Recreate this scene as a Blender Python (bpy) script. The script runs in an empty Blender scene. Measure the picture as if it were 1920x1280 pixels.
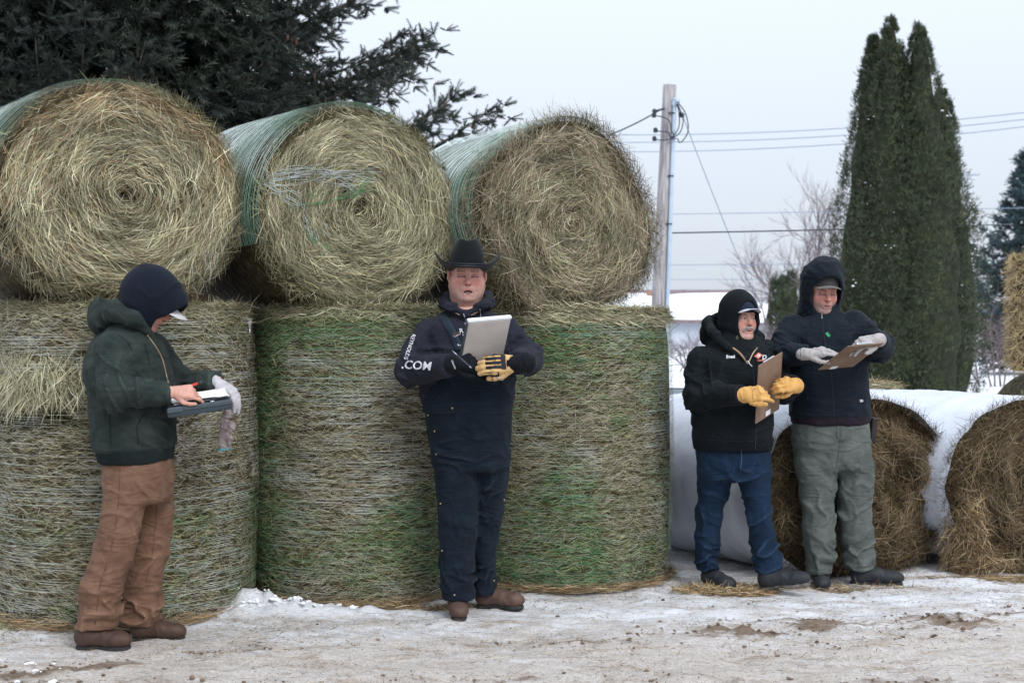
import bpy, bmesh, math, random
import numpy as np
from mathutils import Vector, Matrix
from mathutils.bvhtree import BVHTree

rng = np.random.default_rng(7)
random.seed(7)
SC = bpy.context.scene
COL = SC.collection

# ------------------------------------------------------------------ camera
EYE = 1.5            # camera height in metres
FPX = 2667.0         # focal length in pixels of a 1920 wide picture (50 mm lens)
HOR = 613.0          # row of the horizon in that picture
cam_d = bpy.data.cameras.new('camera')
cam = bpy.data.objects.new('camera', cam_d)
COL.objects.link(cam)
cam.location = (0, 0, EYE)
cam.rotation_euler = (math.radians(90), 0, 0)
cam_d.lens = 50.0
cam_d.sensor_width = 36.0
cam_d.shift_y = -(640 - HOR) / 1920.0
cam_d.clip_end = 2000
cam_d.dof.use_dof = True
cam_d.dof.focus_distance = 7.7
cam_d.dof.aperture_fstop = 4.0
SC.camera = cam

# ------------------------------------------------------------------ sky and sun (overcast winter day)
SUN_EL, SUN_AZ = math.radians(42), math.radians(150)      # azimuth from +Y towards +X
world = bpy.data.worlds.new('World')
SC.world = world
world.use_nodes = True
wn, wl = world.node_tree.nodes, world.node_tree.links
wn.clear()
w_out = wn.new('ShaderNodeOutputWorld')
w_mix = wn.new('ShaderNodeMixShader')
w_mix.inputs[0].default_value = 0.86
w_sky = wn.new('ShaderNodeTexSky')
w_sky.sky_type = 'NISHITA'
w_sky.sun_disc = False
w_sky.sun_elevation = SUN_EL
w_sky.sun_rotation = SUN_AZ
w_sky.dust_density = 4.0
w_sky.air_density = 1.0
w_bg1 = wn.new('ShaderNodeBackground')
w_bg1.inputs['Strength'].default_value = 0.12
w_bg2 = wn.new('ShaderNodeBackground')                    # the even cloud cover
w_bg2.inputs['Color'].default_value = (0.665, 0.722, 0.81, 1)
# an overcast sky is brighter overhead than at the horizon
w_tc = wn.new('ShaderNodeTexCoord'); w_sp = wn.new('ShaderNodeSeparateXYZ'); w_mr = wn.new('ShaderNodeMapRange')
w_mr.inputs['To Min'].default_value = 0.90; w_mr.inputs['To Max'].default_value = 2.3
wl.new(w_tc.outputs['Generated'], w_sp.inputs[0]); wl.new(w_sp.outputs['Z'], w_mr.inputs['Value']); wl.new(w_mr.outputs[0], w_bg2.inputs['Strength'])
wl.new(w_sky.outputs[0], w_bg1.inputs['Color'])
wl.new(w_bg1.outputs[0], w_mix.inputs[1])
wl.new(w_bg2.outputs[0], w_mix.inputs[2])
wl.new(w_mix.outputs[0], w_out.inputs['Surface'])
sun_d = bpy.data.lights.new('sun', 'SUN')
sun_d.energy = 1.5
sun_d.angle = math.radians(24)
sun_d.color = (1.0, 0.98, 0.95)
sun = bpy.data.objects.new('sun', sun_d)
COL.objects.link(sun)
_sd = Vector((math.sin(SUN_AZ) * math.cos(SUN_EL), math.cos(SUN_AZ) * math.cos(SUN_EL), math.sin(SUN_EL)))
sun.rotation_euler = _sd.to_track_quat('Z', 'Y').to_euler()
SC.view_settings.view_transform = 'Standard'
SC.view_settings.look = 'None'
SC.view_settings.gamma = 1.0
SC.view_settings.exposure = 0.30

# ------------------------------------------------------------------ small helpers
def at(px, py, Y):
    """a point of the place at depth Y that is seen at (px, py) of a 1920x1280 picture"""
    return np.array([(px - 960) * Y / FPX, Y, EYE - (py - HOR) * Y / FPX])

def tag(o, label=None, cat=None, group=None, kind=None):
    if label: o['label'] = label
    if cat: o['category'] = cat
    if group: o['group'] = group
    if kind: o['kind'] = kind
    return o

def empty(name, loc=(0, 0, 0), rz=0.0):
    o = bpy.data.objects.new(name, None)
    COL.objects.link(o)
    o.location = loc
    o.rotation_euler = (0, 0, rz)
    o.empty_display_size = 0.1
    return o

def link(name, me, mat=None, parent=None):
    o = bpy.data.objects.new(name, me)
    COL.objects.link(o)
    if mat is not None and len(me.materials) == 0:
        me.materials.append(mat)
    if parent is not None:
        o.parent = parent
    return o

def np_mesh(name, V, F, smooth=True, col=None, attrs=None):
    """mesh from arrays; F is one (n,3) or (n,4) array or a list of such arrays"""
    Fs = F if isinstance(F, list) else [F]
    Fs = [np.asarray(f, dtype=np.int32) for f in Fs if len(f)]
    me = bpy.data.meshes.new(name)
    V = np.asarray(V, dtype=np.float32)
    me.vertices.add(len(V))
    me.vertices.foreach_set('co', V.ravel())
    loops = np.concatenate([f.ravel() for f in Fs])
    tot = np.concatenate([np.full(len(f), f.shape[1], dtype=np.int32) for f in Fs])
    start = np.concatenate([[0], np.cumsum(tot)[:-1]]).astype(np.int32)
    me.loops.add(len(loops))
    me.loops.foreach_set('vertex_index', loops)
    me.polygons.add(len(tot))
    me.polygons.foreach_set('loop_start', start)
    me.polygons.foreach_set('loop_total', tot)
    me.polygons.foreach_set('use_smooth', np.full(len(tot), smooth, dtype=bool))
    if col is not None:
        a = me.attributes.new('col', 'FLOAT_COLOR', 'POINT')
        c = np.ones((len(V), 4), dtype=np.float32)
        c[:, :3] = col
        a.data.foreach_set('color', c.ravel())
    for k, v in (attrs or {}).items():
        a = me.attributes.new(k, 'FLOAT', 'POINT')
        a.data.foreach_set('value', np.asarray(v, dtype=np.float32))
    me.update(calc_edges=True)
    return me

def _hash(ix, iy, iz, seed):
    n = (ix.astype(np.uint32) * np.uint32(374761393) + iy.astype(np.uint32) * np.uint32(668265263)
         + iz.astype(np.uint32) * np.uint32(2246822519) + np.uint32((seed * 3266489917) & 0xffffffff))
    n = (n ^ (n >> np.uint32(13))) * np.uint32(1274126177)
    n = (n ^ (n >> np.uint32(16))) * np.uint32(2654435761)
    n = n ^ (n >> np.uint32(15))
    return n.astype(np.float32) / np.float32(2147483648.0) - np.float32(1.0)

def vnoise(P, seed=0):
    """smooth value noise of (N,3) points, -1..1"""
    P = np.asarray(P, dtype=np.float32)
    I = np.floor(P)
    f = P - I
    I = I.astype(np.int64)
    u = f * f * f * (f * (f * 6 - 15) + 10)
    x, y, z = I[:, 0], I[:, 1], I[:, 2]
    ux, uy, uz = u[:, 0], u[:, 1], u[:, 2]
    def L(dy, dz):
        a = _hash(x, y + dy, z + dz, seed); b = _hash(x + 1, y + dy, z + dz, seed)
        return a + (b - a) * ux
    a = L(0, 0); a = a + (L(1, 0) - a) * uy
    b = L(0, 1); b = b + (L(1, 1) - b) * uy
    return a + (b - a) * uz

def fbm(P, seed=0, octaves=3):
    P = np.asarray(P, dtype=np.float32)
    s = 0; a = 1.0; t = 0
    for k in range(octaves):
        s = s + a * vnoise(P * (2.03 ** k) + 17.3 * k, seed + k)
        t += a; a *= 0.5
    return s / t

def unit(v, ax=-1):
    v = np.asarray(v, dtype=np.float64)
    return v / np.maximum(np.linalg.norm(v, axis=ax, keepdims=True), 1e-9)

def tube_mesh(paths, name='tube', sides=6):
    """paths: list of (points (n,3), radii) joined in one mesh"""
    Vs, Fs, base = [], [], 0
    for pts, rad in paths:
        pts = np.asarray(pts, float); n = len(pts)
        rad = np.broadcast_to(np.asarray(rad, float), (n,))
        T = unit(np.gradient(pts, axis=0))
        ref = np.array([0.31, 0.17, 0.93]) if abs(T[:, 2]).mean() < 0.8 else np.array([0.93, 0.31, 0.1])
        A = unit(np.cross(T, ref)); B = np.cross(T, A)
        th = np.arange(sides) * 2 * np.pi / sides
        ring = pts[:, None] + rad[:, None, None] * (np.cos(th)[None, :, None] * A[:, None] + np.sin(th)[None, :, None] * B[:, None])
        Vs.append(ring.reshape(-1, 3))
        i = np.arange(n - 1)[:, None] * sides + np.arange(sides)[None]
        j = np.arange(n - 1)[:, None] * sides + (np.arange(sides)[None] + 1) % sides
        Fs.append(np.stack([i, j, j + sides, i + sides], -1).reshape(-1, 4) + base)
        Vs.append(pts[[0, -1]])
        c0, c1 = base + n * sides, base + n * sides + 1
        k = np.arange(sides); k2 = (k + 1) % sides
        cap = np.concatenate([np.stack([k2 + base, k + base, np.full(sides, c0)], -1),
                              np.stack([k + base + (n - 1) * sides, k2 + base + (n - 1) * sides, np.full(sides, c1)], -1)])
        Fs.append(np.concatenate([cap, cap[:, :1]], 1)[:, :4] if False else cap)
        base += n * sides + 2
    quads = [f for f in Fs if f.shape[1] == 4]; tris = [f for f in Fs if f.shape[1] == 3]
    return np_mesh(name, np.concatenate(Vs), [np.concatenate(quads), np.concatenate(tris)])

def curve_pts(ctrl, n=24):
    """smooth curve through control points"""
    c = np.asarray(ctrl, float); m = len(c)
    if m == 2:
        t = np.linspace(0, 1, n)[:, None]
        return c[0] * (1 - t) + c[1] * t
    P = np.vstack([2 * c[0] - c[1], c, 2 * c[-1] - c[-2]])
    t = np.linspace(0, m - 1 - 1e-6, n); i = t.astype(int); f = (t - i)[:, None]
    a, b, d, e = P[i], P[i + 1], P[i + 2], P[i + 3]
    return 0.5 * ((2 * b) + (-a + d) * f + (2 * a - 5 * b + 4 * d - e) * f ** 2 + (-a + 3 * b - 3 * d + e) * f ** 3)

def box_mesh(name, half, bevel=0.0, seg=2):
    bm = bmesh.new()
    bmesh.ops.create_cube(bm, size=2.0)
    for v in bm.verts:
        v.co = Vector((v.co.x * half[0], v.co.y * half[1], v.co.z * half[2]))
    if bevel > 0:
        bmesh.ops.bevel(bm, geom=list(bm.edges), offset=bevel, segments=seg, affect='EDGES', profile=0.5)
    me = bpy.data.meshes.new(name)
    bm.to_mesh(me); bm.free()
    for p in me.polygons: p.use_smooth = False
    return me

# ------------------------------------------------------------------ materials
def new_mat(name):
    m = bpy.data.materials.new(name)
    m.use_nodes = True
    return m, m.node_tree.nodes, m.node_tree.links, m.node_tree.nodes['Principled BSDF']

def mat_attr(name, rough=0.8, spec=0.25, noise_scale=0, noise_amt=0.3, bump=0, bump_scale=200, sheen=0.0, sss=0.0, transl=0.0):
    """colour from the 'col' attribute, optionally varied and bumped by noise"""
    m, n, l, b = new_mat(name)
    at_ = n.new('ShaderNodeAttribute'); at_.attribute_name = 'col'
    out = at_.outputs['Color']
    tc = n.new('ShaderNodeTexCoord')
    if noise_scale:
        nz = n.new('ShaderNodeTexNoise'); nz.inputs['Scale'].default_value = noise_scale; nz.inputs['Detail'].default_value = 6
        l.new(tc.outputs['Object'], nz.inputs['Vector'])
        mr = n.new('ShaderNodeMapRange')
        mr.inputs['From Min'].default_value = 0.25; mr.inputs['From Max'].default_value = 0.75
        mr.inputs['To Min'].default_value = 1 - noise_amt; mr.inputs['To Max'].default_value = 1 + noise_amt
        l.new(nz.outputs['Fac'], mr.inputs['Value'])
        mx = n.new('ShaderNodeVectorMath'); mx.operation = 'SCALE'
        l.new(out, mx.inputs[0]); l.new(mr.outputs[0], mx.inputs['Scale'])
        out = mx.outputs[0]
    l.new(out, b.inputs['Base Color'])
    b.inputs['Roughness'].default_value = rough
    b.inputs['Specular IOR Level'].default_value = spec
    b.inputs['Sheen Weight'].default_value = sheen
    if sss:
        b.inputs['Subsurface Weight'].default_value = sss
        b.inputs['Subsurface Radius'].default_value = (0.012, 0.005, 0.003)
        b.inputs['Subsurface Scale'].default_value = 1.0
    if bump:
        nb = n.new('ShaderNodeTexNoise'); nb.inputs['Scale'].default_value = bump_scale; nb.inputs['Detail'].default_value = 4
        l.new(tc.outputs['Object'], nb.inputs['Vector'])
        bp = n.new('ShaderNodeBump'); bp.inputs['Strength'].default_value = bump; bp.inputs['Distance'].default_value = 0.004
        l.new(nb.outputs['Fac'], bp.inputs['Height']); l.new(bp.outputs[0], b.inputs['Normal'])
    return m

def mat_plain(name, c1, c2=None, scale=8.0, rough=0.7, spec=0.3, metal=0.0, bump=0.0, bump_scale=300, detail=6, sheen=0.0, lo=0.35, hi=0.65, stretch=None):
    m, n, l, b = new_mat(name)
    tc = n.new('ShaderNodeTexCoord')
    src = tc.outputs['Object']
    if stretch:
        mp = n.new('ShaderNodeMapping'); mp.inputs['Scale'].default_value = stretch
        l.new(src, mp.inputs['Vector']); src = mp.outputs[0]
    if c2 is not None:
        nz = n.new('ShaderNodeTexNoise'); nz.inputs['Scale'].default_value = scale; nz.inputs['Detail'].default_value = detail
        l.new(src, nz.inputs['Vector'])
        cr = n.new('ShaderNodeValToRGB')
        cr.color_ramp.elements[0].position = lo; cr.color_ramp.elements[1].position = hi
        cr.color_ramp.elements[0].color = (*c1, 1); cr.color_ramp.elements[1].color = (*c2, 1)
        l.new(nz.outputs['Fac'], cr.inputs['Fac']); l.new(cr.outputs[0], b.inputs['Base Color'])
    else:
        b.inputs['Base Color'].default_value = (*c1, 1)
    b.inputs['Roughness'].default_value = rough
    b.inputs['Specular IOR Level'].default_value = spec
    b.inputs['Metallic'].default_value = metal
    b.inputs['Sheen Weight'].default_value = sheen
    if bump:
        nb = n.new('ShaderNodeTexNoise'); nb.inputs['Scale'].default_value = bump_scale; nb.inputs['Detail'].default_value = 5
        l.new(src, nb.inputs['Vector'])
        bp = n.new('ShaderNodeBump'); bp.inputs['Strength'].default_value = bump; bp.inputs['Distance'].default_value = 0.006
        l.new(nb.outputs['Fac'], bp.inputs['Height']); l.new(bp.outputs[0], b.inputs['Normal'])
    return m

M_HAY = mat_attr('hay', rough=0.75, spec=0.25)
M_HAYBASE = mat_plain('hay_core', (0.022, 0.018, 0.009), (0.06, 0.048, 0.024), scale=25, rough=0.9, spec=0.1, bump=1.0, bump_scale=60)  # core kept dark: shade between the stalks put into its colour
M_NET = mat_attr('net_plastic', rough=0.45, spec=0.45)
M_LEAF = mat_attr('needles', rough=0.65, spec=0.3)
M_BARK = mat_plain('bark', (0.05, 0.04, 0.033), (0.13, 0.105, 0.09), scale=14, rough=0.9, bump=0.7, bump_scale=40)
M_TWIG = mat_plain('grey_twig', (0.14, 0.12, 0.13), (0.26, 0.22, 0.23), scale=6, rough=0.9)
M_SNOWC = mat_plain('snow', (0.78, 0.82, 0.88), (0.86, 0.88, 0.91), scale=5, rough=0.65, spec=0.3, bump=0.3, bump_scale=30)
# ================================================================== ground
def axis(lo, hi, step, far_lo, far_hi, grow=1.16):
    a = list(np.arange(lo, hi, step))
    s = step; x = lo; L = []
    while x > far_lo:
        s *= grow; x -= s; L.append(x)
    s = step; x = a[-1]; R = []
    while x < far_hi:
        s *= grow; x += s; R.append(x)
    return np.array(L[::-1] + a + R)

def ground_height(X, Y):
    P = np.stack([X, Y, np.zeros_like(X)], -1).reshape(-1, 3)
    near = np.clip(1 - (np.abs(Y.ravel() - 8) - 5) / 8, 0, 1)
    h = 0.022 * fbm(P * 1.6, 3, 3) + near * (0.014 * fbm(P * 8, 5, 3) + 0.007 * fbm(P * 24, 8, 2) + 0.012 * fbm(P * np.array([1.1, 8.0, 1.0]), 9, 3) - 0.026 * np.abs(fbm(P * np.array([3.2, 5.5, 1.0]), 13, 3)))
    far = np.clip((Y.ravel() - 25) / 120, 0, 1)
    h = h + far * 0.35 * fbm(P * 0.05, 11, 2)
    return h.reshape(X.shape)

def mud_mask(X, Y):
    """churned wheel ruts: strength 0..1"""
    P = np.stack([X, Y, np.zeros_like(X)], -1).reshape(-1, 3)
    wob = 0.10 * fbm(P * 1.3, 21, 2).reshape(X.shape)
    yl = 6.18 + (X + 2.2) * 0.40 + wob
    m1 = np.exp(-((Y - yl) / 0.085) ** 2) * np.clip((-0.75 - X) / 0.5, 0, 1)
    yr = 7.02 + (X - 0.9) * 0.20 + wob
    m2 = np.exp(-((Y - yr) / 0.20) ** 2) * np.clip((X - 0.35) / 0.8, 0, 1)
    yr2 = 6.80 - (X - 0.4) * 0.02 + wob
    m3 = 0.55 * np.exp(-((Y - yr2) / 0.10) ** 2) * np.clip((X + 0.3) / 0.5, 0, 1) * np.clip((2.4 - X) / 0.8, 0, 1)
    m4 = 0.6 * np.exp(-((Y - 6.02) / 0.10) ** 2)
    br = np.clip(0.52 + 1.5 * fbm(P * np.array([4, 9, 1.0]), 31, 4).reshape(X.shape), 0, 1)
    return np.clip(np.maximum.reduce([m1, m2, m3, m4]) * br * 1.05, 0, 1)

def snow_heap(X, Y):
    h = np.zeros_like(X)
    for (cx, cy, rx, ry, a) in ((-1.42, 7.52, 0.16, 0.12, 0.07), (-1.27, 7.46, 0.2, 0.10, 0.05), (-1.02, 7.43, 0.26, 0.09, 0.035),
                                (-1.62, 7.3, 0.22, 0.13, 0.03), (-0.7, 7.46, 0.25, 0.07, 0.02)):
        h = h + a * np.exp(-(((X - cx) / rx) ** 2 + ((Y - cy) / ry) ** 2))
    return h

gx = axis(-3.4, 4.2, 0.036, -500, 500)
gy = axis(5.7, 9.3, 0.034, -30, 900)
GX, GY = np.meshgrid(gx, gy, indexing='ij')
MUD = mud_mask(GX, GY)
HEAP = snow_heap(GX, GY)
Pg = np.stack([GX, GY, np.zeros_like(GX)], -1).reshape(-1, 3)
chunk = np.clip(fbm(Pg * 22, 41, 3).reshape(GX.shape), -0.6, 0.8)
GZ = ground_height(GX, GY) + MUD * (0.012 + 0.042 * chunk) + HEAP * (1 + 0.9 * chunk)
def zat(x, y):
    i = min(max(np.searchsorted(gx, x), 1), len(gx) - 1); j = min(max(np.searchsorted(gy, y), 1), len(gy) - 1)
    return float(GZ[i, j])
nx_, ny_ = GX.shape
ii = (np.arange(nx_ - 1)[:, None] * ny_ + np.arange(ny_ - 1)[None]).ravel()
quads = np.stack([ii, ii + ny_, ii + ny_ + 1, ii + 1], -1)
# packed dirty ice towards the camera, cleaner snow near the bales
# dirty, driven-over ice in the yard; the snow is whiter along the bales and beyond them
rowY = 7.4 + (GX + 2.0) * 0.36
dirt = np.clip((7.35 + 0.10 * GX - GY) / 0.8, 0, 1) * 0.62 + 0.40
dirt = np.where(GY > 9.5, 0.0, dirt)
dirt = np.clip(dirt - 3.0 * np.clip(HEAP, 0, 1) / 0.12 * 0.4, 0, 1)
chaff = np.exp(-((GY - rowY - 0.05) / 0.22) ** 2) * (GX < 1.3) * 0.5 + np.exp(-(((GX - 1.25) / 0.4) ** 2 + ((GY - 8.1) / 0.25) ** 2))
me = np_mesh('ground', np.stack([GX, GY, GZ], -1).reshape(-1, 3), quads, True,
             attrs={'mud': MUD.ravel(), 'dirt': dirt.ravel(), 'chaff': np.clip(chaff, 0, 1).ravel()})

m, n, l, b = new_mat('snowy_yard')
tc = n.new('ShaderNodeTexCoord')
def _attr(nm):
    a = n.new('ShaderNodeAttribute'); a.attribute_name = nm; return a.outputs['Fac']
def _noise(scale, detail=6, rough=0.6, dist=0.0, vec=None):
    z = n.new('ShaderNodeTexNoise'); z.inputs['Scale'].default_value = scale; z.inputs['Detail'].default_value = detail
    z.inputs['Roughness'].default_value = rough; z.inputs['Distortion'].default_value = dist
    l.new(vec or tc.outputs['Object'], z.inputs['Vector']); return z.outputs['Fac']
def _math(op, a, bb, clamp=False):
    q = n.new('ShaderNodeMath'); q.operation = op; q.use_clamp = clamp
    for k, v in enumerate((a, bb)):
        if isinstance(v, (int, float)): q.inputs[k].default_value = v
        else: l.new(v, q.inputs[k])
    return q.outputs[0]
def _ramp(f, p0, p1):
    r = n.new('ShaderNodeMapRange'); r.interpolation_type = 'SMOOTHSTEP'
    r.inputs['From Min'].default_value = p0; r.inputs['From Max'].default_value = p1
    l.new(f, r.inputs['Value']); return r.outputs[0]
def _mix(f, a, bb):
    q = n.new('ShaderNodeMix'); q.data_type = 'RGBA'
    l.new(f, q.inputs['Factor'])
    for k, v in ((6, a), (7, bb)):
        if isinstance(v, tuple): q.inputs[k].default_value = (*v, 1)
        else: l.new(v, q.inputs[k])
    return q.outputs[2]
mp = n.new('ShaderNodeMapping'); mp.inputs['Scale'].default_value = (0.55, 1.5, 1.0)
l.new(tc.outputs['Object'], mp.inputs['Vector'])
big = _noise(1.7, 5, 0.62, 0.4, mp.outputs[0])
mid = _noise(9, 11, 0.74, 0.5, mp.outputs[0])
fine = _noise(48, 8, 0.75)
snow = _mix(_ramp(fine, 0.3, 0.7), (0.72, 0.745, 0.80), (0.83, 0.845, 0.87))
d = _math('ADD', _attr('dirt'), _math('ADD', _math('MULTIPLY', _math('SUBTRACT', big, 0.5), 1.5), _math('MULTIPLY', _math('SUBTRACT', mid, 0.5), 2.2)))
dirtc = _mix(_ramp(fine, 0.3, 0.72), (0.48, 0.435, 0.395), (0.66, 0.625, 0.595))
c = _mix(_ramp(d, 0.12, 0.95), snow, dirtc)
speck = _noise(130, 3, 0.7)
c = _mix(_math('MULTIPLY', _ramp(speck, 0.56, 0.66), _ramp(d, 0.0, 0.6)), c, (0.19, 0.135, 0.092))
mp2 = n.new('ShaderNodeMapping'); mp2.inputs['Scale'].default_value = (0.7, 1.9, 1.0)
l.new(tc.outputs['Object'], mp2.inputs['Vector'])
soil = _noise(5.5, 12, 0.78, 0.4, mp2.outputs[0])
c = _mix(_math('MULTIPLY', _math('MULTIPLY', _ramp(soil, 0.50, 0.64), _ramp(d, 0.1, 0.75)), 0.72), c, _mix(_ramp(fine, 0.35, 0.65), (0.23, 0.165, 0.115), (0.42, 0.335, 0.265)))
speck2 = _noise(46, 5, 0.8)
c = _mix(_math('MULTIPLY', _ramp(speck2, 0.60, 0.68), _ramp(d, 0.15, 0.8)), c, (0.24, 0.175, 0.125))
ch = _math('ADD', _attr('chaff'), _math('MULTIPLY', _math('SUBTRACT', mid, 0.5), 1.4))
c = _mix(_math('MULTIPLY', _ramp(ch, 0.35, 0.9), 0.7), c, (0.30, 0.23, 0.14))
mu = _math('ADD', _attr('mud'), _math('ADD', _math('MULTIPLY', _math('SUBTRACT', mid, 0.5), 1.5), _math('MULTIPLY', _math('SUBTRACT', fine, 0.5), 0.9)))
mudc = _mix(_ramp(fine, 0.3, 0.7), (0.13, 0.092, 0.064), (0.27, 0.205, 0.155))
c = _mix(_ramp(mu, 0.28, 0.80), c, mudc)
l.new(c, b.inputs['Base Color'])
b.inputs['Roughness'].default_value = 0.7
b.inputs['Specular IOR Level'].default_value = 0.3
bp = n.new('ShaderNodeBump'); bp.inputs['Strength'].default_value = 1.0; bp.inputs['Distance'].default_value = 0.03
l.new(_math('ADD', _math('MULTIPLY', mid, 0.8), _math('MULTIPLY', fine, 0.4)), bp.inputs['Height'])
l.new(bp.outputs[0], b.inputs['Normal'])
tag(link('ground', me, m), kind='structure')

# ================================================================== ribbons: hay, chaff, net
def ribbons(C, T, N, L, W, bend, col, seg=2, roll=None, name='strands', sag=None):
    """thin bent blades: centre, direction, facing normal, length, width, sideways bend, colour"""
    n_ = len(C)
    T = unit(T); B = unit(np.cross(T, N)); N2 = np.cross(B, T)
    if roll is not None:
        c, s = np.cos(roll)[:, None], np.sin(roll)[:, None]
        B, N2 = B * c + N2 * s, N2 * c - B * s
    s = np.linspace(-0.5, 0.5, seg + 1)
    bx, bn = bend
    pts = (C[:, None] + T[:, None] * (s[None, :, None] * L[:, None, None])
           + B[:, None] * ((s ** 2 - 0.08)[None, :, None] * (bx * L)[:, None, None])
           + N2[:, None] * ((s ** 2 - 0.08)[None, :, None] * (bn * L)[:, None, None]))
    if sag is not None:
        pts[:, :, 2] -= ((s + 0.5) ** 2)[None] * (sag * L)[:, None]
    w = W[:, None, None] * 0.5 * (1 - 0.75 * np.abs(2 * s[None, :, None]) ** 3)
    V = np.stack([pts - B[:, None] * w, pts + B[:, None] * w], 2).reshape(-1, 3)
    base = (np.arange(n_) * (seg + 1) * 2)[:, None] + np.arange(seg)[None] * 2
    F = np.stack([base, base + 1, base + 3, base + 2], -1).reshape(-1, 4)
    cc = np.repeat(col, (seg + 1) * 2, axis=0)
    return V, F, cc

def ribbon_obj(name, parts, mat, parent, kind='stuff'):
    Vs, Fs, Cs, b0 = [], [], [], 0
    for V, F, c in parts:
        Vs.append(V); Fs.append(F + b0); Cs.append(c); b0 += len(V)
    o = link(name, np_mesh(name, np.concatenate(Vs), np.concatenate(Fs), True, col=np.concatenate(Cs)), mat, parent)
    if kind: o['kind'] = kind
    return o

PAL_TAN = np.array([[0.56, 0.46, 0.27], [0.47, 0.37, 0.20], [0.40, 0.33, 0.16], [0.62, 0.54, 0.36], [0.33, 0.27, 0.12],
                    [0.36, 0.37, 0.17], [0.26, 0.20, 0.10], [0.44, 0.42, 0.22], [0.52, 0.46, 0.31], [0.37, 0.24, 0.13]])
PAL_GREEN = np.array([[0.30, 0.33, 0.15], [0.38, 0.36, 0.18], [0.22, 0.26, 0.11], [0.44, 0.40, 0.24], [0.17, 0.17, 0.08],
                      [0.34, 0.27, 0.14], [0.48, 0.43, 0.28], [0.25, 0.20, 0.10], [0.41, 0.37, 0.21], [0.27, 0.22, 0.11]])
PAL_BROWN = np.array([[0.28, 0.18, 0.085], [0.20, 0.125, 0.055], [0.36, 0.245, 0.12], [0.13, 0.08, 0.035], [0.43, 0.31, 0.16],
                      [0.24, 0.18, 0.075], [0.16, 0.10, 0.05], [0.31, 0.19, 0.08], [0.22, 0.15, 0.07], [0.48, 0.38, 0.22]])
PAL_DUSK = np.array([[0.40, 0.32, 0.20], [0.33, 0.25, 0.14], [0.24, 0.20, 0.10], [0.48, 0.41, 0.28], [0.27, 0.18, 0.10],
                     [0.22, 0.22, 0.10], [0.17, 0.125, 0.06], [0.36, 0.30, 0.18], [0.42, 0.36, 0.25], [0.31, 0.19, 0.11]])

def _mute(p, k, g):
    lum = p @ np.array([0.35, 0.5, 0.15])
    return (p * (1 - k) + lum[:, None] * k) * g
PAL_TAN = np.vstack([_mute(PAL_TAN, 0.38, 1.08), [[0.66, 0.60, 0.46], [0.16, 0.13, 0.07], [0.60, 0.54, 0.40]]])
PAL_TAN = PAL_TAN * np.array([0.93, 0.97, 0.86]); PAL_DUSK = PAL_DUSK * np.array([0.94, 0.97, 0.92])
PAL_GREEN = _mute(PAL_GREEN, 0.18, 1.05); PAL_BROWN = _mute(PAL_BROWN, 0.15, 0.95); PAL_DUSK = _mute(PAL_DUSK, 0.28, 1.08)

def hay_cols(n_, pal, patch=None, pal2=None):
    c = pal[rng.integers(0, len(pal), n_)]
    if patch is not None:
        pick = rng.random(n_) < patch
        c = np.where(pick[:, None], pal2[rng.integers(0, len(pal2), n_)], c)
    g = rng.choice([0.36, 0.62, 0.9, 1.12, 1.42], n_, p=[0.2, 0.22, 0.25, 0.2, 0.13]) * rng.uniform(0.85, 1.15, n_)
    return np.minimum(c * g[:, None], 0.78)

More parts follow.
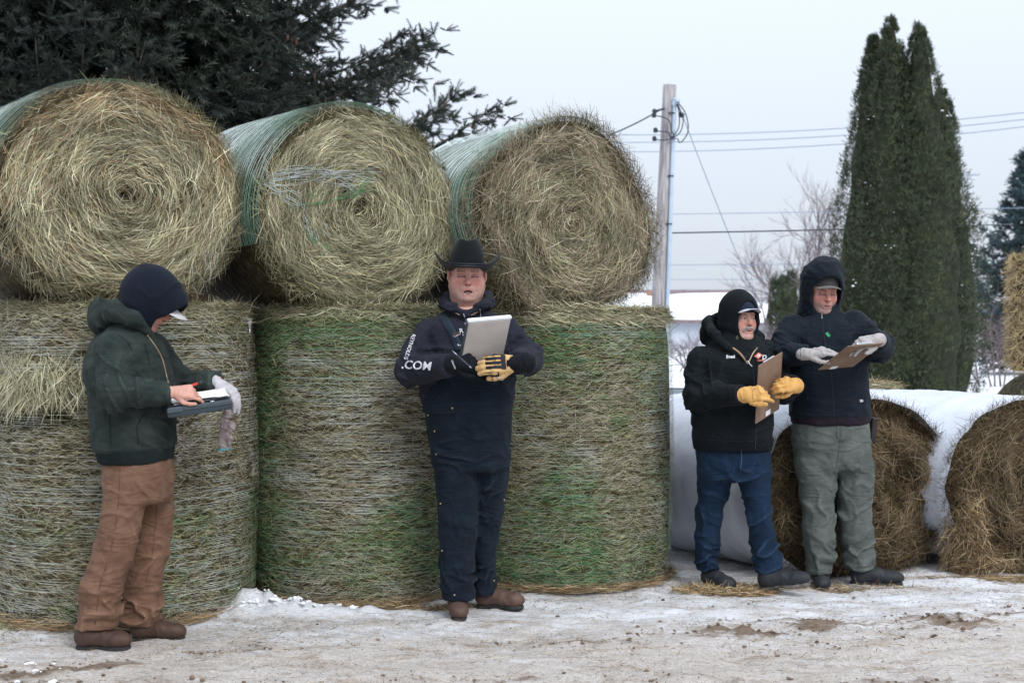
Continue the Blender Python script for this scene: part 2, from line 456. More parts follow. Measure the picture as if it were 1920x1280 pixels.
# ================================================================== round bales
class Bale:
    """a round bale in its own frame: axis along w (0 = shown end, L = far end), u sideways, v the other way"""
    def __init__(s, root_name, origin, U, V, W, R, L, label, group, shape=None, seed=1, sag=0.0):
        s.o = np.asarray(origin, float); s.U, s.V, s.W = unit(U), unit(V), unit(W)
        s.bev = 0.05
        s.R, s.L, s.seed, s.shape, s.sag = R, L, seed, shape or (lambda th: np.ones_like(th)), sag
        s.root = empty(root_name, tuple(s.o))
        tag(s.root, label, 'hay bale', group)
    def rad(s, th, w):
        P = np.stack([np.cos(th) * 1.3, np.sin(th) * 1.3, w * 1.1], -1)
        end = np.minimum(w, s.L - w)
        edge = 1 - s.bev * np.exp(-np.maximum(end, 0) / (0.02 + s.bev * 0.6))
        return s.R * s.shape(th) * edge * (1 + 0.034 * fbm(P + s.seed * 3.1, s.seed, 3))
    def world(s, u, v, w):                     # local (root-relative) coordinates
        return u[..., None] * s.U + v[..., None] * s.V + w[..., None] * s.W
    def side(s, th, w, off=0.0):
        r = s.rad(th, w) + off
        return s.world(r * np.cos(th), r * np.sin(th), w)
    def side_frame(s, th):
        Nn = np.cos(th)[:, None] * s.U + np.sin(th)[:, None] * s.V
        Tt = -np.sin(th)[:, None] * s.U + np.cos(th)[:, None] * s.V
        return Nn, Tt
    def core(s, face_fn, mat=None, name='core', nth=96, nw=26, side_off=-0.02, dent=None):
        """closed body: side plus both ends; returns the object"""
        th = np.linspace(0, 2 * np.pi, nth, endpoint=False); w = np.linspace(0, s.L, nw)
        TH, Wg = np.meshgrid(th, w, indexing='ij')
        off = np.full(TH.size, side_off)
        if dent is not None: off = off + dent(TH.ravel(), Wg.ravel())
        S = s.side(TH.ravel(), Wg.ravel(), off)
        i = np.arange(nth)[:, None] * nw + np.arange(nw - 1)[None]
        j = ((np.arange(nth) + 1) % nth)[:, None] * nw + np.arange(nw - 1)[None]
        F = [np.stack([i, j, j + 1, i + 1], -1).reshape(-1, 4)]
        Vs = [S]; base = len(S); nr = 22
        for end in (0, 1):
            fr = np.linspace(0, 1, nr)
            FR, T2 = np.meshgrid(fr, th, indexing='ij')
            w0 = np.full(FR.size, 0.0 if end == 0 else s.L)
            rr = FR.ravel() * (s.rad(T2.ravel(), w0) + side_off)
            d = face_fn(FR.ravel(), T2.ravel()) - 0.03 if end == 0 else np.full(FR.size, 0.0)
            Vs.append(s.world(rr * np.cos(T2.ravel()), rr * np.sin(T2.ravel()), w0 - d if end == 0 else w0))
            a = np.arange(nr - 1)[:, None] * nth + np.arange(nth)[None]
            c = np.arange(nr - 1)[:, None] * nth + ((np.arange(nth) + 1) % nth)[None]
            F.append(np.stack([a, c, c + nth, a + nth], -1).reshape(-1, 4) + base)
            base += nr * nth
        o = link(name, np_mesh(name, np.concatenate(Vs), np.concatenate(F)), mat or M_HAYBASE, s.root)
        return o
    def face_relief(s, rings=13, amp=0.016, bulge=0.05, hole=0.08, hole_r=0.16, ragged=0.02):
        sd = s.seed
        def fn(fr, th):
            # the wound layers make an uneven spiral of ridges and grooves
            sp = fr * rings + th / (2 * np.pi)
            P = np.stack([sp * 1.6, np.cos(th) * 1.1 + 0 * sp, np.sin(th) * 1.1 + 0 * sp], -1)
            g = vnoise(P, sd) * amp
            Q = np.stack([fr * np.cos(th) * 3.4, fr * np.sin(th) * 3.4, np.full_like(fr, 2.0)], -1)
            rg = fbm(Q, sd + 5, 3) * ragged
            b = bulge * (1 - fr ** 2.2) - hole * np.exp(-(fr / hole_r) ** 2)
            return b + g + rg - 0.05 * np.clip((fr - 0.93) / 0.07, 0, 1) ** 2
        return fn
    def face_strands(s, n_, relief, pal, pal2=None, patch_fn=None, Lr=(0.07, 0.24), Wr=(0.0013, 0.0046), scatter=0.36, depth=0.055, lift=0.10, name='hay_end'):
        fr = np.sqrt(rng.random(n_)) * 1.005
        th = rng.random(n_) * 2 * np.pi
        # broad swaths where the stalks lie askew
        Q = np.stack([fr * np.cos(th) * 3.0, fr * np.sin(th) * 3.0, np.zeros(n_)], -1)
        swath = 0.55 * fbm(Q, s.seed + 9, 2)
        ang = swath + rng.normal(0, scatter, n_) + (rng.random(n_) < 0.10) * rng.normal(0, 1.0, n_)
        w0 = np.zeros(n_)
        r = fr * s.rad(th, w0)
        Nn, Tt = s.side_frame(th)
        T = Tt * np.cos(ang)[:, None] + Nn * np.sin(ang)[:, None] - s.W * rng.normal(0.0, lift, n_)[:, None]
        L = rng.uniform(*Lr, n_) * np.clip(0.35 + fr * 1.1, 0.3, 1)
        d = relief(fr, th) - depth * rng.random(n_) ** 1.5 + 0.006
        C = s.world(r * np.cos(th), r * np.sin(th), -d)
        curve = -np.clip(L / np.maximum(r, 0.05), 0, 1.6) * 0.5
        # ribbons' B = T x N ; with N = -W the curvature sign below bends the stalk round the centre
        N_ = -np.repeat(s.W[None], n_, 0)
        B = np.cross(T, N_)
        sgn = np.sign((B * Nn).sum(1))
        patch = patch_fn(fr, th) if patch_fn else None
        col = hay_cols(n_, pal, patch, pal2) * (1.0 + 0.55 * fbm(Q * 1.6 + 9.1, s.seed + 15, 3))[:, None]
        return ribbons(C, T, N_, L, Wr[0] + (Wr[1] - Wr[0]) * rng.random(n_) ** 1.7, (curve * sgn + rng.normal(0, 0.30, n_), rng.normal(0, 0.2, n_)), col, roll=rng.normal(0, 0.5, n_))
    def side_strands(s, n_, pal, pal2=None, patch_fn=None, th_rng=(0, 2 * np.pi), w_rng=None, Lr=(0.03, 0.09), Wr=(0.0013, 0.0031), scatter=0.32, off=(-0.016, 0.003), lift=0.025, dent=None):
        th = rng.uniform(*th_rng, n_); w = rng.uniform(*(w_rng or (0, s.L)), n_)
        Nn, Tt = s.side_frame(th)
        P = np.stack([np.cos(th) * 4, np.sin(th) * 4, w * 4], -1)
        ang = 0.4 * fbm(P, s.seed + 19, 2) + rng.normal(0, scatter, n_) + (rng.random(n_) < 0.12) * rng.normal(0, 1.0, n_)
        T = Tt * np.cos(ang)[:, None] + s.W * np.sin(ang)[:, None] + Nn * rng.normal(0, lift, n_)[:, None]
        L = rng.uniform(*Lr, n_)
        o = off[0] + (off[1] - off[0]) * rng.random(n_) ** 0.7 + 0.007 * fbm(P * 2.2, s.seed + 23, 3)
        if dent is not None: o = o + dent(th, w)
        C = s.side(th, w, o)
        patch = patch_fn(th, w) if patch_fn else None
        return ribbons(C, T, Nn, L, rng.uniform(*Wr, n_), (rng.normal(0, 0.15, n_), -np.clip(L / s.R, 0, 1) * 0.5 * np.abs(np.cos(ang))), hay_cols(n_, pal, patch, pal2), roll=rng.normal(0, 0.35, n_), seg=1)
    def net(s, col_fn, spacing=0.014, th_rng=(0, 2 * np.pi), w_rng=None, width=0.0019, seg=90, off=0.006, gap=0.0, cross=0, wig=0.006, dent=None):
        """thin strings of the net wound round the bale"""
        w0s = np.arange((w_rng or (0, s.L))[0], (w_rng or (0, s.L))[1], spacing)
        th = np.linspace(*th_rng, seg)
        Vs, Fs, Cs, base = [], [], [], 0
        for k, w0 in enumerate(w0s):
            lo = rng.uniform(-0.3, 0.3) * spacing
            P = np.stack([th * 3.0 + 7.7 * k, np.full(seg, k * 0.37), np.full(seg, 0.5)], -1)
            w = np.clip(w0 + lo + wig * fbm(P, s.seed + 3, 2) + 0.004 * np.sin(th * 2 + k * 0.02), 0.004, s.L - 0.004)
            o = off * (0.4 + 0.6 * rng.random())
            if dent is not None: o = o + np.maximum(dent(th, w), -0.012)
            S = s.side(th, w, o)
            hw = width * 0.5 * rng.uniform(0.7, 1.3)
            A = np.stack([S - s.W * hw, S + s.W * hw], 1).reshape(-1, 3)
            i = np.arange(seg - 1) * 2
            keep = np.ones(seg - 1, bool)
            if gap > 0:
                keep = vnoise(np.stack([th[:-1] * 4, np.full(seg - 1, k * 0.9), np.zeros(seg - 1)], -1), s.seed + 77) > (gap * 2 - 1)
            Fs.append(np.stack([i, i + 1, i + 3, i + 2], -1)[keep] + base)
            Vs.append(A); base += len(A)
            Cs.append(np.repeat(col_fn(th, w), 2, axis=0))
        V_, F_, C_ = np.concatenate(Vs), np.concatenate(Fs), np.concatenate(Cs)
        parts = [(V_, F_, C_)]
        if cross:
            n_ = cross
            th2 = rng.uniform(*th_rng, n_); w2 = rng.uniform(*(w_rng or (0, s.L)), n_)
            Nn, Tt = s.side_frame(th2)
            a = rng.choice([-1, 1], n_) * rng.uniform(0.5, 1.1, n_)
            T = Tt * np.cos(a)[:, None] + s.W * np.sin(a)[:, None]
            o2 = np.full(n_, off * 0.6)
            if dent is not None: o2 = o2 + np.maximum(dent(th2, w2), -0.012)
            parts.append(ribbons(s.side(th2, w2, o2), T, Nn, rng.uniform(0.02, 0.035, n_), np.full(n_, width * 0.8), (np.zeros(n_), np.zeros(n_)), col_fn(th2, w2), seg=1))
        return ribbon_obj('net_wrap', parts, M_NET, s.root)

def tuft(center, radii, n_, pal, Lr=(0.06, 0.2), Wr=(0.002, 0.0045), flat=0.5, sag=0.0, dirv=None, dirk=0.0):
    """a loose heap of stalks in an ellipsoid"""
    q = unit(rng.normal(size=(n_, 3))) * (rng.random((n_, 1)) ** 0.45)
    C = np.asarray(center) + q * np.asarray(radii)
    T = rng.normal(size=(n_, 3)); T[:, 2] *= flat
    T = unit(T)
    if dirv is not None: T = unit(T * (1 - dirk) + np.asarray(dirv) * dirk * np.sign((T @ np.asarray(dirv)))[:, None])
    N_ = unit(rng.normal(size=(n_, 3)) + np.array([0, -1.0, 0.7]))
    return ribbons(C, T, N_, rng.uniform(*Lr, n_), rng.uniform(*Wr, n_), (rng.normal(0, 0.3, n_), rng.normal(0, 0.3, n_)), hay_cols(n_, pal), sag=np.full(n_, sag))

GREEN_NET = np.array([0.018, 0.215, 0.105]); PALE_NET = np.array([0.62, 0.72, 0.69]); TEAL_NET = np.array([0.36, 0.64, 0.50])

GREENISH = np.vstack([PAL_GREEN * np.array([0.72, 0.90, 0.70]), PAL_GREEN * np.array([0.30, 0.74, 0.46])])
# ---- lower row: three bales standing on end -------------------------------------------------
X3, Y3, Z3 = np.eye(3)
def upright(label, cx, cy, R, H, seed, green, n_str, dent=None, dark=0.0, pale=0.5, tilt=(0, 0), gap=0.35):
    ax = unit(np.array([tilt[0], tilt[1], 1.0]))
    U = unit(np.cross(np.array([0, 1.0, 0]), ax)); V = np.cross(ax, U)
    b = Bale('round_bale', (cx, cy, 0.0), U, V, ax, R, H, label, 'bales standing on end in the lower row', seed=seed,
             shape=lambda th: 1 + 0.012 * np.cos(3 * th + seed))
    # the bale swells in the middle
    r0 = b.rad
    b.rad = lambda th, w: r0(th, w) * (1 + 0.028 * np.sin(np.clip(w / H, 0, 1) * np.pi) - 0.012)
    flat = lambda fr, th: 0.01 * np.ones_like(fr)
    b.core(flat, side_off=-0.022, dent=dent)
    thr = (np.pi * 0.92, np.pi * 2.08)          # the side towards the yard
    def gmask(th, w):
        P = np.stack([np.cos(th) * 1.8, np.sin(th) * 1.8, w * 2.3], -1)
        return np.clip(green(th, w) + 1.25 * fbm(P * np.array([1, 1, 1.5]), seed + 31, 4), 0, 1)
    parts = [b.side_strands(n_str, np.vstack([PAL_DUSK, PAL_TAN, PAL_TAN, PAL_TAN]) * 2.05, GREENISH * 2.0, lambda th, w: gmask(th, w) * 0.9, th_rng=thr, w_rng=(0.01, H - 0.005), dent=dent, Lr=(0.025, 0.075)),
             b.side_strands(int(n_str * 0.10), PAL_TAN, None, None, th_rng=thr, w_rng=(0.01, H - 0.01), off=(-0.004, 0.006), scatter=0.45, dent=dent, Wr=(0.0014, 0.0028), Lr=(0.04, 0.12))]
    # ragged rims: stalks sticking out along the top edge, loose hay lying on the top
    n_ = 3600
    th = rng.uniform(*thr, n_)
    Nn, Tt = b.side_frame(th)
    T = Tt * rng.normal(0, 1, n_)[:, None] + Nn * rng.normal(0, 0.55, n_)[:, None] + ax * rng.normal(0, 0.3, n_)[:, None]
    C = b.side(th, H - np.abs(rng.normal(0, 0.03, n_)), rng.uniform(-0.08, 0.0, n_)) + ax * rng.uniform(-0.01, 0.025, n_)[:, None]
    parts.append(ribbons(C, T, Nn, rng.uniform(0.04, 0.15, n_), rng.uniform(0.002, 0.0045, n_), (rng.normal(0, 0.3, n_), rng.normal(0, 0.3, n_)), hay_cols(n_, PAL_TAN)))
    th = rng.uniform(*thr, 3000); rr = R * np.sqrt(rng.uniform(0.25, 1.0, 3000))
    C = b.world(rr * np.cos(th), rr * np.sin(th), np.full(3000, H + 0.0) + rng.uniform(0, 0.03, 3000))
    T = rng.normal(size=(3000, 3)); T[:, 2] *= 0.12
    parts.append(ribbons(C, T, np.repeat(Z3[None], 3000, 0), rng.uniform(0.06, 0.22, 3000), rng.uniform(0.0022, 0.0045, 3000), (rng.normal(0, 0.3, 3000), rng.normal(0, 0.2, 3000)), hay_cols(3000, PAL_TAN)))
    # skirt of loose hay at the foot
    n_ = 1500
    th = rng.uniform(*thr, n_); Nn, Tt = b.side_frame(th)
    C = b.side(th, np.abs(rng.normal(0, 0.02, n_)) + 0.01, rng.uniform(-0.02, 0.05, n_))
    T = Tt + Nn * rng.normal(0.1, 0.6, n_)[:, None] + ax * rng.normal(0, 0.15, n_)[:, None]
    parts.append(ribbons(C, T, Nn, rng.uniform(0.05, 0.16, n_), rng.uniform(0.002, 0.0042, n_), (rng.normal(0, 0.3, n_), rng.normal(0, 0.2, n_)), hay_cols(n_, PAL_BROWN * 1.2)))
    def ncol(th, w):
        g = gmask(th, w)[:, None]
        P = np.stack([np.cos(th) * 2.2, np.sin(th) * 2.2, w * 3.1 + 5], -1)
        p = np.clip(pale + 0.45 * np.exp(-((th - 4.85) / 0.55) ** 2 - ((w - 0.85) / 0.42) ** 2) + 1.9 * fbm(P, seed + 41, 2), 0, 1)[:, None]  # paler mid-front: light on the bale's centre put into the string colour
        hayc = np.array([0.40, 0.365, 0.26])
        c = hayc * (1 - p) + PALE_NET * 1.05 * p
        return c * (1 - g) + (GREEN_NET * (1 - 0.35 * p) + TEAL_NET * 0.35 * p) * g
    b.net(lambda th, w: ncol(th, w) * (0.75 + 0.35 * vnoise(np.stack([th * 9, w * 55, 0 * th], -1), seed + 3))[:, None], spacing=0.0105, th_rng=thr, w_rng=(0.02, H - 0.07), width=0.0015, seg=80, off=0.0035, gap=gap, cross=3500, dent=dent)
    return b, parts

def dent1(th, w):
    """torn bulge on the left bale: a hollow with a lip of hay above it"""
    a = (th - 4.28) / 0.36
    z = (w - 1.09) / 0.075
    lip = 0.05 * np.exp(-a ** 2) * np.exp(-((w - 1.27) / 0.075) ** 2)
    return lip - 0.20 * np.exp(-a ** 4) * np.exp(-z ** 4)

b1, p1 = upright('straw-coloured bale on end at far left, torn open behind the bent man', -2.095, 7.66, 0.70, 1.60, 11,
                 lambda th, w: -0.08 + 0.4 * (np.abs(w - 0.35) < 0.25) - 0.25 * (np.abs(w - 0.85) < 0.3), 30000, dent=dent1, pale=0.35, gap=0.5)
# the loose hay hanging out of the tear
n_ = 1100
th = rng.normal(4.25, 0.27, n_); w = rng.normal(1.235, 0.04, n_)
Nn, Tt = b1.side_frame(th)
C = b1.side(th, w, rng.uniform(0.0, 0.06, n_))
T = Tt * rng.normal(0, 0.8, n_)[:, None] + Nn * rng.uniform(-0.1, 0.6, n_)[:, None] - Z3 * rng.uniform(0.1, 1.0, n_)[:, None]
p1.append(ribbons(C, T, Nn, rng.uniform(0.08, 0.26, n_), rng.uniform(0.0025, 0.005, n_), (rng.normal(0, 0.3, n_), rng.normal(0, 0.3, n_)), hay_cols(n_, PAL_TAN), sag=np.full(n_, 0.3)))
ribbon_obj('hay_stalks', p1, M_HAY, b1.root)
# frost caked on the right of the left bale
fr_n = 450
th = rng.normal(5.25, 0.16, fr_n); w = rng.normal(1.05, 0.12, fr_n)
Nn, Tt = b1.side_frame(th)
T = Tt + b1.W * rng.normal(0, 0.5, fr_n)[:, None]
fc = np.array([0.36, 0.32, 0.31]) * rng.uniform(0.75, 1.3, (fr_n, 1))
ribbon_obj('frost_crust', [ribbons(b1.side(th, w, rng.uniform(0.0, 0.01, fr_n)), T, Nn, rng.uniform(0.008, 0.03, fr_n), rng.uniform(0.003, 0.009, fr_n), (rng.normal(0, .3, fr_n), rng.normal(0, .3, fr_n)), fc, seg=2)], M_HAY, b1.root)

b2, p2 = upright('green-netted bale on end between the bent man and the man in the cowboy hat', -0.886, 8.22, 0.645, 1.60, 23,
                 lambda th, w: 0.25 + 0.55 * (w > 1.38) + 1.1 * np.clip((4.25 - th) / 0.4, 0, 1) - 0.55 * np.exp(-((w - 0.85) / 0.25) ** 2) + 0.4 * np.exp(-((w - 0.35) / 0.2) ** 2), 30000, pale=0.38, gap=0.42)
ribbon_obj('hay_stalks', p2, M_HAY, b2.root)
b3, p3 = upright('green-netted bale on end at the right end of the lower row', 0.325, 8.62, 0.625, 1.59, 37,
                 lambda th, w: 0.35 + 0.35 * (w > 1.3) + 0.5 * np.exp(-((w - 0.25) / 0.22) ** 2) - 0.2 * np.exp(-((w - 0.8) / 0.3) ** 2), 30000, pale=0.42, gap=0.42)
# matted hay heaped along its top edge
n_ = 2600
th = rng.uniform(np.pi * 1.15, np.pi * 2.05, n_); Nn, Tt = b3.side_frame(th)
C = b3.side(th, 1.57 + rng.normal(0, 0.025, n_), rng.uniform(-0.10, 0.03, n_))
T = Tt + Nn * rng.normal(0, 0.5, n_)[:, None] + Z3 * rng.normal(-0.05, 0.25, n_)[:, None]
p3.append(ribbons(C, T, Nn, rng.uniform(0.06, 0.2, n_), rng.uniform(0.0025, 0.005, n_), (rng.normal(0, .3, n_), rng.normal(0, .3, n_)), hay_cols(n_, PAL_TAN), sag=np.full(n_, 0.15)))
ribbon_obj('hay_stalks', p3, M_HAY, b3.root)

# ---- upper row: three bales lying on top, ends to the yard -------------------------------------
def lying(label, fpx, fpy, Y, yaw, R, L, seed, shape, pal, group, root='round_bale', n_face=11500, relief=None, pal2=None, patch=None, Lr=(0.07, 0.24), scatter=0.32, ncore=None, z=None, bev=0.05, end_yaw=None):
    a = math.radians(yaw)
    Wv = np.array([-math.sin(a), math.cos(a), 0.0]); a2_ = math.radians(yaw if end_yaw is None else end_yaw); U = np.array([math.cos(a2_), math.sin(a2_), 0.0])
    o = at(fpx, fpy, Y)
    if z is not None: o[2] = z
    b = Bale(root, o, U, Z3, Wv, R, L, label, group, shape=shape, seed=seed)
    b.bev = bev
    rel = b.face_relief(**(relief or {}))
    b.core(rel, mat=ncore)
    parts = [b.face_strands(n_face, rel, pal, pal2, patch, Lr=Lr, scatter=scatter)]
    return b, rel, parts

def sagged(flat=0.1, wide=0.04, box=0.0, ph=0.0):
    def f(th):
        r = 1 + wide * np.cos(2 * th) + box * np.cos(4 * (th + ph))
        low = np.clip(-np.sin(th) - 0.72, 0, 1) / 0.28
        return r * (1 - flat * low ** 1.5)
    return f

UP = 'bales lying on the lower row with ends to the yard'
t1, rel1, q1 = lying('big straw-coloured bale lying on top at far left above the bent man', 232, 366, 7.16, 34, 0.645, 1.3, 101,
                     sagged(0.06, 0.06), PAL_TAN, UP, n_face=18000, relief=dict(hole=0.045, hole_r=0.10, rings=11, amp=0.034, ragged=0.034), bev=0.085,
                     pal2=PAL_BROWN * 1.25, patch=lambda fr, th: 0.55 * np.clip((fr - 0.62) / 0.25, 0, 1) * np.clip(np.sin(th) + 0.2, 0, 1) + 0.12)
t2, rel2, q2 = lying('straw-coloured bale lying on top in the middle with torn white net across its end', 676, 397, 7.76, 34, 0.632, 1.35, 117,
                     sagged(0.07, 0.035), PAL_TAN, UP, n_face=18000, relief=dict(hole=0.12, hole_r=0.14, rings=13, amp=0.030, ragged=0.03), bev=0.11, pal2=PAL_GREEN, patch=lambda fr, th: 0.25 + 0 * fr)
t3, rel3, q3 = lying('shaggy brownish bale lying on top at the right beside the pole', 1066, 418, 8.14, 30, 0.605, 1.35, 131,
                     sagged(0.05, 0.0, 0.05, 0.25), PAL_DUSK, UP, n_face=18000, relief=dict(hole=0.03, hole_r=0.1, rings=8, amp=0.04, ragged=0.07), scatter=0.5, bev=0.06,
                     pal2=PAL_GREEN, patch=lambda fr, th: 0.45 * np.clip((0.85 - fr) / 0.3, 0, 1))

def rim_hay(b, n_, pal, spread=0.55, out=0.03, Lr=(0.05, 0.17), th_rng=(0, 2 * np.pi), wmax=0.06):
    th = rng.uniform(*th_rng, n_); Nn, Tt = b.side_frame(th)
    w = rng.uniform(-0.03, wmax, n_)
    C = b.side(th, np.clip(w, 0, None), rng.uniform(-0.05, out, n_)) + b.W * np.minimum(w, 0)[:, None]
    T = Tt + Nn * rng.normal(0, spread, n_)[:, None] - b.W * rng.normal(0, spread, n_)[:, None]
    return ribbons(C, T, Nn, rng.uniform(*Lr, n_), rng.uniform(0.002, 0.0042, n_), (rng.normal(0, .3, n_), rng.normal(-.1, .3, n_)), hay_cols(n_, pal))

def top_net(b, seedc, strength=1.0, wlo=0.008):
    def ncol(th, w):
        P = np.stack([np.cos(th) * 2.2, np.sin(th) * 2.2, w * 2.6], -1)
        g = np.clip(0.75 + 0.9 * fbm(P, seedc, 2) - 2.2 * (w - 0.10), 0, 1)[:, None]
        return PALE_NET * 1.12 * (1 - g) + TEAL_NET * 0.8 * g
    parts = [b.side_strands(6500, PAL_TAN * 0.95, PAL_BROWN, lambda th, w: 0.25 + 0.6 * (th > 1.05 * np.pi), th_rng=(0.15 * np.pi, 1.45 * np.pi), w_rng=(0.0, b.L), scatter=0.3)]
    b.net(ncol, spacing=0.0068, th_rng=(0.36 * np.pi, 1.10 * np.pi), w_rng=(wlo, b.L), width=0.0042, seg=70, off=0.012, gap=0.12, cross=4500, wig=0.012)
    return parts

q1 += top_net(t1, 201) + [rim_hay(t1, 2200, PAL_TAN, th_rng=(-0.95 * np.pi, 0.42 * np.pi))]
ribbon_obj('hay_stalks', q1, M_HAY, t1.root)
q2 += top_net(t2, 207) + [rim_hay(t2, 2000, PAL_TAN, th_rng=(-0.92 * np.pi, 0.40 * np.pi))]
ribbon_obj('hay_stalks', q2, M_HAY, t2.root)
q3 += top_net(t3, 211, wlo=0.03) + [rim_hay(t3, 4200, PAL_DUSK, 0.8, 0.045, (0.05, 0.20), wmax=0.12), rim_hay(t3, 600, PAL_DUSK * 0.8, 1.2, 0.07, (0.05, 0.2), th_rng=(-0.3 * np.pi, 0.62 * np.pi), wmax=0.2)]
ribbon_obj('hay_stalks', q3, M_HAY, t3.root)

# a second row behind: two bales whose dark sides close the gaps between the upper ones
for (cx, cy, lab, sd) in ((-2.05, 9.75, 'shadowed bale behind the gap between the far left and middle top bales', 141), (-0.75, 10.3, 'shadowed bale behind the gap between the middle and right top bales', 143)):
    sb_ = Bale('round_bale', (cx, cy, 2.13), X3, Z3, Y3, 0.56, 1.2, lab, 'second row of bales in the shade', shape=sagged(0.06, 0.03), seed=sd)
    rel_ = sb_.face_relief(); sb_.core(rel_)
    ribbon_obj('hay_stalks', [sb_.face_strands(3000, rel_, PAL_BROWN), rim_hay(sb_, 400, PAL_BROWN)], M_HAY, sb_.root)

# torn net lying across the middle bale's end, and strings hanging from the left one
def strings_on_face(b, rel, ctrls, n_each, spread, col, width, name):
    paths = []
    for c in ctrls:
        c = np.asarray(c, float)
        for k in range(n_each):
            j = c + rng.normal(0, spread, c.shape) * np.linspace(0.6, 1.3, len(c))[:, None]
            p = curve_pts(j, 14)
            fr = np.clip(np.hypot(p[:, 0], p[:, 1]), 0, 1.0); th = np.arctan2(p[:, 1], p[:, 0])
            rr = fr * b.rad(th, np.zeros(14))
            d = rel(fr, th) + 0.012 + 0.004 * rng.random()
            paths.append((b.world(rr * np.cos(th), rr * np.sin(th), -d), width))
    o = link(name, tube_mesh(paths, name, 3), mat_plain('white_string_' + name, col, tuple(np.array(col) * 0.7), rough=0.5), b.root)
    o['kind'] = 'stuff'
strings_on_face(t2, rel2, [[(-0.98, 0.22), (-0.6, 0.30), (-0.25, 0.36), (0.08, 0.36)], [(-0.98, 0.20), (-0.72, 0.12), (-0.55, -0.1), (-0.48, -0.3)], [(-0.97, 0.26), (-0.62, 0.34), (-0.35, 0.30), (-0.12, 0.24)]], 9, 0.05, (0.62, 0.70, 0.70), 0.0013, 'torn_net')
strings_on_face(t2, rel2, [[(-0.7, 0.02), (-0.4, 0.1), (-0.1, 0.2), (0.1, 0.3)], [(-0.62, -0.18), (-0.45, -0.28), (-0.35, -0.4)]], 7, 0.05, (0.08, 0.32, 0.14), 0.0012, 'torn_green_net')
paths = []
for k in range(9):
    x = 0.34 + 0.022 * k + rng.normal(0, 0.01)
    z0 = -0.42 + 0.03 * k + rng.normal(0, 0.02)
    ln = rng.uniform(0.06, 0.16)
    paths.append((curve_pts([t1.U * x + Z3 * z0 - t1.W * 0.02, t1.U * (x + rng.normal(0.01, 0.012)) + Z3 * (z0 - ln * 0.5) - t1.W * 0.035, t1.U * (x + rng.normal(0.01, 0.02)) + Z3 * (z0 - ln) - t1.W * 0.03], 8), 0.0012))
o = link('hanging_string', tube_mesh(paths, 'hanging_string', 3), mat_plain('pale_string', (0.55, 0.58, 0.55), (0.4, 0.42, 0.4)), t1.root)
o['kind'] = 'stuff'

